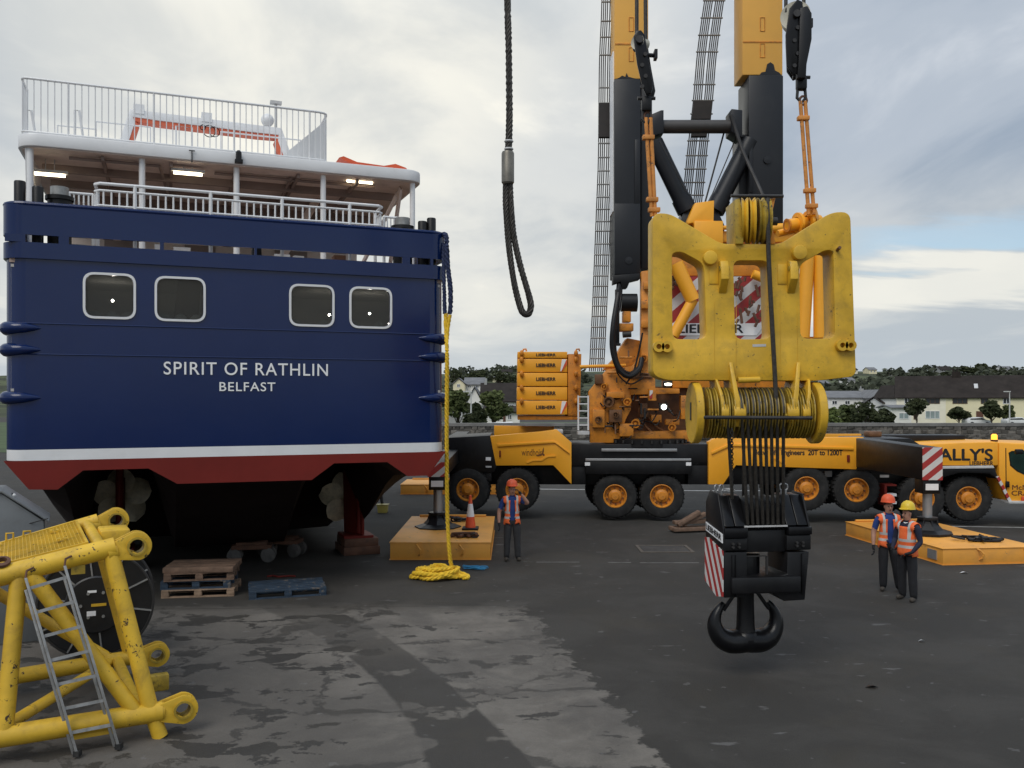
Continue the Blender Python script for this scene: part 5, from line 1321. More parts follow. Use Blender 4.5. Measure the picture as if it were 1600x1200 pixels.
cb('step', LGREY, ('b', 1577, 783, 1680, 787, DN - .3, .5), bevel=.01, parent=cab)
cb('cab_lamp', ORRED, ('b', 1597, 776, 1602, 783, DN - .28, .05), bevel=.005, parent=cab)
text('lettering', "NALLY'S", P(1448, 719, DN - .203), XD, (0, 0, 1), P(1551, 0, DN - .2).x - P(1448, 0, DN - .2).x, P(0, 702.5, DN).z - P(0, 719, DN).z, BLACKPRINT, cr, .042, 1.0)
text('lettering', 'LIEBHERR', P(1515, 727, DN - .203), XD, (0, 0, 1), P(1552, 0, DN - .2).x - P(1515, 0, DN - .2).x, P(0, 721.3, DN).z - P(0, 727, DN).z, BLACKPRINT, cr, .03)
text('lettering', 'McNALLY', P(1581.5, 765, DN - .223), XD, (0, 0, 1), 1.02, P(0, 758.5, DN).z - P(0, 765, DN).z, BROWNPRINT, cr, .02)
text('lettering', 'CRANE HIRE', P(1580.5, 774, DN - .223), XD, (0, 0, 1), 1.42, P(0, 767.5, DN).z - P(0, 774, DN).z, BROWNPRINT, cr, .02)
b = MB(); p = P(1553.5, 690, DN + .3); b.cyl(p, p + Vector((0, 0, .06)), .1, 12); bc = b.build('beacon_base', BLACK, cr)
b = MB(); b.lathe([(.085, .06), (.085, .19), (.05, .23), (0, .23)], p, (0, 0, 1), 14); b.build('beacon', AMBER, bc)
cb('deck_box', BLACK, ('b', 1385, 680, 1508, 690, DN + 1.4, .9))
cb('deck_box', BLACK, ('p', [(1351, 686), (1422, 685), (1446, 700), (1446, 735), (1339, 735)], DN - .08, 2.2))
cb('deck_drum', BROWNST, ('b', 1358, 674, 1379, 683, DN + 1.2, .5), bevel=.06)
cb('access_step', REDAF, ('p', [(1382, 757), (1401, 757), (1401, 759.5), (1386, 759.5), (1386, 790), (1382, 790)], DN - .1, .5), bevel=0)
for v in (771.5, 783.5): cb('reflector', WHITEPRINT, ('b', 1386, v, 1401, v + 4, DN - .11, .3), bevel=0)
# ---- wheels
def wheel_meshes():
    ty = MB(); Rt = .69
    ty.lathe([(.36, 0), (.40, -.02), (.56, -.03), (.655, .0), (.685, .05), (Rt - .004, .09), (Rt - .004, .40), (.685, .44), (.655, .48), (.40, .5), (.36, .48)], (0, 0, 0), (0, 1, 0), 40)
    for k in range(34):
        t = 2 * math.pi * k / 34; d = Vector((math.cos(t), 0, math.sin(t)))
        for y0, y1, dt in ((.02, .22, .05), (.26, .47, -.05)):
            d2 = Vector((math.cos(t + dt), 0, math.sin(t + dt))); ty.bar(d * Rt + Vector((0, y0, 0)), d2 * Rt + Vector((0, y1, 0)), .045, .03, d)
    ri = MB()
    ri.lathe([(.355, .0), (.37, -.015), (.345, -.02), (.32, .01), (.30, .09), (.22, .10), (.20, .02), (.13, -.01), (.11, -.05), (0, -.055)], (0, 0, 0), (0, 1, 0), 32)
    bo = MB()
    for k in range(10):
        t = 2 * math.pi * k / 10; d = Vector((math.cos(t), 0, math.sin(t))); bo.cyl(d * .255 + Vector((0, .10, 0)), d * .255 + Vector((0, .04, 0)), .026, 7)
    return ty.mesh('tyre', RUBBER), ri.mesh('rim', ORANGE_D), bo.mesh('wheel_nut', BROWNST)
ME_T, ME_R, ME_N = wheel_meshes()
ax_ = [(731, 765), (808, 765), (961, 775), (1034, 775), (1260, 763), (1338, 765.5), (1440, 779), (1513, 779)]
for u, v in ax_:
    for far in (0, 1):
        p = P(u, v, DN); p.z = max(p.z, .70)
        if far: p = p + Vector((0, 2.85, 0))
        M = Matrix.Translation(p - Vector((0, .02, 0))) @ Matrix.Rotation(XA, 4, 'Z') @ (Matrix.Rotation(math.pi, 4, 'Z') if far else Matrix.Rotation(random.uniform(-.4, .4), 4, 'Y'))
        w = node_empty('wheel', cr, MX[cr].inverted() @ M)
        put('tyre', ME_T, w); r_ = put('rim', ME_R, w); put('wheel_nut', ME_N, w)['kind'] = 'stuff'
    p = P(u, v, DN); b = MB(); b.cyl((p.x, p.y + .4, max(p.z, .7)), (p.x, p.y + 2.5, max(p.z, .7)), .12, 10); b.box((p.x, p.y + 1.4, max(p.z, .7) + .3), (.5, .9, .45)); b.build('axle', BLACK, cr)
# ---- outriggers with jacks standing on the mats
MATH = .40
def outrigger(u0, u1, v0, v1, Df, Db, vcyl0, cylr, padw, label_v):
    """box beam from the chassis towards the camera, striped end plate, jack, cylinder and foot"""
    a, c = P(u0, v0, Df), P(u1, v1, Df); xm = (a.x + c.x) / 2
    b = MB(); b.prism([(a.x, Df, c.z), (a.x, Df, a.z), (a.x + .0, Db, a.z + .05), (a.x, Db, c.z)], (c.x - a.x, 0, 0)); o = b.build('outrigger_beam', BLACK, cr, bevel=.02)
    b = MB(); b.lohi((a.x, Df - .03, c.z), (c.x, Df - .004, a.z)); b.build('hazard_plate', HAZH, o)
    zj = P(0, vcyl0, Df).z
    b = MB(); b.lohi((a.x + .03, Df + .02, zj), (c.x - .03, Df + .5, c.z - .003)); j = b.build('jack_housing', BLACK, cr, bevel=.02)
    b = MB(); b.lohi((xm - .16, Df + .0, label_v - .08), (xm + .16, Df + .015, label_v + .08)); b.build('label', WHITEPRINT, j)
    y = Df + .26
    b = MB(); b.cyl((xm, y, MATH + .28), (xm, y, zj + .1), cylr, 18); b.build('jack_cylinder', STEEL, cr)
    b = MB(); b.lathe([(padw, 0), (padw, .05), (padw * .62, .12), (padw * .34, .30), (padw * .30, .36), (padw * .42, .36), (padw * .42, .42), (0, .42)], (xm, y, MATH), (0, 0, 1), 8); b.build('outrigger_foot', BLACK, cr, smooth=False)
    b = MB()
    for k in range(8):
        t = 2 * math.pi * k / 8; p = Vector((xm + padw * .45 * math.cos(t), y + padw * .45 * math.sin(t), MATH + .1)); b.bar(p, Vector((xm + padw * .3 * math.cos(t), y + padw * .3 * math.sin(t), MATH + .36)), .03, .1)
    b.build('foot_gusset', BLACK, cr)
outrigger(1441, 1472, 699, 750, 22.3, 26.6, 772, .115, .62, P(0, 761, 22.3).z)
outrigger(668, 698, 722, 745, 23.3, 28.5, 766, .12, .62, P(0, 756, 23.3).z)
for (x, yb) in ((P(680, 0, 23.3).x, 36.2),):
    b = MB(); b.lohi((x - .26, 29.8, 1.75), (x + .26, yb + .4, 2.5)); b.build('outrigger_beam', BLACK, cr)
    b = MB(); b.cyl((x, yb, MATH + .3), (x, yb, 1.8), .12, 14); b.build('jack_cylinder', STEEL, cr)
    b = MB(); b.lathe([(.6, 0), (.6, .05), (.2, .32), (0, .32)], (x, yb, MATH), (0, 0, 1), 8); b.build('outrigger_foot', BLACK, cr)
# ---- superstructure
cb('slew_frame', ORANGE_D, ('p', [(922, 692), (920, 612), (930, 600), (948, 578), (986, 572), (986, 640), (978, 655), (966, 692)], 28.3, .3), bevel=.02)
cb('slew_frame', BROWNST, ('b', 972, 604, 1078, 690, 29.0, 1.6))  # brown puts the rear body's shade into the colour, besides its rust
cb('slew_floor', ORANGE_D, ('p', [(962, 676), (1085, 672), (1085, 690), (962, 690)], 28.5, .5))
cb('slew_frame', ORANGE_D, ('p', [(985, 574), (1002, 556), (1002, 424), (1022, 421), (1024, 606), (1062, 607), (1062, 615), (985, 617)], 28.25, .35), bevel=.02)
cb('slew_frame', ORANGE_D, ('p', [(943, 578), (960, 560), (972, 540), (980, 528), (1000, 532), (1002, 575), (985, 580)], 28.6, .6), bevel=.02)
b = MB()
for r, d in ((1.32, 28.7), (1.05, 28.75)):
    pts = []
    for k in range(15):
        t = R(175) + R(110) * k / 14; c = P(1062, 640, d); pts.append(c + Vector((math.cos(t) * r, 0, math.sin(t) * r * .75)))
    b.tube(pts, .035, 8)
b.build('hose_arc', BROWNST, cr)
for (u0, v0, u1, v1, D, t, m) in ((926, 640, 945, 668, 28.15, .15, ORANGE_D), (948, 612, 976, 622, 28.1, .2, ORANGE_D), (952, 640, 972, 660, 28.1, .3, BROWNST), (968, 662, 990, 682, 28.2, .3, ORANGE_D),
                                (1018, 648, 1034, 660, 28.6, .3, ORANGE_D), (1000, 630, 1012, 652, 28.5, .3, BROWNST), (1040, 655, 1062, 664, 28.4, .2, ORANGE_D), (966, 505, 990, 517, 28.2, .5, ORANGE_D), (974, 486, 986, 503, 28.15, .4, ORANGE_D),
                                (1002, 500, 1014, 512, 28.1, .1, ORANGE_D), (1002, 470, 1014, 482, 28.1, .1, ORANGE_D), (1006, 440, 1018, 452, 28.1, .1, ORANGE_D), (930, 585, 942, 600, 28.2, .2, BROWNST), (1064, 618, 1080, 655, 28.3, .3, ORANGE_D), (985, 583, 1020, 592, 28.2, .05, BROWNST)):
    cb('machinery_box', m, ('b', u0, v0, u1, v1, D, t), bevel=.02)
b = MB()
for u, v, r, D in ((951, 628, .17, 28.05), (980, 628, .12, 28.0), (993, 662, .14, 28.2), (935, 656, .11, 28.1), (1050, 668, .12, 28.3), (1006, 560, .12, 28.1), (962, 648, .09, 28.0), (944, 604, .1, 28.1)):
    b = MB(); c = P(u, v, D); b.lathe([(r, .2), (r, -.02), (r * .75, -.02), (r * .75, .06), (r * .3, .06), (r * .3, -.04), (0, -.04)], c, (.3, 1, .1), 18); b.build('roller', [ORANGE_D, BROWNST][int(r * 100) % 2], cr)
b = MB(); rnd = random.Random(8)
for k in range(26):
    u0, v0 = rnd.uniform(945, 1070), rnd.uniform(600, 682); p = P(u0, v0, 28.35); q = P(u0 + rnd.uniform(-18, 18), v0 + rnd.uniform(-12, 20), 28.3); m = (p + q) / 2 + Vector((0, -.15, -.12)); b = MB(); b.tube(smooth([p, m, q], 5), .022, 6); b.build('hydraulic_line', BLACK, cr)
b = MB()
for k in range(22):
    u0, v0 = rnd.uniform(930, 1015), rnd.uniform(545, 670); p = P(u0, v0, 28.2); q = p + (Vector((0, -.05, -rnd.uniform(.1, .35))) if k % 2 else Vector((rnd.uniform(.1, .5), -.04, 0))); b = MB(); b.cyl(p, q, rnd.uniform(.015, .04), 8); b.build('fitting', [BROWNST, BLACK, ORANGE_D][k % 3], cr)
def hose(pts, r, mat=BLACK, nm='hose'):
    b = MB(); b.tube(smooth([P(u, v, d) for u, v, d in pts], 8), r, 10); return b.build(nm, mat, cr)
hose([(968, 440, 28.4), (965, 465, 28), (958, 510, 27.8), (957, 545, 27.8), (966, 575, 27.8), (982, 588, 27.8), (998, 578, 27.9), (1003, 560, 28.1)], .085)
hose([(971, 440, 28.4), (969, 470, 28), (962, 510, 27.9), (961, 545, 27.9), (968, 572, 27.9), (984, 583, 27.9), (1000, 572, 28.0)], .05)
hose([(960, 560, 28), (966, 585, 27.9), (985, 600, 27.9), (1005, 590, 28)], .025)
hose([(978, 600, 28), (990, 580, 28), (998, 550, 28), (1004, 520, 28)], .03)
cb('luffing_rod', BLACK, ('b', 961.5, 452, 968, 538, 28.0, .15), ('b', 960, 536, 970, 540, 27.97, .2), bevel=.01)
b = MB(); b.cyl(P(970, 473, 28.3), P(995, 473, 28.3), .29, 20); b.build('winch_drum', BLACK, cr)
b = MB(); b.cyl(P(973, 523, 28.2), P(986, 522, 28.2), .1, 12); b.build('pulley', DARKST, cr)
cb('mast_foot_bracket', BLACK, ('p', [(958, 430), (1000, 427), (1000, 436), (984, 440), (980, 450), (972, 450), (970, 440), (958, 444)], 28.2, .4))
b = MB(); b.cyl(P(906, 573, 28.6), P(978, 571, 28.6), .055, 10); b.build('link_tube', ORANGE, cr)
b = MB(); b.cyl(P(1050, 632, 28.0), P(1050, 632, 28.3), .1, 10)
for u, v, s in ((1037.5, 636, .085), (1044, 600.5, .07)):
    p = P(u, v, 27.9); b2 = MB(); b2.ball(p, s, 12, 8, (s * (1.7 if v < 610 else 1.0), .05, s * (.55 if v < 610 else 1))); lw = b2.build('work_light', LAMPW, cr)
    b3 = MB(); b3.box(p + Vector((0, .08, .0)), (.3, .06, .22)); b3.build('lamp_housing', BLACK, lw, bevel=.02)
b = MB(); p = P(1019, 608, 28.0); b.cyl(p, p - Vector((0, 0, .36)), .13, 14); ct = b.build('canister', ORANGE_D, cr)
b = MB(); b.prism([p + Vector((x, -.135, z)) for x, z in ((-.10, -.04), (.0, -.04), (-.02, -.3), (-.10, -.3))], (0, .03, 0)); b.build('canister_label', HAZ, ct)
# access ladder
lad = MB()
for u in (903.5, 919): p, q = P(u, 618, 28.3), P(u, 672, 28.3); lad.bar(p, q, .05, .05)
lo_ = lad.build('access_ladder', WHITE, cr)
for v in (620, 631, 642, 653, 664):
    b = MB(); b.bar(P(903.5, v, 28.3), P(919, v, 28.3), .035, .035); b.build('rung', WHITE, lo_)
cb('ladder_platform', LGREY, ('b', 903, 674, 921, 679, 28.2, .5), bevel=0)
# ---- counterweight
D0 = 29.3
zs = [549, 560, 582, 604, 625.5, 648.5]
cb('counterweight_frame', ORANGE_D, ('b', 809, 650, 906, 656, D0 + .1, 2.2))
cb('counterweight_frame', ORANGE_D, ('p', [(887.5, 553), (908.5, 553), (906, 649.7), (887, 649.7)], D0 + .06, 2.1))
for i in range(5):
    v0, v1 = zs[i], zs[i + 1]
    b = MB(); b.uvb(808.5 - i * .3, v0 + .6, 886.5, v1 - .6, D0 + (0.02 if i % 2 else 0), 2.1); s = b.build('counterweight_slab', ORANGE, cr, bevel=.02)
    w, hh = (30, 4.0) if i == 0 else (30, 5.2)
    um = 853; vm = (v0 + v1) / 2 + (-.5 if i != 0 else 0)
    text('lettering', 'LIEBHERR', P(um - w / 2, vm + hh / 2, D0 - .003), (1, 0, 0), (0, 0, 1), P(w, 0, D0).x - P(0, 0, D0).x, P(0, 0, D0).z - P(0, hh, D0).z, BLACKPRINT, s, .055)
    if i in (1, 4):
        b = MB(); b.uvp([(878, v0 + 1.5), (885, v0 + 1.5), (877, v1 - 2), (875.5, v1 - 2)], D0 - .006, .006); b.build('marker', WHITEPRINT, s, smooth=False)
        b = MB(); b.uvp([(885, v0 + 2.5), (886, v0 + 2.5), (886, v0 + 9), (878, v1 - 2), (877.2, v1 - 2)], D0 - .006, .006); b.build('marker', ORRED, s, smooth=False)
b = MB()
for u in (815, 900):
    for v in (552, 562, 584, 606, 627): b = MB(); c = P(u, v, D0 - .05); b.ball(c, .09, 8, 6, (.07, .09, .11)); b.build('lifting_lug', ORANGE_D, cr)
b = MB()
for u in (817, 900): b = MB(); c = P(u, 549, D0 + .3); b.tube([c + Vector((0, 0, .0)), c + Vector((.02, 0, .07)), c + Vector((.10, 0, .08)), c + Vector((.12, 0, 0))], .03, 7); b.build('lifting_eye', ORANGE_D, cr)
# ---- masts
MD = 28.6
TOPV = -420
def mast(u0, u1, vblk, ublk0, ublk1, vbot, side):
    b = MB(); b.uvb(u0, TOPV, u1, vblk, MD, 1.1); m = b.build('mast_upper', MASTOR, cr, bevel=.03)
    b = MB(); b.uvb(u0 + 1, vblk * .55, u1 - 1, vblk * .56 + .6, MD - .02, .02); b.build('plate_seam', ORANGE_D, m, bevel=0)
    um = (u0 + u1) / 2
    for v in (38, vblk - 38):
        b = MB(); c = P(um, v, MD - .01); b.tube([c + Vector((x, 0, z)) for x, z in ((-.07, -.22), (-.07, .22), (.07, .22), (.07, -.22))], .014, 5, closed=True); b.build('plate_weld', ORANGE_D, m)
    b = MB(); b.uvb(ublk0, vblk + .4, ublk1, vbot, MD - .12, 1.35); k = b.build('mast_lower', MASTBLK, cr, bevel=.03)
    return m, k
m1, k1 = mast(960, 1013, 123, 960, 1001, 430, -1)
m2, k2 = mast(1160, 1223, 117, 1170, 1224, 362, 1)
for q in (('b', 1002, 125, 1019, 420, MD + .2, .9), ('b', 1155, 210, 1169, 330, MD + .2, .9)): cb('mast_strap', MASTBLK, q)
for q in (('b', 960.5, 318, 1000, 428, MD - .15, .03), ('b', 992, 218, 1000, 317.7, MD - .15, .03), ('b', 1171, 214, 1176, 300, MD - .16, .04)): cb('mast_panel', MASTBLK, q, bevel=.004)
b = MB()
for u, v in ((982.5, 407), (1199, 250)): b = MB(); c = P(u, v, MD - .15); b.lathe([(.12, .0), (.12, -.03), (0, -.04)], c, (0, 1, 0), 16); b.build('pin_cap', MASTBLK, cr)
cb('mast_edge', WHITEPRINT, ('b', 957.5, 80, 959.7, 330, MD + .1, .9), bevel=0)
for q in (('p', [(1019, 178), (1033, 172), (1037, 172), (1037, 208), (1019, 212)], MD - .1, .8), ('p', [(1143, 170), (1160, 172), (1160, 215), (1143, 205)], MD - .1, .8)): cb('tie_tube_end', MASTBLK, q)
b = MB(); b.cyl(P(1034, 198, MD + .2), P(1146, 198, MD + .2), .215, 20); b.build('tie_tube', paint('tie_tube_grey', (.05, .045, .042), .45, .2, 1, dirt=.3), cr)
for (u0, v0, u1, v1) in ((1022, 222, 1074, 330), (1172, 220, 1116, 330)):
    b = MB(); b.cyl(P(u0, v0, MD + .1), P(u1, v1, MD + .1), .29, 18); o = b.build('luffing_cylinder', MASTBLK, cr)
    b = MB(); b.cyl(P(u0, v0, MD + .1).lerp(P(u1, v1, MD + .1), .82), P(u1, v1, MD + .1), .33, 18); b.cyl(P(u1, v1, MD + .1), P(u1, v1, MD + .1).lerp(P(u0, v0, MD + .1), -.22), .2, 16); b.build('cylinder_head', MASTBLK, o)
cb('centre_post', MASTBLK, ('p', [(1068, 330), (1122, 330), (1132, 352), (1132, 395), (1062, 395), (1062, 352)], MD - .1, .8))
cb('centre_bracket', ORANGE, ('p', [(1074, 346), (1086, 317), (1116, 313), (1115, 350), (1111, 366), (1090, 366), (1083, 348), (1074, 350)], MD - .5, .5), bevel=.02)
cb('cross_beam', ORANGE, ('b', 1098, 361, 1285, 378, MD - .3, .5), bevel=.02)
cb('cross_beam', ORANGE, ('b', 1085, 345, 1130, 385, MD - .55, .2), bevel=.02)
b = MB()
for u0, u1, r in ((1100, 1228, .07), (1205, 1260, .13)): b.cyl(P(u0, 357, MD - .4), P(u1, 352, MD - .4), r, 12)
b.build('cross_pipe', ORANGE, cr)
# striped front plate behind the big yellow frame, tubes either side of it
cb('front_plate', HAZF, ('b', 1046, 432, 1236, 533, 28.2, .15), bevel=0)
cb('front_plate_board', WHITEPRINT, ('p', [(1046, 505), (1196, 505), (1182, 524), (1046, 524)], 28.18, .02), bevel=0)
text('lettering', 'LIEBHERR', P(1060, 520, 28.177), (1, 0, 0), (0, 0, 1), P(1161, 0, 28.2).x - P(1060, 0, 28.2).x, P(0, 507, 28.2).z - P(0, 520, 28.2).z, BLACKPRINT, cr, .03)
cb('front_frame', ORANGE_D, ('b', 1022, 398, 1240, 431, 28.3, .5), bevel=.02)
cb('front_frame', ORANGE_D, ('b', 1040, 533, 1236, 606, 28.5, .8), bevel=.02)
b = MB()
b.cyl(P(1056, 412, 27.7), P(1083, 470, 27.7), .23, 14); b.cyl(P(1083, 468, 27.7), P(1052, 525, 27.7), .17, 14); b.build('brace_tube', ORANGE, cr)
b = MB(); b.cyl(P(1262, 400, 28), P(1254, 528, 28), .22, 14); b.build('brace_tube', ORANGE, cr)
b = MB(); b.cyl(P(1281, 400, 28), P(1281, 528, 28), .20, 14); b.build('brace_tube', ORANGE, cr)
b = MB(); b.cyl(P(1176, 428, 27.9), P(1196, 436, 27.9), .15, 12); b.build('brace_tube', ORANGE, cr)
cb('lower_frame', ORANGE_D, ('b', 1228, 526, 1300, 560, 28.2, .8))
b = MB(); rnd = random.Random(31)
for k in range(26):
    u0, v0 = rnd.uniform(1150, 1192), rnd.uniform(432, 500); p = P(u0, v0, 27.95); q = P(u0 + rnd.uniform(-6, 6), v0 + rnd.uniform(4, 14), 27.95); b = MB(); b.cyl(p, q, .045, 6); b.build('hanging_chain', RUST, cr)
for k in range(8):
    u0, v0 = rnd.uniform(1048, 1062), rnd.uniform(434, 452); b = MB(); b.ball(P(u0, v0, 27.9), .09, 7, 5); b.build('shackle_pin', RUST, cr)
# ---- guy rope bundles with spacer bars
CLAMPM = paint('clamp_dark', (.022, .017, .015), .6, .3, 3)
def bundle(pts, off, n, r, vbars, wide, D, blk):
    path = smooth([P(u, v, D) for u, v in pts], 8)
    o = None
    for s in off:
        b = MB()
        for i in range(n):
            dx = s * 1.0 + (i - (n - 1) / 2) * .066; b.tube([p + Vector((dx, 0, 0)) for p in path], r, 5, caps=False)
        o = b.build('guy_rope', DARKST, cr)
    def uat(v):
        z = P(0, v, D).z
        for a, c in zip(path[:-1], path[1:]):
            if a.z >= z >= c.z: return a.lerp(c, (a.z - z) / max(1e-6, a.z - c.z))
        return path[-1]
    for v in vbars:
        c = uat(v); b = MB(); b.cyl(c - Vector((wide, 0, 0)), c + Vector((wide, 0, 0)), .028, 6); b.build('spacer_bar', GALV, cr)
    for v0, v1, w in blk:
        a, c = uat(v0), uat(v1); b = MB(); b.prism([a + Vector((-w, -.1, 0)), a + Vector((w, -.1, 0)), c + Vector((w, -.1, 0)), c + Vector((-w, -.1, 0))], (0, .2, 0)); b.build('rope_clamp', CLAMPM, cr)
bundle([(955, -420), (952, -150), (951.5, 0), (948, 90), (947, 160), (946, 250), (943, 330), (939, 430), (936, 500), (932, 580)], (-.14, .14), 4, .02, [3, 33, 58, 86, 137, 161, 181, 195, 209, 224, 246, 267, 288, 308, 327, 346, 361, 381, 398, 415, 431, 447, 464, 478, 494, 511, 528, 545, 560], .26, 29.9, [(162, 215, .24)])
bundle([(1163, -420), (1130, -90), (1116, 0), (1105, 80), (1098, 160), (1090, 230), (1082, 310), (1076, 370)], (-.19, .19), 5, .022, [1, 28, 55, 81, 132, 157, 178, 220, 243, 264, 285, 305, 325], .38, 30.2, [(158, 187, .32), (202, 214, .26)])
b = MB(); b.tube([P(1131, 208, 29), P(1102, 315, 29)], .03, 6); b.tube([P(1150, 215, 29), P(1106, 320, 29)], .02, 6); b.tube([P(1142, 180, 28.2), P(1160, 235, 28.2), P(1192, 306, 27.5)], .06, 8); b.tube([P(1030, 220, 28.2), P(1072, 300, 28.2)], .02, 6); b.build('stay_wire', DARKST, cr)
for pts in ([(1170.5, 118), (1186, 118), (1190, 113), (1196, 112), (1199, 100), (1204, 97), (1209, 101), (1211, 110), (1217, 113), (1222, 118)], [(961, 124), (968, 121), (972, 118), (977, 120), (979, 114), (982, 120), (990, 122), (1000, 124)]):
    b = MB(); b.uvp(pts, MD - .022, .02); b.build('paint_loss', MASTBLK, cr, smooth=False)
# mast-head bridge above the frame that carries the hanging tackle
# ================================================================== YELLOW SHEAVE FRAME hanging in front
FD = 11.75; FT_ = .42
lf = thing('sheave_frame', 'scuffed yellow steel frame with three openings and a row of rope sheaves below', 'lifting frame', P(1177, 600, FD + .2))
def q2(u, v): p = P(u, v, FD); return (p.x, p.z)
outer = rounded([q2(*p) for p in ((1020, 333), (1046, 333), (1127, 381), (1220, 381), (1300, 331), (1329, 331), (1338, 588), (1277, 595), (1040, 594), (1020, 586))], [.12, .12, .1, .1, .14, .13, .10, .1, .12, .14], 5)
hl_ = rounded([q2(*p) for p in ((1050, 395), (1065, 393), (1100, 412), (1104, 530), (1051, 530))], [.10, .1, .1, .1, .1], 5)
hm_ = rounded([q2(*p) for p in ((1146, 407), (1201, 407), (1204, 530), (1149, 530))], .10, 5)
hr_ = rounded([q2(*p) for p in ((1249, 413), (1289, 391), (1302, 391), (1305, 529), (1251, 529))], [.10, .1, .1, .1, .1], 5)
MF = Matrix(((1, 0, 0, 0), (0, 0, -1, FD + FT_ / 2), (0, 1, 0, 0), (0, 0, 0, 1)))
sheet('frame_plate', outer, [hl_, hm_, hr_], FT_, YELLOW, MF, lf, bevel=.012)
def yb(name, mat, prims, bevel=.008, parent=lf, smooth=True):
    b = MB()
    for p in prims:
        if p[0] == 'b': b.uvb(*p[1:])
        elif p[0] == 'p': b.uvp(*p[1:])
    return b.build(name, mat, parent, bevel=bevel, smooth=smooth)
for u, v, r in ((1108, 404, .092), (1247, 396, .095)):
    b = MB(); c = P(u, v, FD); b.cyl(c + Vector((0, .05, 0)), c - Vector((0, .10, 0)), r, 22); b.build('pin', YELLOW, lf, bevel=.012)
# projecting ears
for u in (1128, 1235):
    b = MB(); p = P(u, 419, FD); h = .34; pr = [(0, .10), (-.10, .08), (-.15, -.02), (-.15, -.16), (0, -h)]
    b.prism([p + Vector((-.045, y, z)) for y, z in pr], (.105, 0, 0)); e = b.build('ear', YELLOW, lf, bevel=.01)
    b = MB(); b.cyl(p + Vector((-.055, -.09, -.02)), p + Vector((.07, -.09, -.02)), .035, 12); b.build('ear_pin', YELLOW_D, e)
    b = MB(); b.box(p + Vector((-.11, -.006, -.08)), (.12, .016, .26)); b.build('ear_pad', YELLOW, e, bevel=.004)
# shackle eyes low on both sides
for u, v in ((1035, 542), (1320, 540)):
    b = MB(); c = P(u, v, FD)
    for dx in (-.06, .05): b.lathe([(.035, -.0), (.035, -.09), (.075, -.09), (.075, 0)], c + Vector((dx, 0, -.01 * dx)), (0, 1, 0), 14)
    b.build('eye', YELLOW, lf)
yb('stencil_plate', LGREY, [('p', [(1176, 538), (1197, 537.5), (1197, 541.5), (1176, 542)], FD - .004, .004)], 0)
b = MB(); c = P(1308, 391, FD); b.cyl(c, c - Vector((0, .1, -.02)), .022, 8); b.build('peg', BROWNST, lf)
b = MB(); b.cyl(P(1153, 594, FD - .06), P(1187, 593, FD - .06), .04, 12); b.build('lower_pin', YELLOW, lf)
for u in (1116, 1150, 1219, 1246):
    yb('weld_rib', YELLOW, [('b', u, 470, u + .7, 592, FD - .004, .004)], 0)
# top sheave nest
tn = P(1180, 343, FD + .1)
yb('sheave_cheek', YELLOW_D, [('p', [(1148, 312), (1156, 309), (1160, 330), (1162, 381), (1150, 381)], FD - .05, .5)], .01)
yb('sheave_cheek', ORANGE_D, [('p', [(1198, 312), (1212, 309), (1205, 340), (1212, 381), (1200, 381)], FD - .02, .45)], .01)
for i, u in enumerate((1163, 1174, 1187, 1195)):
    b = MB(); c = P(u, 346, FD + .12); b.lathe([(.05, -.035), (.27, -.035), (.315, -.04), (.30, -.02), (.265, 0), (.30, .02), (.315, .04), (.27, .035), (.05, .035)], c, (1, -.22 + .05 * i, 0), 30)
    b.build('top_sheave', [YELLOW, YELLOW, YELLOW_D, YELLOW_D][i], lf)
b = MB(); b.cyl(P(1142, 306, FD - .05), P(1224, 306.5, FD - .05), .022, 8); b.build('keeper_rod', DARKST, lf)
b = MB(); b.cyl(P(1144, 346, FD + .12), P(1214, 346, FD + .12), .055, 12); b.build('axle', DARKST, lf)
# lower row of sheaves on one axle
AX = P(1180, 645, FD + .12); SR = .345
def sheave(u, r=SR, w=.026, mat=YELLOW_D):
    c = Vector((P(u, 0, FD + .12).x, AX.y, AX.z)); b = MB()
    b.lathe([(.06, -w), (r * .82, -w), (r, -w * .95), (r * .985, -w * .5), (r * .86, -w * .12), (r * .86, w * .12), (r * .985, w * .5), (r, w * .95), (r * .82, w), (.06, w)], c, (1, 0, 0), 36); return b.build('sheave', mat, lf)
us = [1102.5, 1111.5, 1120.5, 1129, 1137.5, 1149.5, 1158.5, 1167.5, 1176.5, 1185.5, 1194.5, 1203.5, 1213, 1225, 1233.5, 1242, 1250.5, 1258.5]
GREASY = paint('greasy_sheave', (.27, .185, .03), .45, .3, 6, wear=.3, wearcol=(.03, .025, .02), dirt=1.0, dirtcol=(.05, .04, .02))
for u in us: sheave(u, mat=GREASY if 1147 < u < 1218 else YELLOW_D)
for u, w in ((1085.5, .05), (1272, .052)):
    c = Vector((P(u, 0, FD + .12).x, AX.y, AX.z)); b = MB(); b.lathe([(0, -w), (.40, -w), (.412, -w + .012), (.412, w - .012), (.40, w), (0, w)], c, (1, 0, 0), 44); d_ = b.build('end_disc', YELLOW, lf)
    b = MB(); b.box(c + Vector((-w - .004 if u < 1180 else w + .004, 0, .02)), (.012, .06, .24)); b.build('disc_slot', DARKST, d_)
b = MB(); b.cyl((P(1085, 0, FD + .12).x, AX.y, AX.z), (P(1272, 0, FD + .12).x, AX.y, AX.z), .07, 16); b.build('axle', BLACK, lf)
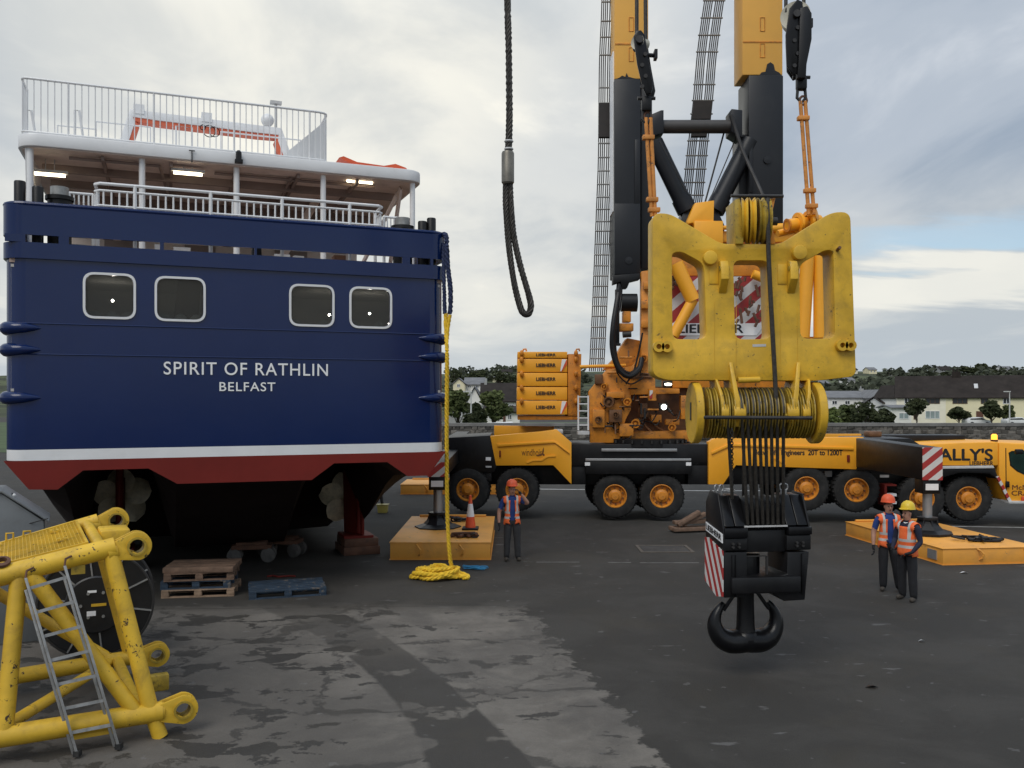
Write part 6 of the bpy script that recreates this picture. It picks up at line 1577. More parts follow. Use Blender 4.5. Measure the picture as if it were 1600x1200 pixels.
# hanger plates down to the axle
for u, wide, lean in ((1124, .055, -8), (1146.5, .085, -7), (1227.5, .085, 11), (1248, .055, 10)):
    x = P(u, 0, FD + .12).x; xt = P(u + lean * 0 - (6 if lean < 0 else -6) * 0, 0, FD).x
    pr = [(FD - .04, P(0, 566 if wide > .06 else 594, FD).z), (FD - .16, AX.z + .26), (FD - .22, AX.z), (FD - .14, AX.z - .18), (FD + .2, AX.z - .18), (FD + .36, AX.z + .2), (FD + .36, P(0, 594, FD).z + .02), (FD + .02, P(0, 594, FD).z + .02)]
    b = MB(); top = .6
    vs = []
    sh = lean * .0087
    for k, s in enumerate((-1, 1)):
        for (y, z) in pr:
            t = max(0, (z - AX.z) / (P(0, 594, FD).z - AX.z)); w = wide * (1 - .45 * min(t, 1.0)); vs.append(Vector((x + s * w / 2 + sh * min(t, 1.3), y, z)))
    n = len(pr); b.add(vs, [list(range(n)), list(range(2 * n - 1, n - 1, -1))] + [(i, n + i, n + (i + 1) % n, (i + 1) % n) for i in range(n)]); b.build('hanger_plate', YELLOW, lf, bevel=.006)
    b = MB(); b.cyl((x - wide * .9, FD - .1, AX.z), (x + wide * .9, FD - .1, AX.z), .13, 18); b.build('hanger_boss', YELLOW, lf, bevel=.01)
for u in us[5:13]:
    b = MB(); c = Vector((P(u, 0, FD + .12).x, AX.y, AX.z)); b.tube([c + Vector((0, math.cos(R(a)) * SR * .93, math.sin(R(a)) * SR * .93)) for a in range(0, 181, 15)], .022, 7); b.build('rope_turn', WIRE, lf)
b = MB(); b.cyl(P(1099, 652, FD - .27), P(1269, 653, FD - .27), .024, 10); b.build('guard_rod', DARKST, lf)
b = MB()
for u in (1119, 1149, 1229, 1263): b.bar(P(u, 652, FD - .27), P(u, 646, FD - .1), .02, .05)
b.build('guard_bracket', YELLOW_D, lf)
# lead rope: from above, over the top nest and down the face to the sheaves
lead = thing('lead_rope', 'dark wire rope running down the face of the yellow frame', 'wire rope', P(1200, 450, FD))
b = MB(); b.tube(smooth([P(1199, 309, FD - .03), P(1200, 340, FD - .14), P(1201, 400, FD - .13), P(1206, 500, FD - .13), P(1211.5, 600, FD - .13), P(1213, 645, FD - .16)], 6), .030, 8); b.build('rope', WIRE, lead)
# slings to the pulley blocks above
def sling(name, label, lines, D, clips, top):
    t = thing(name, label, 'sling', P(*lines[0][1], D))
    for a, c in lines:
        b = MB(); b.cyl(P(*a, D), P(*c, D), .026, 10); b.build('rod', paint('sling_orange_worn', (.62, .25, .05), .65, .3, 6, wear=.3, wearcol=(.15, .08, .05), wscale=22) if 'sling_orange_worn' not in bpy.data.materials else bpy.data.materials['sling_orange_worn'], t)
    for (u, v) in clips:
        b = MB(); b.box(P(u, v, D), (.16, .09, .06)); b.build('clip', bpy.data.materials['sling_orange_worn'], t, bevel=.01)
    b = MB(); p = P(*top, D); b.tube([p + Vector((.05 * math.cos(k * .6283), 0, .06 * math.sin(k * .6283))) for k in range(10)], .018, 6, closed=True); b.build('eye', RUST, t)
    return t
sling('rod_sling', 'pair of worn orange rods holding the left shoulder of the yellow frame', [((1009, 184), (1018.5, 338)), ((1016.5, 184), (1024, 338))], FD + .2, [(1013, 215), (1019, 312), (1022, 328)], (1012, 182))
sling('rod_sling', 'pair of worn orange rods holding the right shoulder of the yellow frame', [((1250.5, 158), (1263.5, 335)), ((1258, 158), (1272, 335))], FD + .45, [(1255, 185), (1265, 298), (1268, 322)], (1255, 157))
# orange spreader pipe end behind the right shoulder
sp = thing('spreader_bar', 'short orange flanged pipe hanging behind the right shoulder of the yellow frame', 'spreader bar', P(1258, 349, FD + .6))
b = MB(); b.cyl(P(1230, 352, FD + .55), P(1280, 345, FD + .75), .085, 18)
b.build('pipe', ORANGE, sp)
for u, v in ((1247, 349), (1263, 346.5)):
    b = MB(); c = P(u, v, FD + .62); b.lathe([(.09, -.025), (.15, -.02), (.15, .02), (.09, .025)], c, (1, .25, .1), 22); b.build('flange', ORANGE, sp)
b = MB(); c = P(1232, 352, FD + .55); b.lathe([(.085, 0), (.095, -.03), (.06, -.03), (.06, .03)], c, (1, .25, .1), 18); b.build('pipe_end', ORANGE_D, sp)
b = MB(); b.bar(P(1273, 345, FD + .7), P(1268, 330, FD + .5), .12, .14); b.build('lug', ORANGE, sp, bevel=.02)
b = MB(); b.cyl(P(1215, 365, FD + .7), P(1285, 349, FD + .85), .05, 12); b.build('stay_pipe', ORANGE, sp)
def pulley(label, outline, sheave_c, sr, D, ropes, shackle, tilt):
    t = thing('pulley_block', label, 'pulley block', P(*sheave_c, D))
    for k, (o, du) in enumerate(((-.11, 0), (.09, 7))):
        b = MB(); b.prism([P(u + du, v, D) + Vector((0, o, 0)) for u, v in outline], (0, .035, 0)); cp = b.build('cheek_plate', [BLACKG, BLACK][k], t, bevel=.01)
        if k == 0:
            us_, vs_ = [q[0] for q in outline], [q[1] for q in outline]; um, v0, v1 = sum(us_) / len(us_), min(vs_), max(vs_)
            for f_ in (.38, .55, .72, .88):
                b = MB(); c = P(um + 3 * math.sin(f_ * 19), v0 + (v1 - v0) * f_, D) + Vector((0, o - .004, 0)); b.cyl(c, c - Vector((0, .02, 0)), .028, 10); b.build('plate_bolt', DARKST, cp)
    b = MB(); c = P(*sheave_c, D) + Vector((.03, 0, 0)); b.lathe([(.03, -.07), (sr * .8, -.07), (sr, -.08), (sr * .85, 0), (sr, .08), (sr * .8, .07), (.03, .07)], c, (tilt, 1, 0), 24); b.build('sheave', paint('nylon_sheave', (.55, .52, .42), .5, .2, 4, dirt=.4) if 'nylon_sheave' not in bpy.data.materials else bpy.data.materials['nylon_sheave'], t)
    b = MB(); c2 = P(*sheave_c, D); b.cyl(c2 - Vector((0, .16, 0)), c2 + Vector((0, .18, 0)), .05, 12); b.build('axle', DARKST, t)
    for a, c in ropes:
        b = MB(); b.cyl(P(*a, D), P(*c, D), .026, 8); b.build('hoist_rope', WIRE, t)
    u, v = shackle
    b = MB(); p = P(u, v, D); b.box(p + Vector((0, 0, .0)), (.14, .12, .2)); s = b.build('swivel', BLACK, t, bevel=.03)
    b = MB(); b.tube([p + Vector((x, 0, z)) for x, z in ((-.05, -.08), (-.06, -.2), (0, -.27), (.06, -.2), (.05, -.08))], .022, 7); b.build('shackle', DARKST, s)
    b = MB(); b.cyl(p + Vector((-.12, 0, .08)), p + Vector((.12, 0, .08)), .025, 8); b.build('swivel_pin', DARKST, s)
    b = MB(); pl = P(outline[2][0] + 8, outline[2][1] + 34, D); b.cyl(pl - Vector((.12, .02, 0)), pl + Vector((.14, .02, 0)), .03, 8); b.box(pl + Vector((.14, 0, 0)), (.04, .12, .12)); b.build('latch_pin', BLACK, t)
    return t
pulley('slim black pulley block hanging before the left mast', [(988, 62), (993, 53), (1000, 52), (1006, 60), (1012, 100), (1019, 138), (1016, 150), (1008, 152), (1002, 140), (994, 105)], (997, 68), .10, FD + .2, [((995, -420), (995, 60)), ((1005, -420), (1009, 62))], (1010, 163), .8)
pulley('large black pulley block hanging beside the right mast', [(1224, 60), (1230, 18), (1242, 4), (1250, 8), (1253, 40), (1250, 80), (1244, 118), (1236, 122), (1226, 108)], (1240, 28), .2, FD + .45, [((1226, -420), (1228, 20)), ((1252, -420), (1256, 10))], (1252, 130), .4)
b = MB(); b.uvp([(1250, 12), (1262, 8), (1269, 20), (1269, 60), (1261, 100), (1260, 122), (1246, 122), (1248, 90)], FD + .30, .1); o = b.build('guard_plate', BLACK, [k for k in MX if k.name.startswith('pulley_block')][-1], bevel=.02)

# ================================================================== HOOK BLOCK
HC = Vector((P(1186, 0, 12.2).x, 12.25, 0)); HZ = R(8)
hb = thing('hook_block', 'black ramshorn hook block with red and white striped side plate, hanging over the asphalt', 'hook block', HC, HZ)
HM = MX[hb]
K = 12.0 / F
def hx(u): return (u - 1186) * K
def hzv(v): return H + (HY - v) * K
def hbuild(b, name, mat, parent=None, **k): return put(name, b.mesh(name, mat, None, **k), parent or hb)
def yz(u0, u1, prof):
    b = MB(); b.prism([(hx(u0), y, hzv(v)) for y, v in prof], (hx(u1) - hx(u0), 0, 0)); return b
def hbox(u0, v0, u1, v1, y0, y1): b = MB(); b.lohi((hx(u0), y0, hzv(v1)), (hx(u1), y1, hzv(v0))); return b
for (a, c) in ((1117, 1133), (1134, 1152), (1218, 1235), (1236, 1253)):
    hbuild(yz(a, c, [(-.06, 776), (-.30, 821), (.30, 821), (.30, 790), (.16, 775)]), 'housing', BLACKG, bevel=.012)
hbuild(yz(1113, 1117, [(-.12, 772), (-.33, 826), (-.33, 868), (.33, 868), (.33, 790), (.18, 770)]), 'side_plate', BLACK, bevel=.01)
hbuild(yz(1253, 1256, [(-.12, 774), (-.33, 826), (-.33, 858), (.33, 858), (.33, 790), (.18, 772)]), 'side_plate', BLACK, bevel=.01)
hbuild(hbox(1114, 823, 1152, 838, -.36, .3), 'ballast', BLACKG, bevel=.012); hbuild(hbox(1116, 839, 1152, 858, -.33, .3), 'ballast', BLACK, bevel=.012)
hbuild(hbox(1218, 823, 1257, 835, -.36, .3), 'ballast', BLACKG, bevel=.012); hbuild(hbox(1216, 836, 1256, 859, -.34, .3), 'ballast', BLACK, bevel=.012)
b = MB()
for u in (1128, 1138, 1232, 1242):
    for v in (847, 852): b = MB(); b.cyl((hx(u), -.37, hzv(v)), (hx(u), -.32, hzv(v)), .018, 7); hbuild(b, 'bolt', DARKST)
hbuild(hbox(1152, 828, 1217, 862, -.28, .28), 'centre_body', BLACK, bevel=.01)
hbuild(hbox(1148, 820.0, 1218, 822.2, -.33, -.30), 'keeper_strip', LGREY)
bl_ = yz(1114, 1151, [(-.34, 860), (-.34, 930), (.3, 924), (.3, 860)]); hbuild(bl_, 'lower_cheek', BLACK, bevel=.012)
b = MB(); b.prism([(hx(u), -.34, hzv(v)) for u, v in ((1217, 862), (1253, 862), (1246, 937), (1212, 938), (1190, 923), (1190, 900), (1217, 896))], (0, .64, 0)); hbuild(b, 'lower_cheek', BLACK, bevel=.012)
for u0, u1 in ((1126, 1130), (1240, 1244), (1131.5, 1133)): hbuild(hbox(u0, 864, u1, 928, -.365, -.342), 'rib', BLACKG, bevel=.004)
hbuild(hbox(1124, 898, 1237, 924, -.40, .34), 'trunnion', BLACK, bevel=.03)
b = MB(); b.cyl((hx(1165), 0, hzv(925)), (hx(1165), 0, hzv(868)), .19, 20); hbuild(b, 'swivel_nut', BLACKG, bevel=.01)
b = MB()
for a in ((1150.5, 868, 1152.5, 897), (1184.5, 868, 1187.5, 897), (1152.5, 867, 1184.5, 868.5)): b.lohi((hx(a[0]), -.30, hzv(a[3])), (hx(a[2]), -.27, hzv(a[1])))
hbuild(b, 'inner_frame', DARKST)
# sheaves in the block
for i in range(9):
    u = 1155 + i * 7.3; b = MB(); c = Vector((hx(u), .02, hzv(812))); w = .029; r = .30
    b.lathe([(.05, -w), (r * .85, -w), (r, -w), (r * .9, 0), (r, w), (r * .85, w), (.05, w)], c, (1, 0, 0), 32); hbuild(b, 'sheave', BLACK)
b = MB(); b.cyl((hx(1117), .02, hzv(812)), (hx(1253), .02, hzv(812)), .07, 14); hbuild(b, 'sheave_axle', DARKST)
for u in (1119, 1127, 1228, 1235):
    b = MB(); c = Vector((hx(u), .05, hzv(765))); b.tube([c + Vector((.03 * math.cos(k * .785), 0, .045 * math.sin(k * .785))) for k in range(8)], .012, 6, closed=True); b.cyl(c - Vector((0, 0, .1)), c - Vector((0, 0, .04)), .018, 8); hbuild(b, 'lifting_eye', STEEL)
hbuild(hbox(1134, 766, 1143, 769.5, -.1, .1), 'light_tab', LGREY)
# side sign and striped plate on the left face
xs = hx(1113) - .004
b = MB(); b.prism([(xs, y, hzv(v)) for y, v in ((-.33, 846), (-.33, 832), (.30, 822), (.30, 836))], (-.006, 0, 0)); sg = hbuild(b, 'sign_plate', WHITEPRINT, smooth=False)
text('lettering', 'LIEBHERR', HM @ Vector((xs - .008, .27, hzv(833))), HM.to_3x3() @ Vector((0, -1, -.14)), (0, 0, 1), .56, .075, BLACKPRINT, sg, .03)
b = MB(); b.prism([(hx(1114) - .006, y, hzv(v)) for y, v in ((-.335, 858), (-.335, 928), (-.10, 933), (.34, 918), (.34, 848), (.2, 846))], (-.012, 0, 0)); hbuild(b, 'hazard_plate', HAZV, smooth=False)
# ramshorn hook
b = MB(); b.tube([(hx(1165), 0, hzv(905)), (hx(1165), 0, hzv(945)), (hx(1165), 0, hzv(985)), (hx(1165), 0, hzv(1003))], [.115, .115, .125, .16], 20)
hk = hbuild(b, 'hook_shank', BLACKG)
for sg_ in (-1, 1):
    pts = [(1165, 1007), (1165 + sg_ * 12, 1008), (1165 + sg_ * 26, 1008), (1165 + sg_ * 39, 1002), (1165 + sg_ * 48, 991), (1165 + sg_ * 51.5, 978), (1165 + sg_ * 49, 965), (1165 + sg_ * 43, 954), (1165 + sg_ * 37, 946)]
    rr = [.165, .165, .16, .145, .118, .095, .074, .054, .026]
    p3 = smooth([Vector((hx(u), 0, hzv(v))) for u, v in pts], 5)
    r3 = []
    for i in range(len(rr) - 1):
        for j in range(5): r3.append(rr[i] + (rr[i + 1] - rr[i]) * j / 5)
    r3.append(rr[-1]); b = MB(); b.tube(p3, r3, 20)
    for v in b.v: v.y *= 1.15
    hbuild(b, 'hook_horn', BLACKG)
    if sg_ > 0:
        b = MB(); b.ball((hx(1165), 0, hzv(1005)), .2, 18, 12, (.22, .19, .172)); hbuild(b, 'hook_saddle', BLACKG)
    b = MB(); b.bar((hx(1165 + sg_ * 15), -.02, hzv(926)), (hx(1165 + sg_ * 38), -.02, hzv(958)), .045, .05, (0, 1, 0)); b.cyl((hx(1165 + sg_ * 15), -.1, hzv(927)), (hx(1165 + sg_ * 15), .1, hzv(927)), .04, 10); hbuild(b, 'safety_latch', BLACK, bevel=.006)
# hoist ropes between frame and block
hr = thing('hoist_ropes', 'bunch of parallel dark wire ropes between the yellow frame and the black hook block', 'wire ropes', P(1180, 730, 12))
tops = [1128, 1149.5, 1158.5, 1167.5, 1176.5, 1185.5, 1194.5, 1203.5, 1213, 1172, 1190]
for i, u in enumerate(tops):
    yy = FD + .12 - SR * .9 if i < 9 else FD + .12 + SR * .9
    a = Vector((P(u, 0, FD + .12).x, yy, AX.z - .05))
    ub = 1130 if i == 0 else 1155 + (u - 1149.5) * .92; bq = HM @ Vector((hx(ub), -.28 if i < 9 else .3, hzv(818 if i else 778)))
    b = MB(); b.cyl(a, bq, .022, 8); b.build('rope', WIRE, hr)
b = MB(); a = Vector((P(1137.5, 0, FD).x, FD - .2, AX.z - .2)); c = HM @ Vector((hx(1138), -.1, hzv(776)))
n = 26
for k in range(n):
    p = a.lerp(c, (k + .5) / n); ln = (a - c).length / n; sgn = k % 2
    d1 = Vector((1, 0, 0)) if sgn else Vector((0, 1, 0)); b.tube([p + d1 * (.018 * math.cos(t * 1.0472)) + Vector((0, 0, ln * .62 * math.sin(t * 1.0472))) for t in range(6)], .008, 5, closed=True)
b.build('chain', DARKST, hr)

# ================================================================== OUTRIGGER MATS and small things on them
def mat_pad(label, fl, w, d, rz, h=.40, lugs=(.3, .7), patch=False):
    t = thing('outrigger_mat', label, 'outrigger mat', (fl[0], fl[1], 0), rz)
    b = MB(); b.lohi((.02, .02, .012), (w - .02, d - .02, h - .015)); put('body', b.mesh('body', MATOR, bevel=.008), t)
    b = MB(); b.lohi((0, 0, h - .015), (w, d, h)); put('top_plate', b.mesh('top_plate', MATOR, bevel=.004), t)
    b = MB(); b.lohi((0, 0, 0), (w, d, .012)); put('bottom_plate', b.mesh('bottom_plate', MATOR), t)
    b = MB(); b.cyl((.25, d - .12, h + .03), (w - .25, d - .12, h + .03), .035, 10); put('lifting_bar', b.mesh('lifting_bar', MATOR), t)
    for s in lugs:
        b = MB(); b.tube([(w * s, .02, .10), (w * s + .03, -.05, .16), (w * s + .05, -.07, .25), (w * s - .02, -.05, .33), (w * s - .06, .02, .36)], .022, 7); put('lifting_lug', b.mesh('lifting_lug', MATOR), t)
    if patch:
        b = MB(); b.lohi((-.006, .25, .08), (.02, .6, .3)); put('side_plate', b.mesh('side_plate', STEEL), t)
    return t
a = G(608, 875); mat_pad('orange steel outrigger mat by the ship, a traffic cone standing on it', (a.x, a.y), 2.42, 4.75, 0, .42, (.29, .71))
a = G(1473, 883.5); mat_pad('orange steel outrigger mat behind the two men at the right', (a.x, a.y), 2.42, 4.6, .115, .385, (.38, .86), True)
a = G(625, 772.5); mat_pad('far orange outrigger mat seen past the ship between rudder and crane wheel', (a.x, a.y), 5.2, 2.4, 0, .40, (.2, .8), True)
def cone(c, s, label):
    t = thing('traffic_cone', label, 'traffic cone', c); c = Vector(c)
    b = MB(); b.box(c + Vector((0, 0, .03 * s)), (.46 * s, .46 * s, .06 * s)); b.build('base', BLACK, t, bevel=.02)
    f = lambda z: .15 - .12 * z
    b = MB(); b.lathe([(f(0) * s, .06 * s), (f(.33) * s, .36 * s)], c, (0, 0, 1), 20); b.build('lower_cone', CONEO, t)
    b = MB(); b.lathe([(f(.33) * s + .003, .36 * s), (f(.75) * s + .003, .72 * s)], c, (0, 0, 1), 20); b.build('reflective_sleeve', WHITEPRINT, t)
    b = MB(); b.lathe([(f(.75) * s, .72 * s), (f(1.0) * s, .95 * s), (.012, .96 * s), (0, .96 * s)], c, (0, 0, 1), 20); b.build('cone_tip', CONEO, t)
cone(G(735, 827, .42), .93, 'orange and white traffic cone standing on the mat by the ship')
def heap(c, n, label, sx, sy, seed, mat=BLACK, r=.03):
    t = thing('chain_heap', label, 'chain', c); rnd = random.Random(seed); c = Vector(c)
    for k in range(n):
        pts = [c + Vector((rnd.gauss(0, sx), rnd.gauss(0, sy), .03 + abs(rnd.gauss(0, .05)))) for _ in range(4)]
        b = MB(); b.tube(smooth(pts, 5), r * rnd.uniform(.7, 1.3), 6); b.build('link_strand', mat, t)
    for k in range(3):
        p = c + Vector((rnd.gauss(0, sx), rnd.gauss(0, sy), .06)); b = MB(); b.tube([p + Vector((.09 * math.cos(q * .9), .03 * math.sin(q * 2), .05 * math.sin(q * .9))) for q in range(7)], .026, 7, closed=True); b.build('shackle', DARKST, t)
heap(G(1530, 846, .385), 8, 'black lifting chains heaped on the right-hand orange mat', .28, .15, 4)
heap(G(727, 840, .42), 5, 'dark shackles and straps lying on the orange mat by the cone', .2, .07, 6, RUST)
heap(G(718, 815, .42), 3, 'dark strap lying behind the cone on the orange mat', .16, .1, 7)
# timber chocks beside the crane wheels
t = thing('timber_chocks', 'weathered planks heaped on the asphalt beside the crane wheel', 'planks', G(1075, 832))
c = G(1075, 832)
for i, (a, d) in enumerate((((-.45, -.1, .1), (.6, .15, .10)), ((-.5, .2, .1), (.7, .3, .1)), ((-.3, .0, .22), (.35, .1, .58)), ((-.15, .1, .22), (.55, .2, .52)), ((-.4, .05, .28), (.6, .25, .3)))):
    b = MB(); b.bar(c + Vector(a), c + Vector(d), .22, .10); b.build('plank', WOOD, t, bevel=.008)
# litter
for i, (u, v, s, m, lb) in enumerate(((1506, 896, .10, WHITEPRINT, 'scrap of white paper on the asphalt in front of the right mat'), (1362, 1075, .09, BLACK, 'small dark scrap on the asphalt beneath the two men'), (1440, 1003, .06, LGREY, 'small pale scrap on the asphalt right of the men'))):
    c = G(u, v); b = MB(); b.add([c + Vector((-s, 0, .01)), c + Vector((0, -s * .6, .05)), c + Vector((s, .0, .012)), c + Vector((.1 * s, s * .7, .03))], [(0, 1, 2, 3), (3, 2, 1, 0)]); o = b.build('paper_scrap', m, None, c, fix=False); tag(o, lb, 'litter')

# ================================================================== PEOPLE
SKIN = paint('skin', (.42, .22, .15), .6, .08, 8)
TROU = paint('dark_trousers', (.014, .014, .017), .85, .2, 6); BOOT = paint('boot_leather', (.06, .05, .04), .8, .2, 6)
POLO = paint('blue_polo', (.016, .045, .19), .85, .12, 5); NAVYS = paint('navy_jumper', (.014, .017, .04), .85, .15, 5); GLOVE = paint('black_glove', (.012, .012, .013), .8, .2, 6); HAIR = paint('hair', (.05, .04, .035), .8, .2, 8)
GREYS = paint('grey_trousers', (.035, .034, .036), .85, .2, 6)
def vest_mat():
    m, nt, b = mk('hi_vis_vest'); co = objco(nt); s = nt.nodes.new('ShaderNodeSeparateXYZ'); nt.links.new(co, s.inputs[0])
    def band_(o, c, w): return nmath(nt, 'LESS_THAN', nmath(nt, 'ABSOLUTE', nmath(nt, 'SUBTRACT', o, c)), w)
    ax_ = nmath(nt, 'ABSOLUTE', s.outputs[0])
    r = nmath(nt, 'MAXIMUM', band_(s.outputs[2], 1.03, .026), band_(s.outputs[2], 1.15, .026))
    r = nmath(nt, 'MAXIMUM', r, nmath(nt, 'MULTIPLY', band_(ax_, .115, .024), nmath(nt, 'GREATER_THAN', s.outputs[2], 1.17)))
    n_ = nnoise(nt, co, 7, 3); oc = nmix(nt, nstep(nt, n_, .35, .65), (.86, .13, .03), (.98, .20, .05))
    nt.links.new(nmix(nt, r, oc, (.52, .50, .47)), b.inputs['Base Color']); b.inputs['Roughness'].default_value = .7; return m
VEST = vest_mat()
def person(label, foot, rz, pose, shirt, trousers, helmet, gloves, sleeve_long, scale=1.0, closed=False):
    t = thing('person', label, 'person', foot, rz); 
    V = {}; E_ = []
    def vtx(k, co, rx, ry=None, par=None):
        V[k] = (Vector(co), rx, ry or rx)
        if par: E_.append((par, k))
    vtx('pelvis', (0, .0, .95), .15, .115)
    vtx('waist', (0, .0, 1.08), .16, .125, 'pelvis'); vtx('belly', (0, -.012, 1.18), .168, .132, 'waist'); vtx('chest', (0, -.01, 1.30), .18, .125, 'belly'); vtx('upper', (0, .005, 1.41), .145, .095, 'chest')
    vtx('neck', (0, .005, 1.49), .066, .066, 'upper'); vtx('chin', (0, -.025, 1.565), .066, .078, 'neck'); vtx('face', (0, -.018, 1.645), .082, .10, 'chin'); vtx('crown', (0, .0, 1.735), .07, .088, 'face')
    for s, k in ((-1, 'R'), (1, 'L')):
        vtx('sh' + k, (s * .20, .01, 1.405), .078, .075, 'upper')
        el, wr_, hd = pose['arm' + k]
        vtx('ua' + k, V['sh' + k][0].lerp(Vector(el), .5), .064, None, 'sh' + k)
        vtx('el' + k, el, .053, None, 'ua' + k); vtx('fa' + k, Vector(el).lerp(Vector(wr_), .45), .048, None, 'el' + k); vtx('wr' + k, wr_, .030, None, 'fa' + k); vtx('hd' + k, hd, .040, .026, 'wr' + k)
        hp, kn, an, toe = pose['leg' + k]
        vtx('hip' + k, hp, .112, .112, 'pelvis'); vtx('th' + k, Vector(hp).lerp(Vector(kn), .5), .104, None, 'hip' + k); vtx('kn' + k, kn, .085, None, 'th' + k); vtx('ca' + k, Vector(kn).lerp(Vector(an), .4), .084, None, 'kn' + k)
        vtx('an' + k, an, .074, None, 'ca' + k); vtx('heel' + k, (an[0], an[1] + .02, .05), .054, .05, 'an' + k); vtx('toe' + k, toe, .052, .044, 'heel' + k)
    keys = list(V); idx = {k: i for i, k in enumerate(keys)}
    me = bpy.data.meshes.new('body'); me.from_pydata([tuple(V[k][0]) for k in keys], [(idx[a], idx[b]) for a, b in E_], [])
    ob = bpy.data.objects.new('body', me); link(ob)
    md = ob.modifiers.new('skin', 'SKIN'); md.use_smooth_shade = True; md.branch_smoothing = .6
    sk = me.skin_vertices[0].data if me.skin_vertices else None
    if sk is None:
        bpy.context.view_layer.objects.active = ob
    for k in keys: sk[idx[k]].radius = (V[k][1], V[k][2]); sk[idx[k]].use_root = (k == 'pelvis')
    ss = ob.modifiers.new('sub', 'SUBSURF'); ss.levels = 2; ss.render_levels = 2
    dg = bpy.context.evaluated_depsgraph_get(); ev = ob.evaluated_get(dg); bm_ = bpy.data.meshes.new_from_object(ev)
    bpy.data.objects.remove(ob); bpy.data.meshes.remove(me)
    # materials by nearest bone
    seg = [(a, b) for a, b in E_]
    def near(p):
        best = None
        for a, b in seg:
            A, B = V[a][0], V[b][0]; d = B - A; u = max(0, min(1, (p - A).dot(d) / max(1e-9, d.length_squared))); q = (p - (A + d * u)).length - (V[a][1] * (1 - u) + V[b][1] * u)
            if best is None or q < best[0]: best = (q, a, b, u)
        return best
    mats = [shirt, trousers, SKIN, BOOT, GLOVE if gloves else SKIN]
    for m in mats: bm_.materials.append(m)
    torso = []
    for f in bm_.polygons:
        q, a, b, u = near(f.center); k = b[:-1] if b[-1] in 'LR' else b; z = f.center.z; mi = 0
        if k in ('waist', 'belly', 'chest', 'upper', 'sh'): mi = 0 if z > .96 else 1
        elif k in ('neck',): mi = 2 if z > 1.475 else 0
        elif k in ('chin', 'face', 'crown'): mi = 2
        elif k in ('ua',): mi = 0
        elif k == 'el': mi = 0 if sleeve_long or u < .45 else 2
        elif k in ('fa', 'wr'): mi = 0 if sleeve_long else 2
        elif k == 'hd': mi = 4
        elif k in ('hip', 'th', 'kn', 'ca', 'an'): mi = 1
        else: mi = 3
        f.material_index = mi; f.use_smooth = True
        if mi == 0 and k in ('waist', 'belly', 'chest', 'upper', 'sh', 'neck') and (k != 'sh' or abs(f.center.x) < .20) and z > .93: torso.append(f.index)
        if mi == 1 and k in ('waist', 'hip') and z > .90: torso.append(f.index)
    # fingers, nose, ears joined into the one body mesh
    ex = MB()
    for k in 'RL':
        h, w = V['hd' + k][0], V['wr' + k][0]; d = (h - w).normalized(); side = Vector((0, -1, 0)); side = (side - d * side.dot(d)).normalized(); nn = d.cross(side)
        for i, ln in enumerate((.055, .068, .072, .062)):
            o = h + side * (.030 - .02 * i) + d * .01; s = 1 if k == 'R' else -1
            ex.tube([o, o + d * ln * .6, o + d * ln + nn * .022 * s, o + d * ln * 1.15 + nn * .045 * s], [.0105, .010, .009, .006], 6)
        o = w.lerp(h, .55) + side * .03; ex.tube([o, o + side * .025 + d * .025, o + side * .03 + d * .06], [.012, .011, .008], 6)
    nh = len(ex.f)
    fc = V['face'][0]
    ex.tube([fc + Vector((0, -.085, .012)), fc + Vector((0, -.108, -.016)), fc + Vector((0, -.106, -.034))], [.009, .014, .016], 7)
    for s in (-1, 1): ex.ball(fc + Vector((s * .078, .005, -.005)), .02, 8, 6, (.009, .02, .033))
    xm = ex.mesh('x', mats[0])
    for i, f in enumerate(xm.polygons): f.material_index = 4 if i < nh else 2
    bb = bmesh.new(); bb.from_mesh(bm_); bb.from_mesh(xm); 
    Sx = Matrix.Scale(scale, 4)
    bv = bmesh.new(); bv.from_mesh(bm_); bv.faces.ensure_lookup_table()
    bb.transform(Sx); m2 = bpy.data.meshes.new('body'); bb.to_mesh(m2); bb.free()
    for m in mats: m2.materials.append(m)
    put('body', m2, t)
    # vest: a shell over the torso
    keep = set(torso); bv.normal_update()
    for v in bv.verts: v.co += v.normal * .03
    rm = [f for f in bv.faces if f.index not in keep or (not closed and f.calc_center_median().y < -.04 and abs(f.calc_center_median().x) < .065) or (f.calc_center_median().z > 1.40 and abs(f.calc_center_median().x) < .075)]
    bmesh.ops.delete(bv, geom=rm, context='FACES')
    for v in bv.verts:
        if v.co.z < .97: v.co.z -= .03
    bv.transform(Sx); m3 = bpy.data.meshes.new('vest'); bv.to_mesh(m3); bv.free(); m3.materials.clear(); m3.materials.append(VEST)
    for f in m3.polygons: f.use_smooth = True; f.material_index = 0
    vo = put('vest', m3, t); so = vo.modifiers.new('solid', 'SOLIDIFY'); so.thickness = .012
    # hard hat, eyes, mouth, hair
    c = V['crown'][0] + Vector((0, .012, .052)); HR = 1.04
    b = MB(); b.lathe([(.138, -.055), (.13, -.03), (.126, .0), (.112, .045), (.075, .085), (.03, .102), (0, .105)], c, (0, 0, 1), 24)
    b.prism([c + Vector((math.sin(a) * .125, -math.cos(a) * (.125 + .075 * max(0, math.cos(a)) ** .7), -.055)) for a in [x * .2618 for x in range(24)]], (0, 0, .012))
    for x in (-.03, 0, .03): b.tube([c + Vector((x, .11, .01)), c + Vector((x, .07, .078)), c + Vector((x, 0, .103)), c + Vector((x, -.07, .078)), c + Vector((x, -.115, .0))], .008, 6)
    for v in b.v: v.x *= scale; v.y *= scale; v.z *= scale
    put('hard_hat', b.mesh('hard_hat', helmet), t)
    b = MB()
    for s in (-1, 1): b.ball((fc + Vector((s * .033, -.083, .014))) * scale, .011, 8, 6)
    put('eye', b.mesh('eye', BLACK), t)
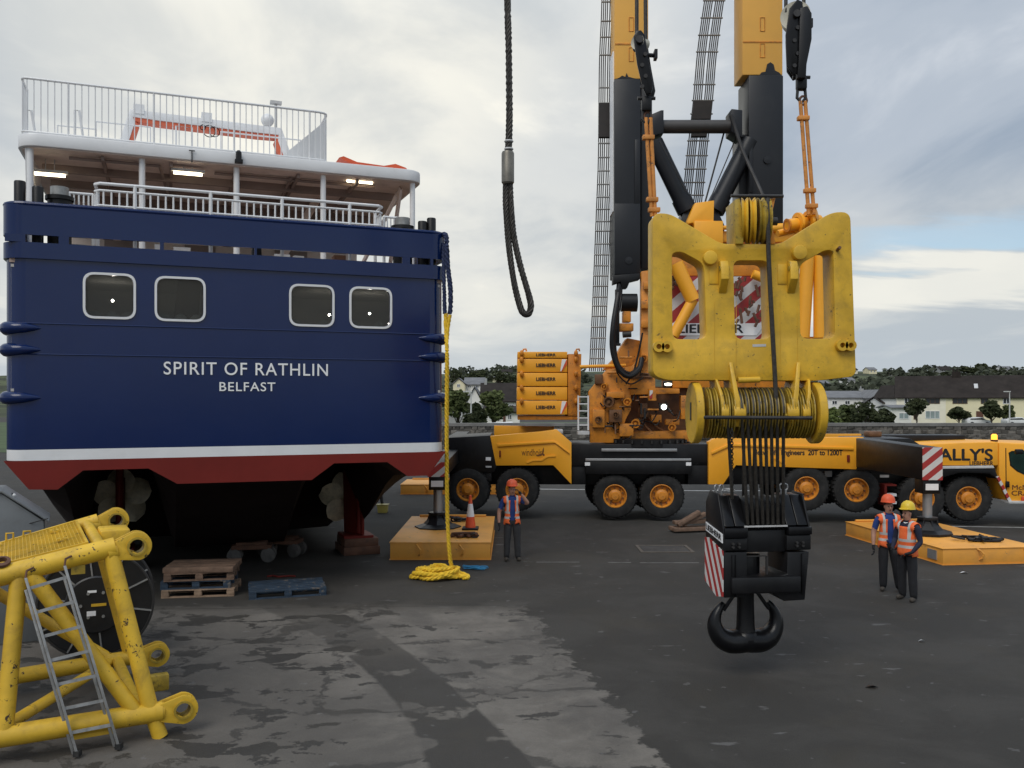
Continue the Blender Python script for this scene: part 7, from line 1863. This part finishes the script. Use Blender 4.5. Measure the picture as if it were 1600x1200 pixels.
    b = MB(); b.ball((V['chin'][0] + Vector((0, -.072, .018))) * scale, .02, 8, 6, (.024, .008, .006)); put('mouth', b.mesh('mouth', REDAF), t)
    b = MB(); b.ball((V['crown'][0] + Vector((0, .02, -.02))) * scale, .08, 14, 10, (.084 * scale, .098 * scale, .07 * scale)); put('hair', b.mesh('hair', HAIR), t)
    if shirt is not NAVYS:
        b = MB(); b.tube([(Vector((.055 * math.cos(a), .005 + .058 * math.sin(a), 1.478 + .012 * math.sin(a)))) * scale for a in [x * .5236 for x in range(12)]], .014, 6, closed=True); put('collar', b.mesh('collar', shirt), t)
    else:
        b = MB(); b.tube([(Vector((.062 * math.cos(a), .005 + .064 * math.sin(a), 1.485 + .014 * math.sin(a)))) * scale for a in [x * .5236 for x in range(12)]], .016, 6, closed=True); put('collar', b.mesh('collar', WHITEPRINT), t)
    return t
LEGS = {'legR': ((-.095, 0, .90), (-.115, -.01, .49), (-.125, .02, .10), (-.15, -.13, .045)), 'legL': ((.095, 0, .90), (.12, -.015, .49), (.135, .0, .10), (.17, -.14, .045))}
person('man by the crane wheel, open orange vest, one hand raised to his red hard hat', G(800, 876), R(6),
       dict(armR=((-.30, .02, 1.13), (-.31, -.08, .89), (-.30, -.10, .80)), armL=((.36, -.12, 1.33), (.20, -.20, 1.55), (.14, -.17, 1.62)), **LEGS), POLO, GREYS, ORRED, True, False, 1.02)
person('bare-armed man in blue polo, open orange vest and orange-red hard hat facing the camera', G(1388, 923), R(-4),
       dict(armR=((-.27, .03, 1.14), (-.30, -.05, .90), (-.30, -.07, .80)), armL=((.28, .03, 1.14), (.29, -.06, .90), (.28, -.09, .80)), legR=((-.095, 0, .90), (-.10, -.01, .49), (-.09, .02, .10), (-.16, -.12, .045)), legL=((.095, 0, .90), (.14, -.02, .49), (.20, .0, .10), (.27, -.12, .045))), POLO, TROU, ORRED, True, False, 1.02)
person('man in yellow hard hat and closed orange vest turned sideways to his colleague', G(1418, 938), R(-62),
       dict(armR=((-.26, -.02, 1.13), (-.16, -.22, .99), (-.07, -.28, .96)), armL=((.26, .03, 1.13), (.22, -.16, .95), (.12, -.24, .90)), **LEGS), NAVYS, TROU, paint('helmet_yellow', (.75, .52, .03), .4, .08, 3), True, True, 1.0, True)
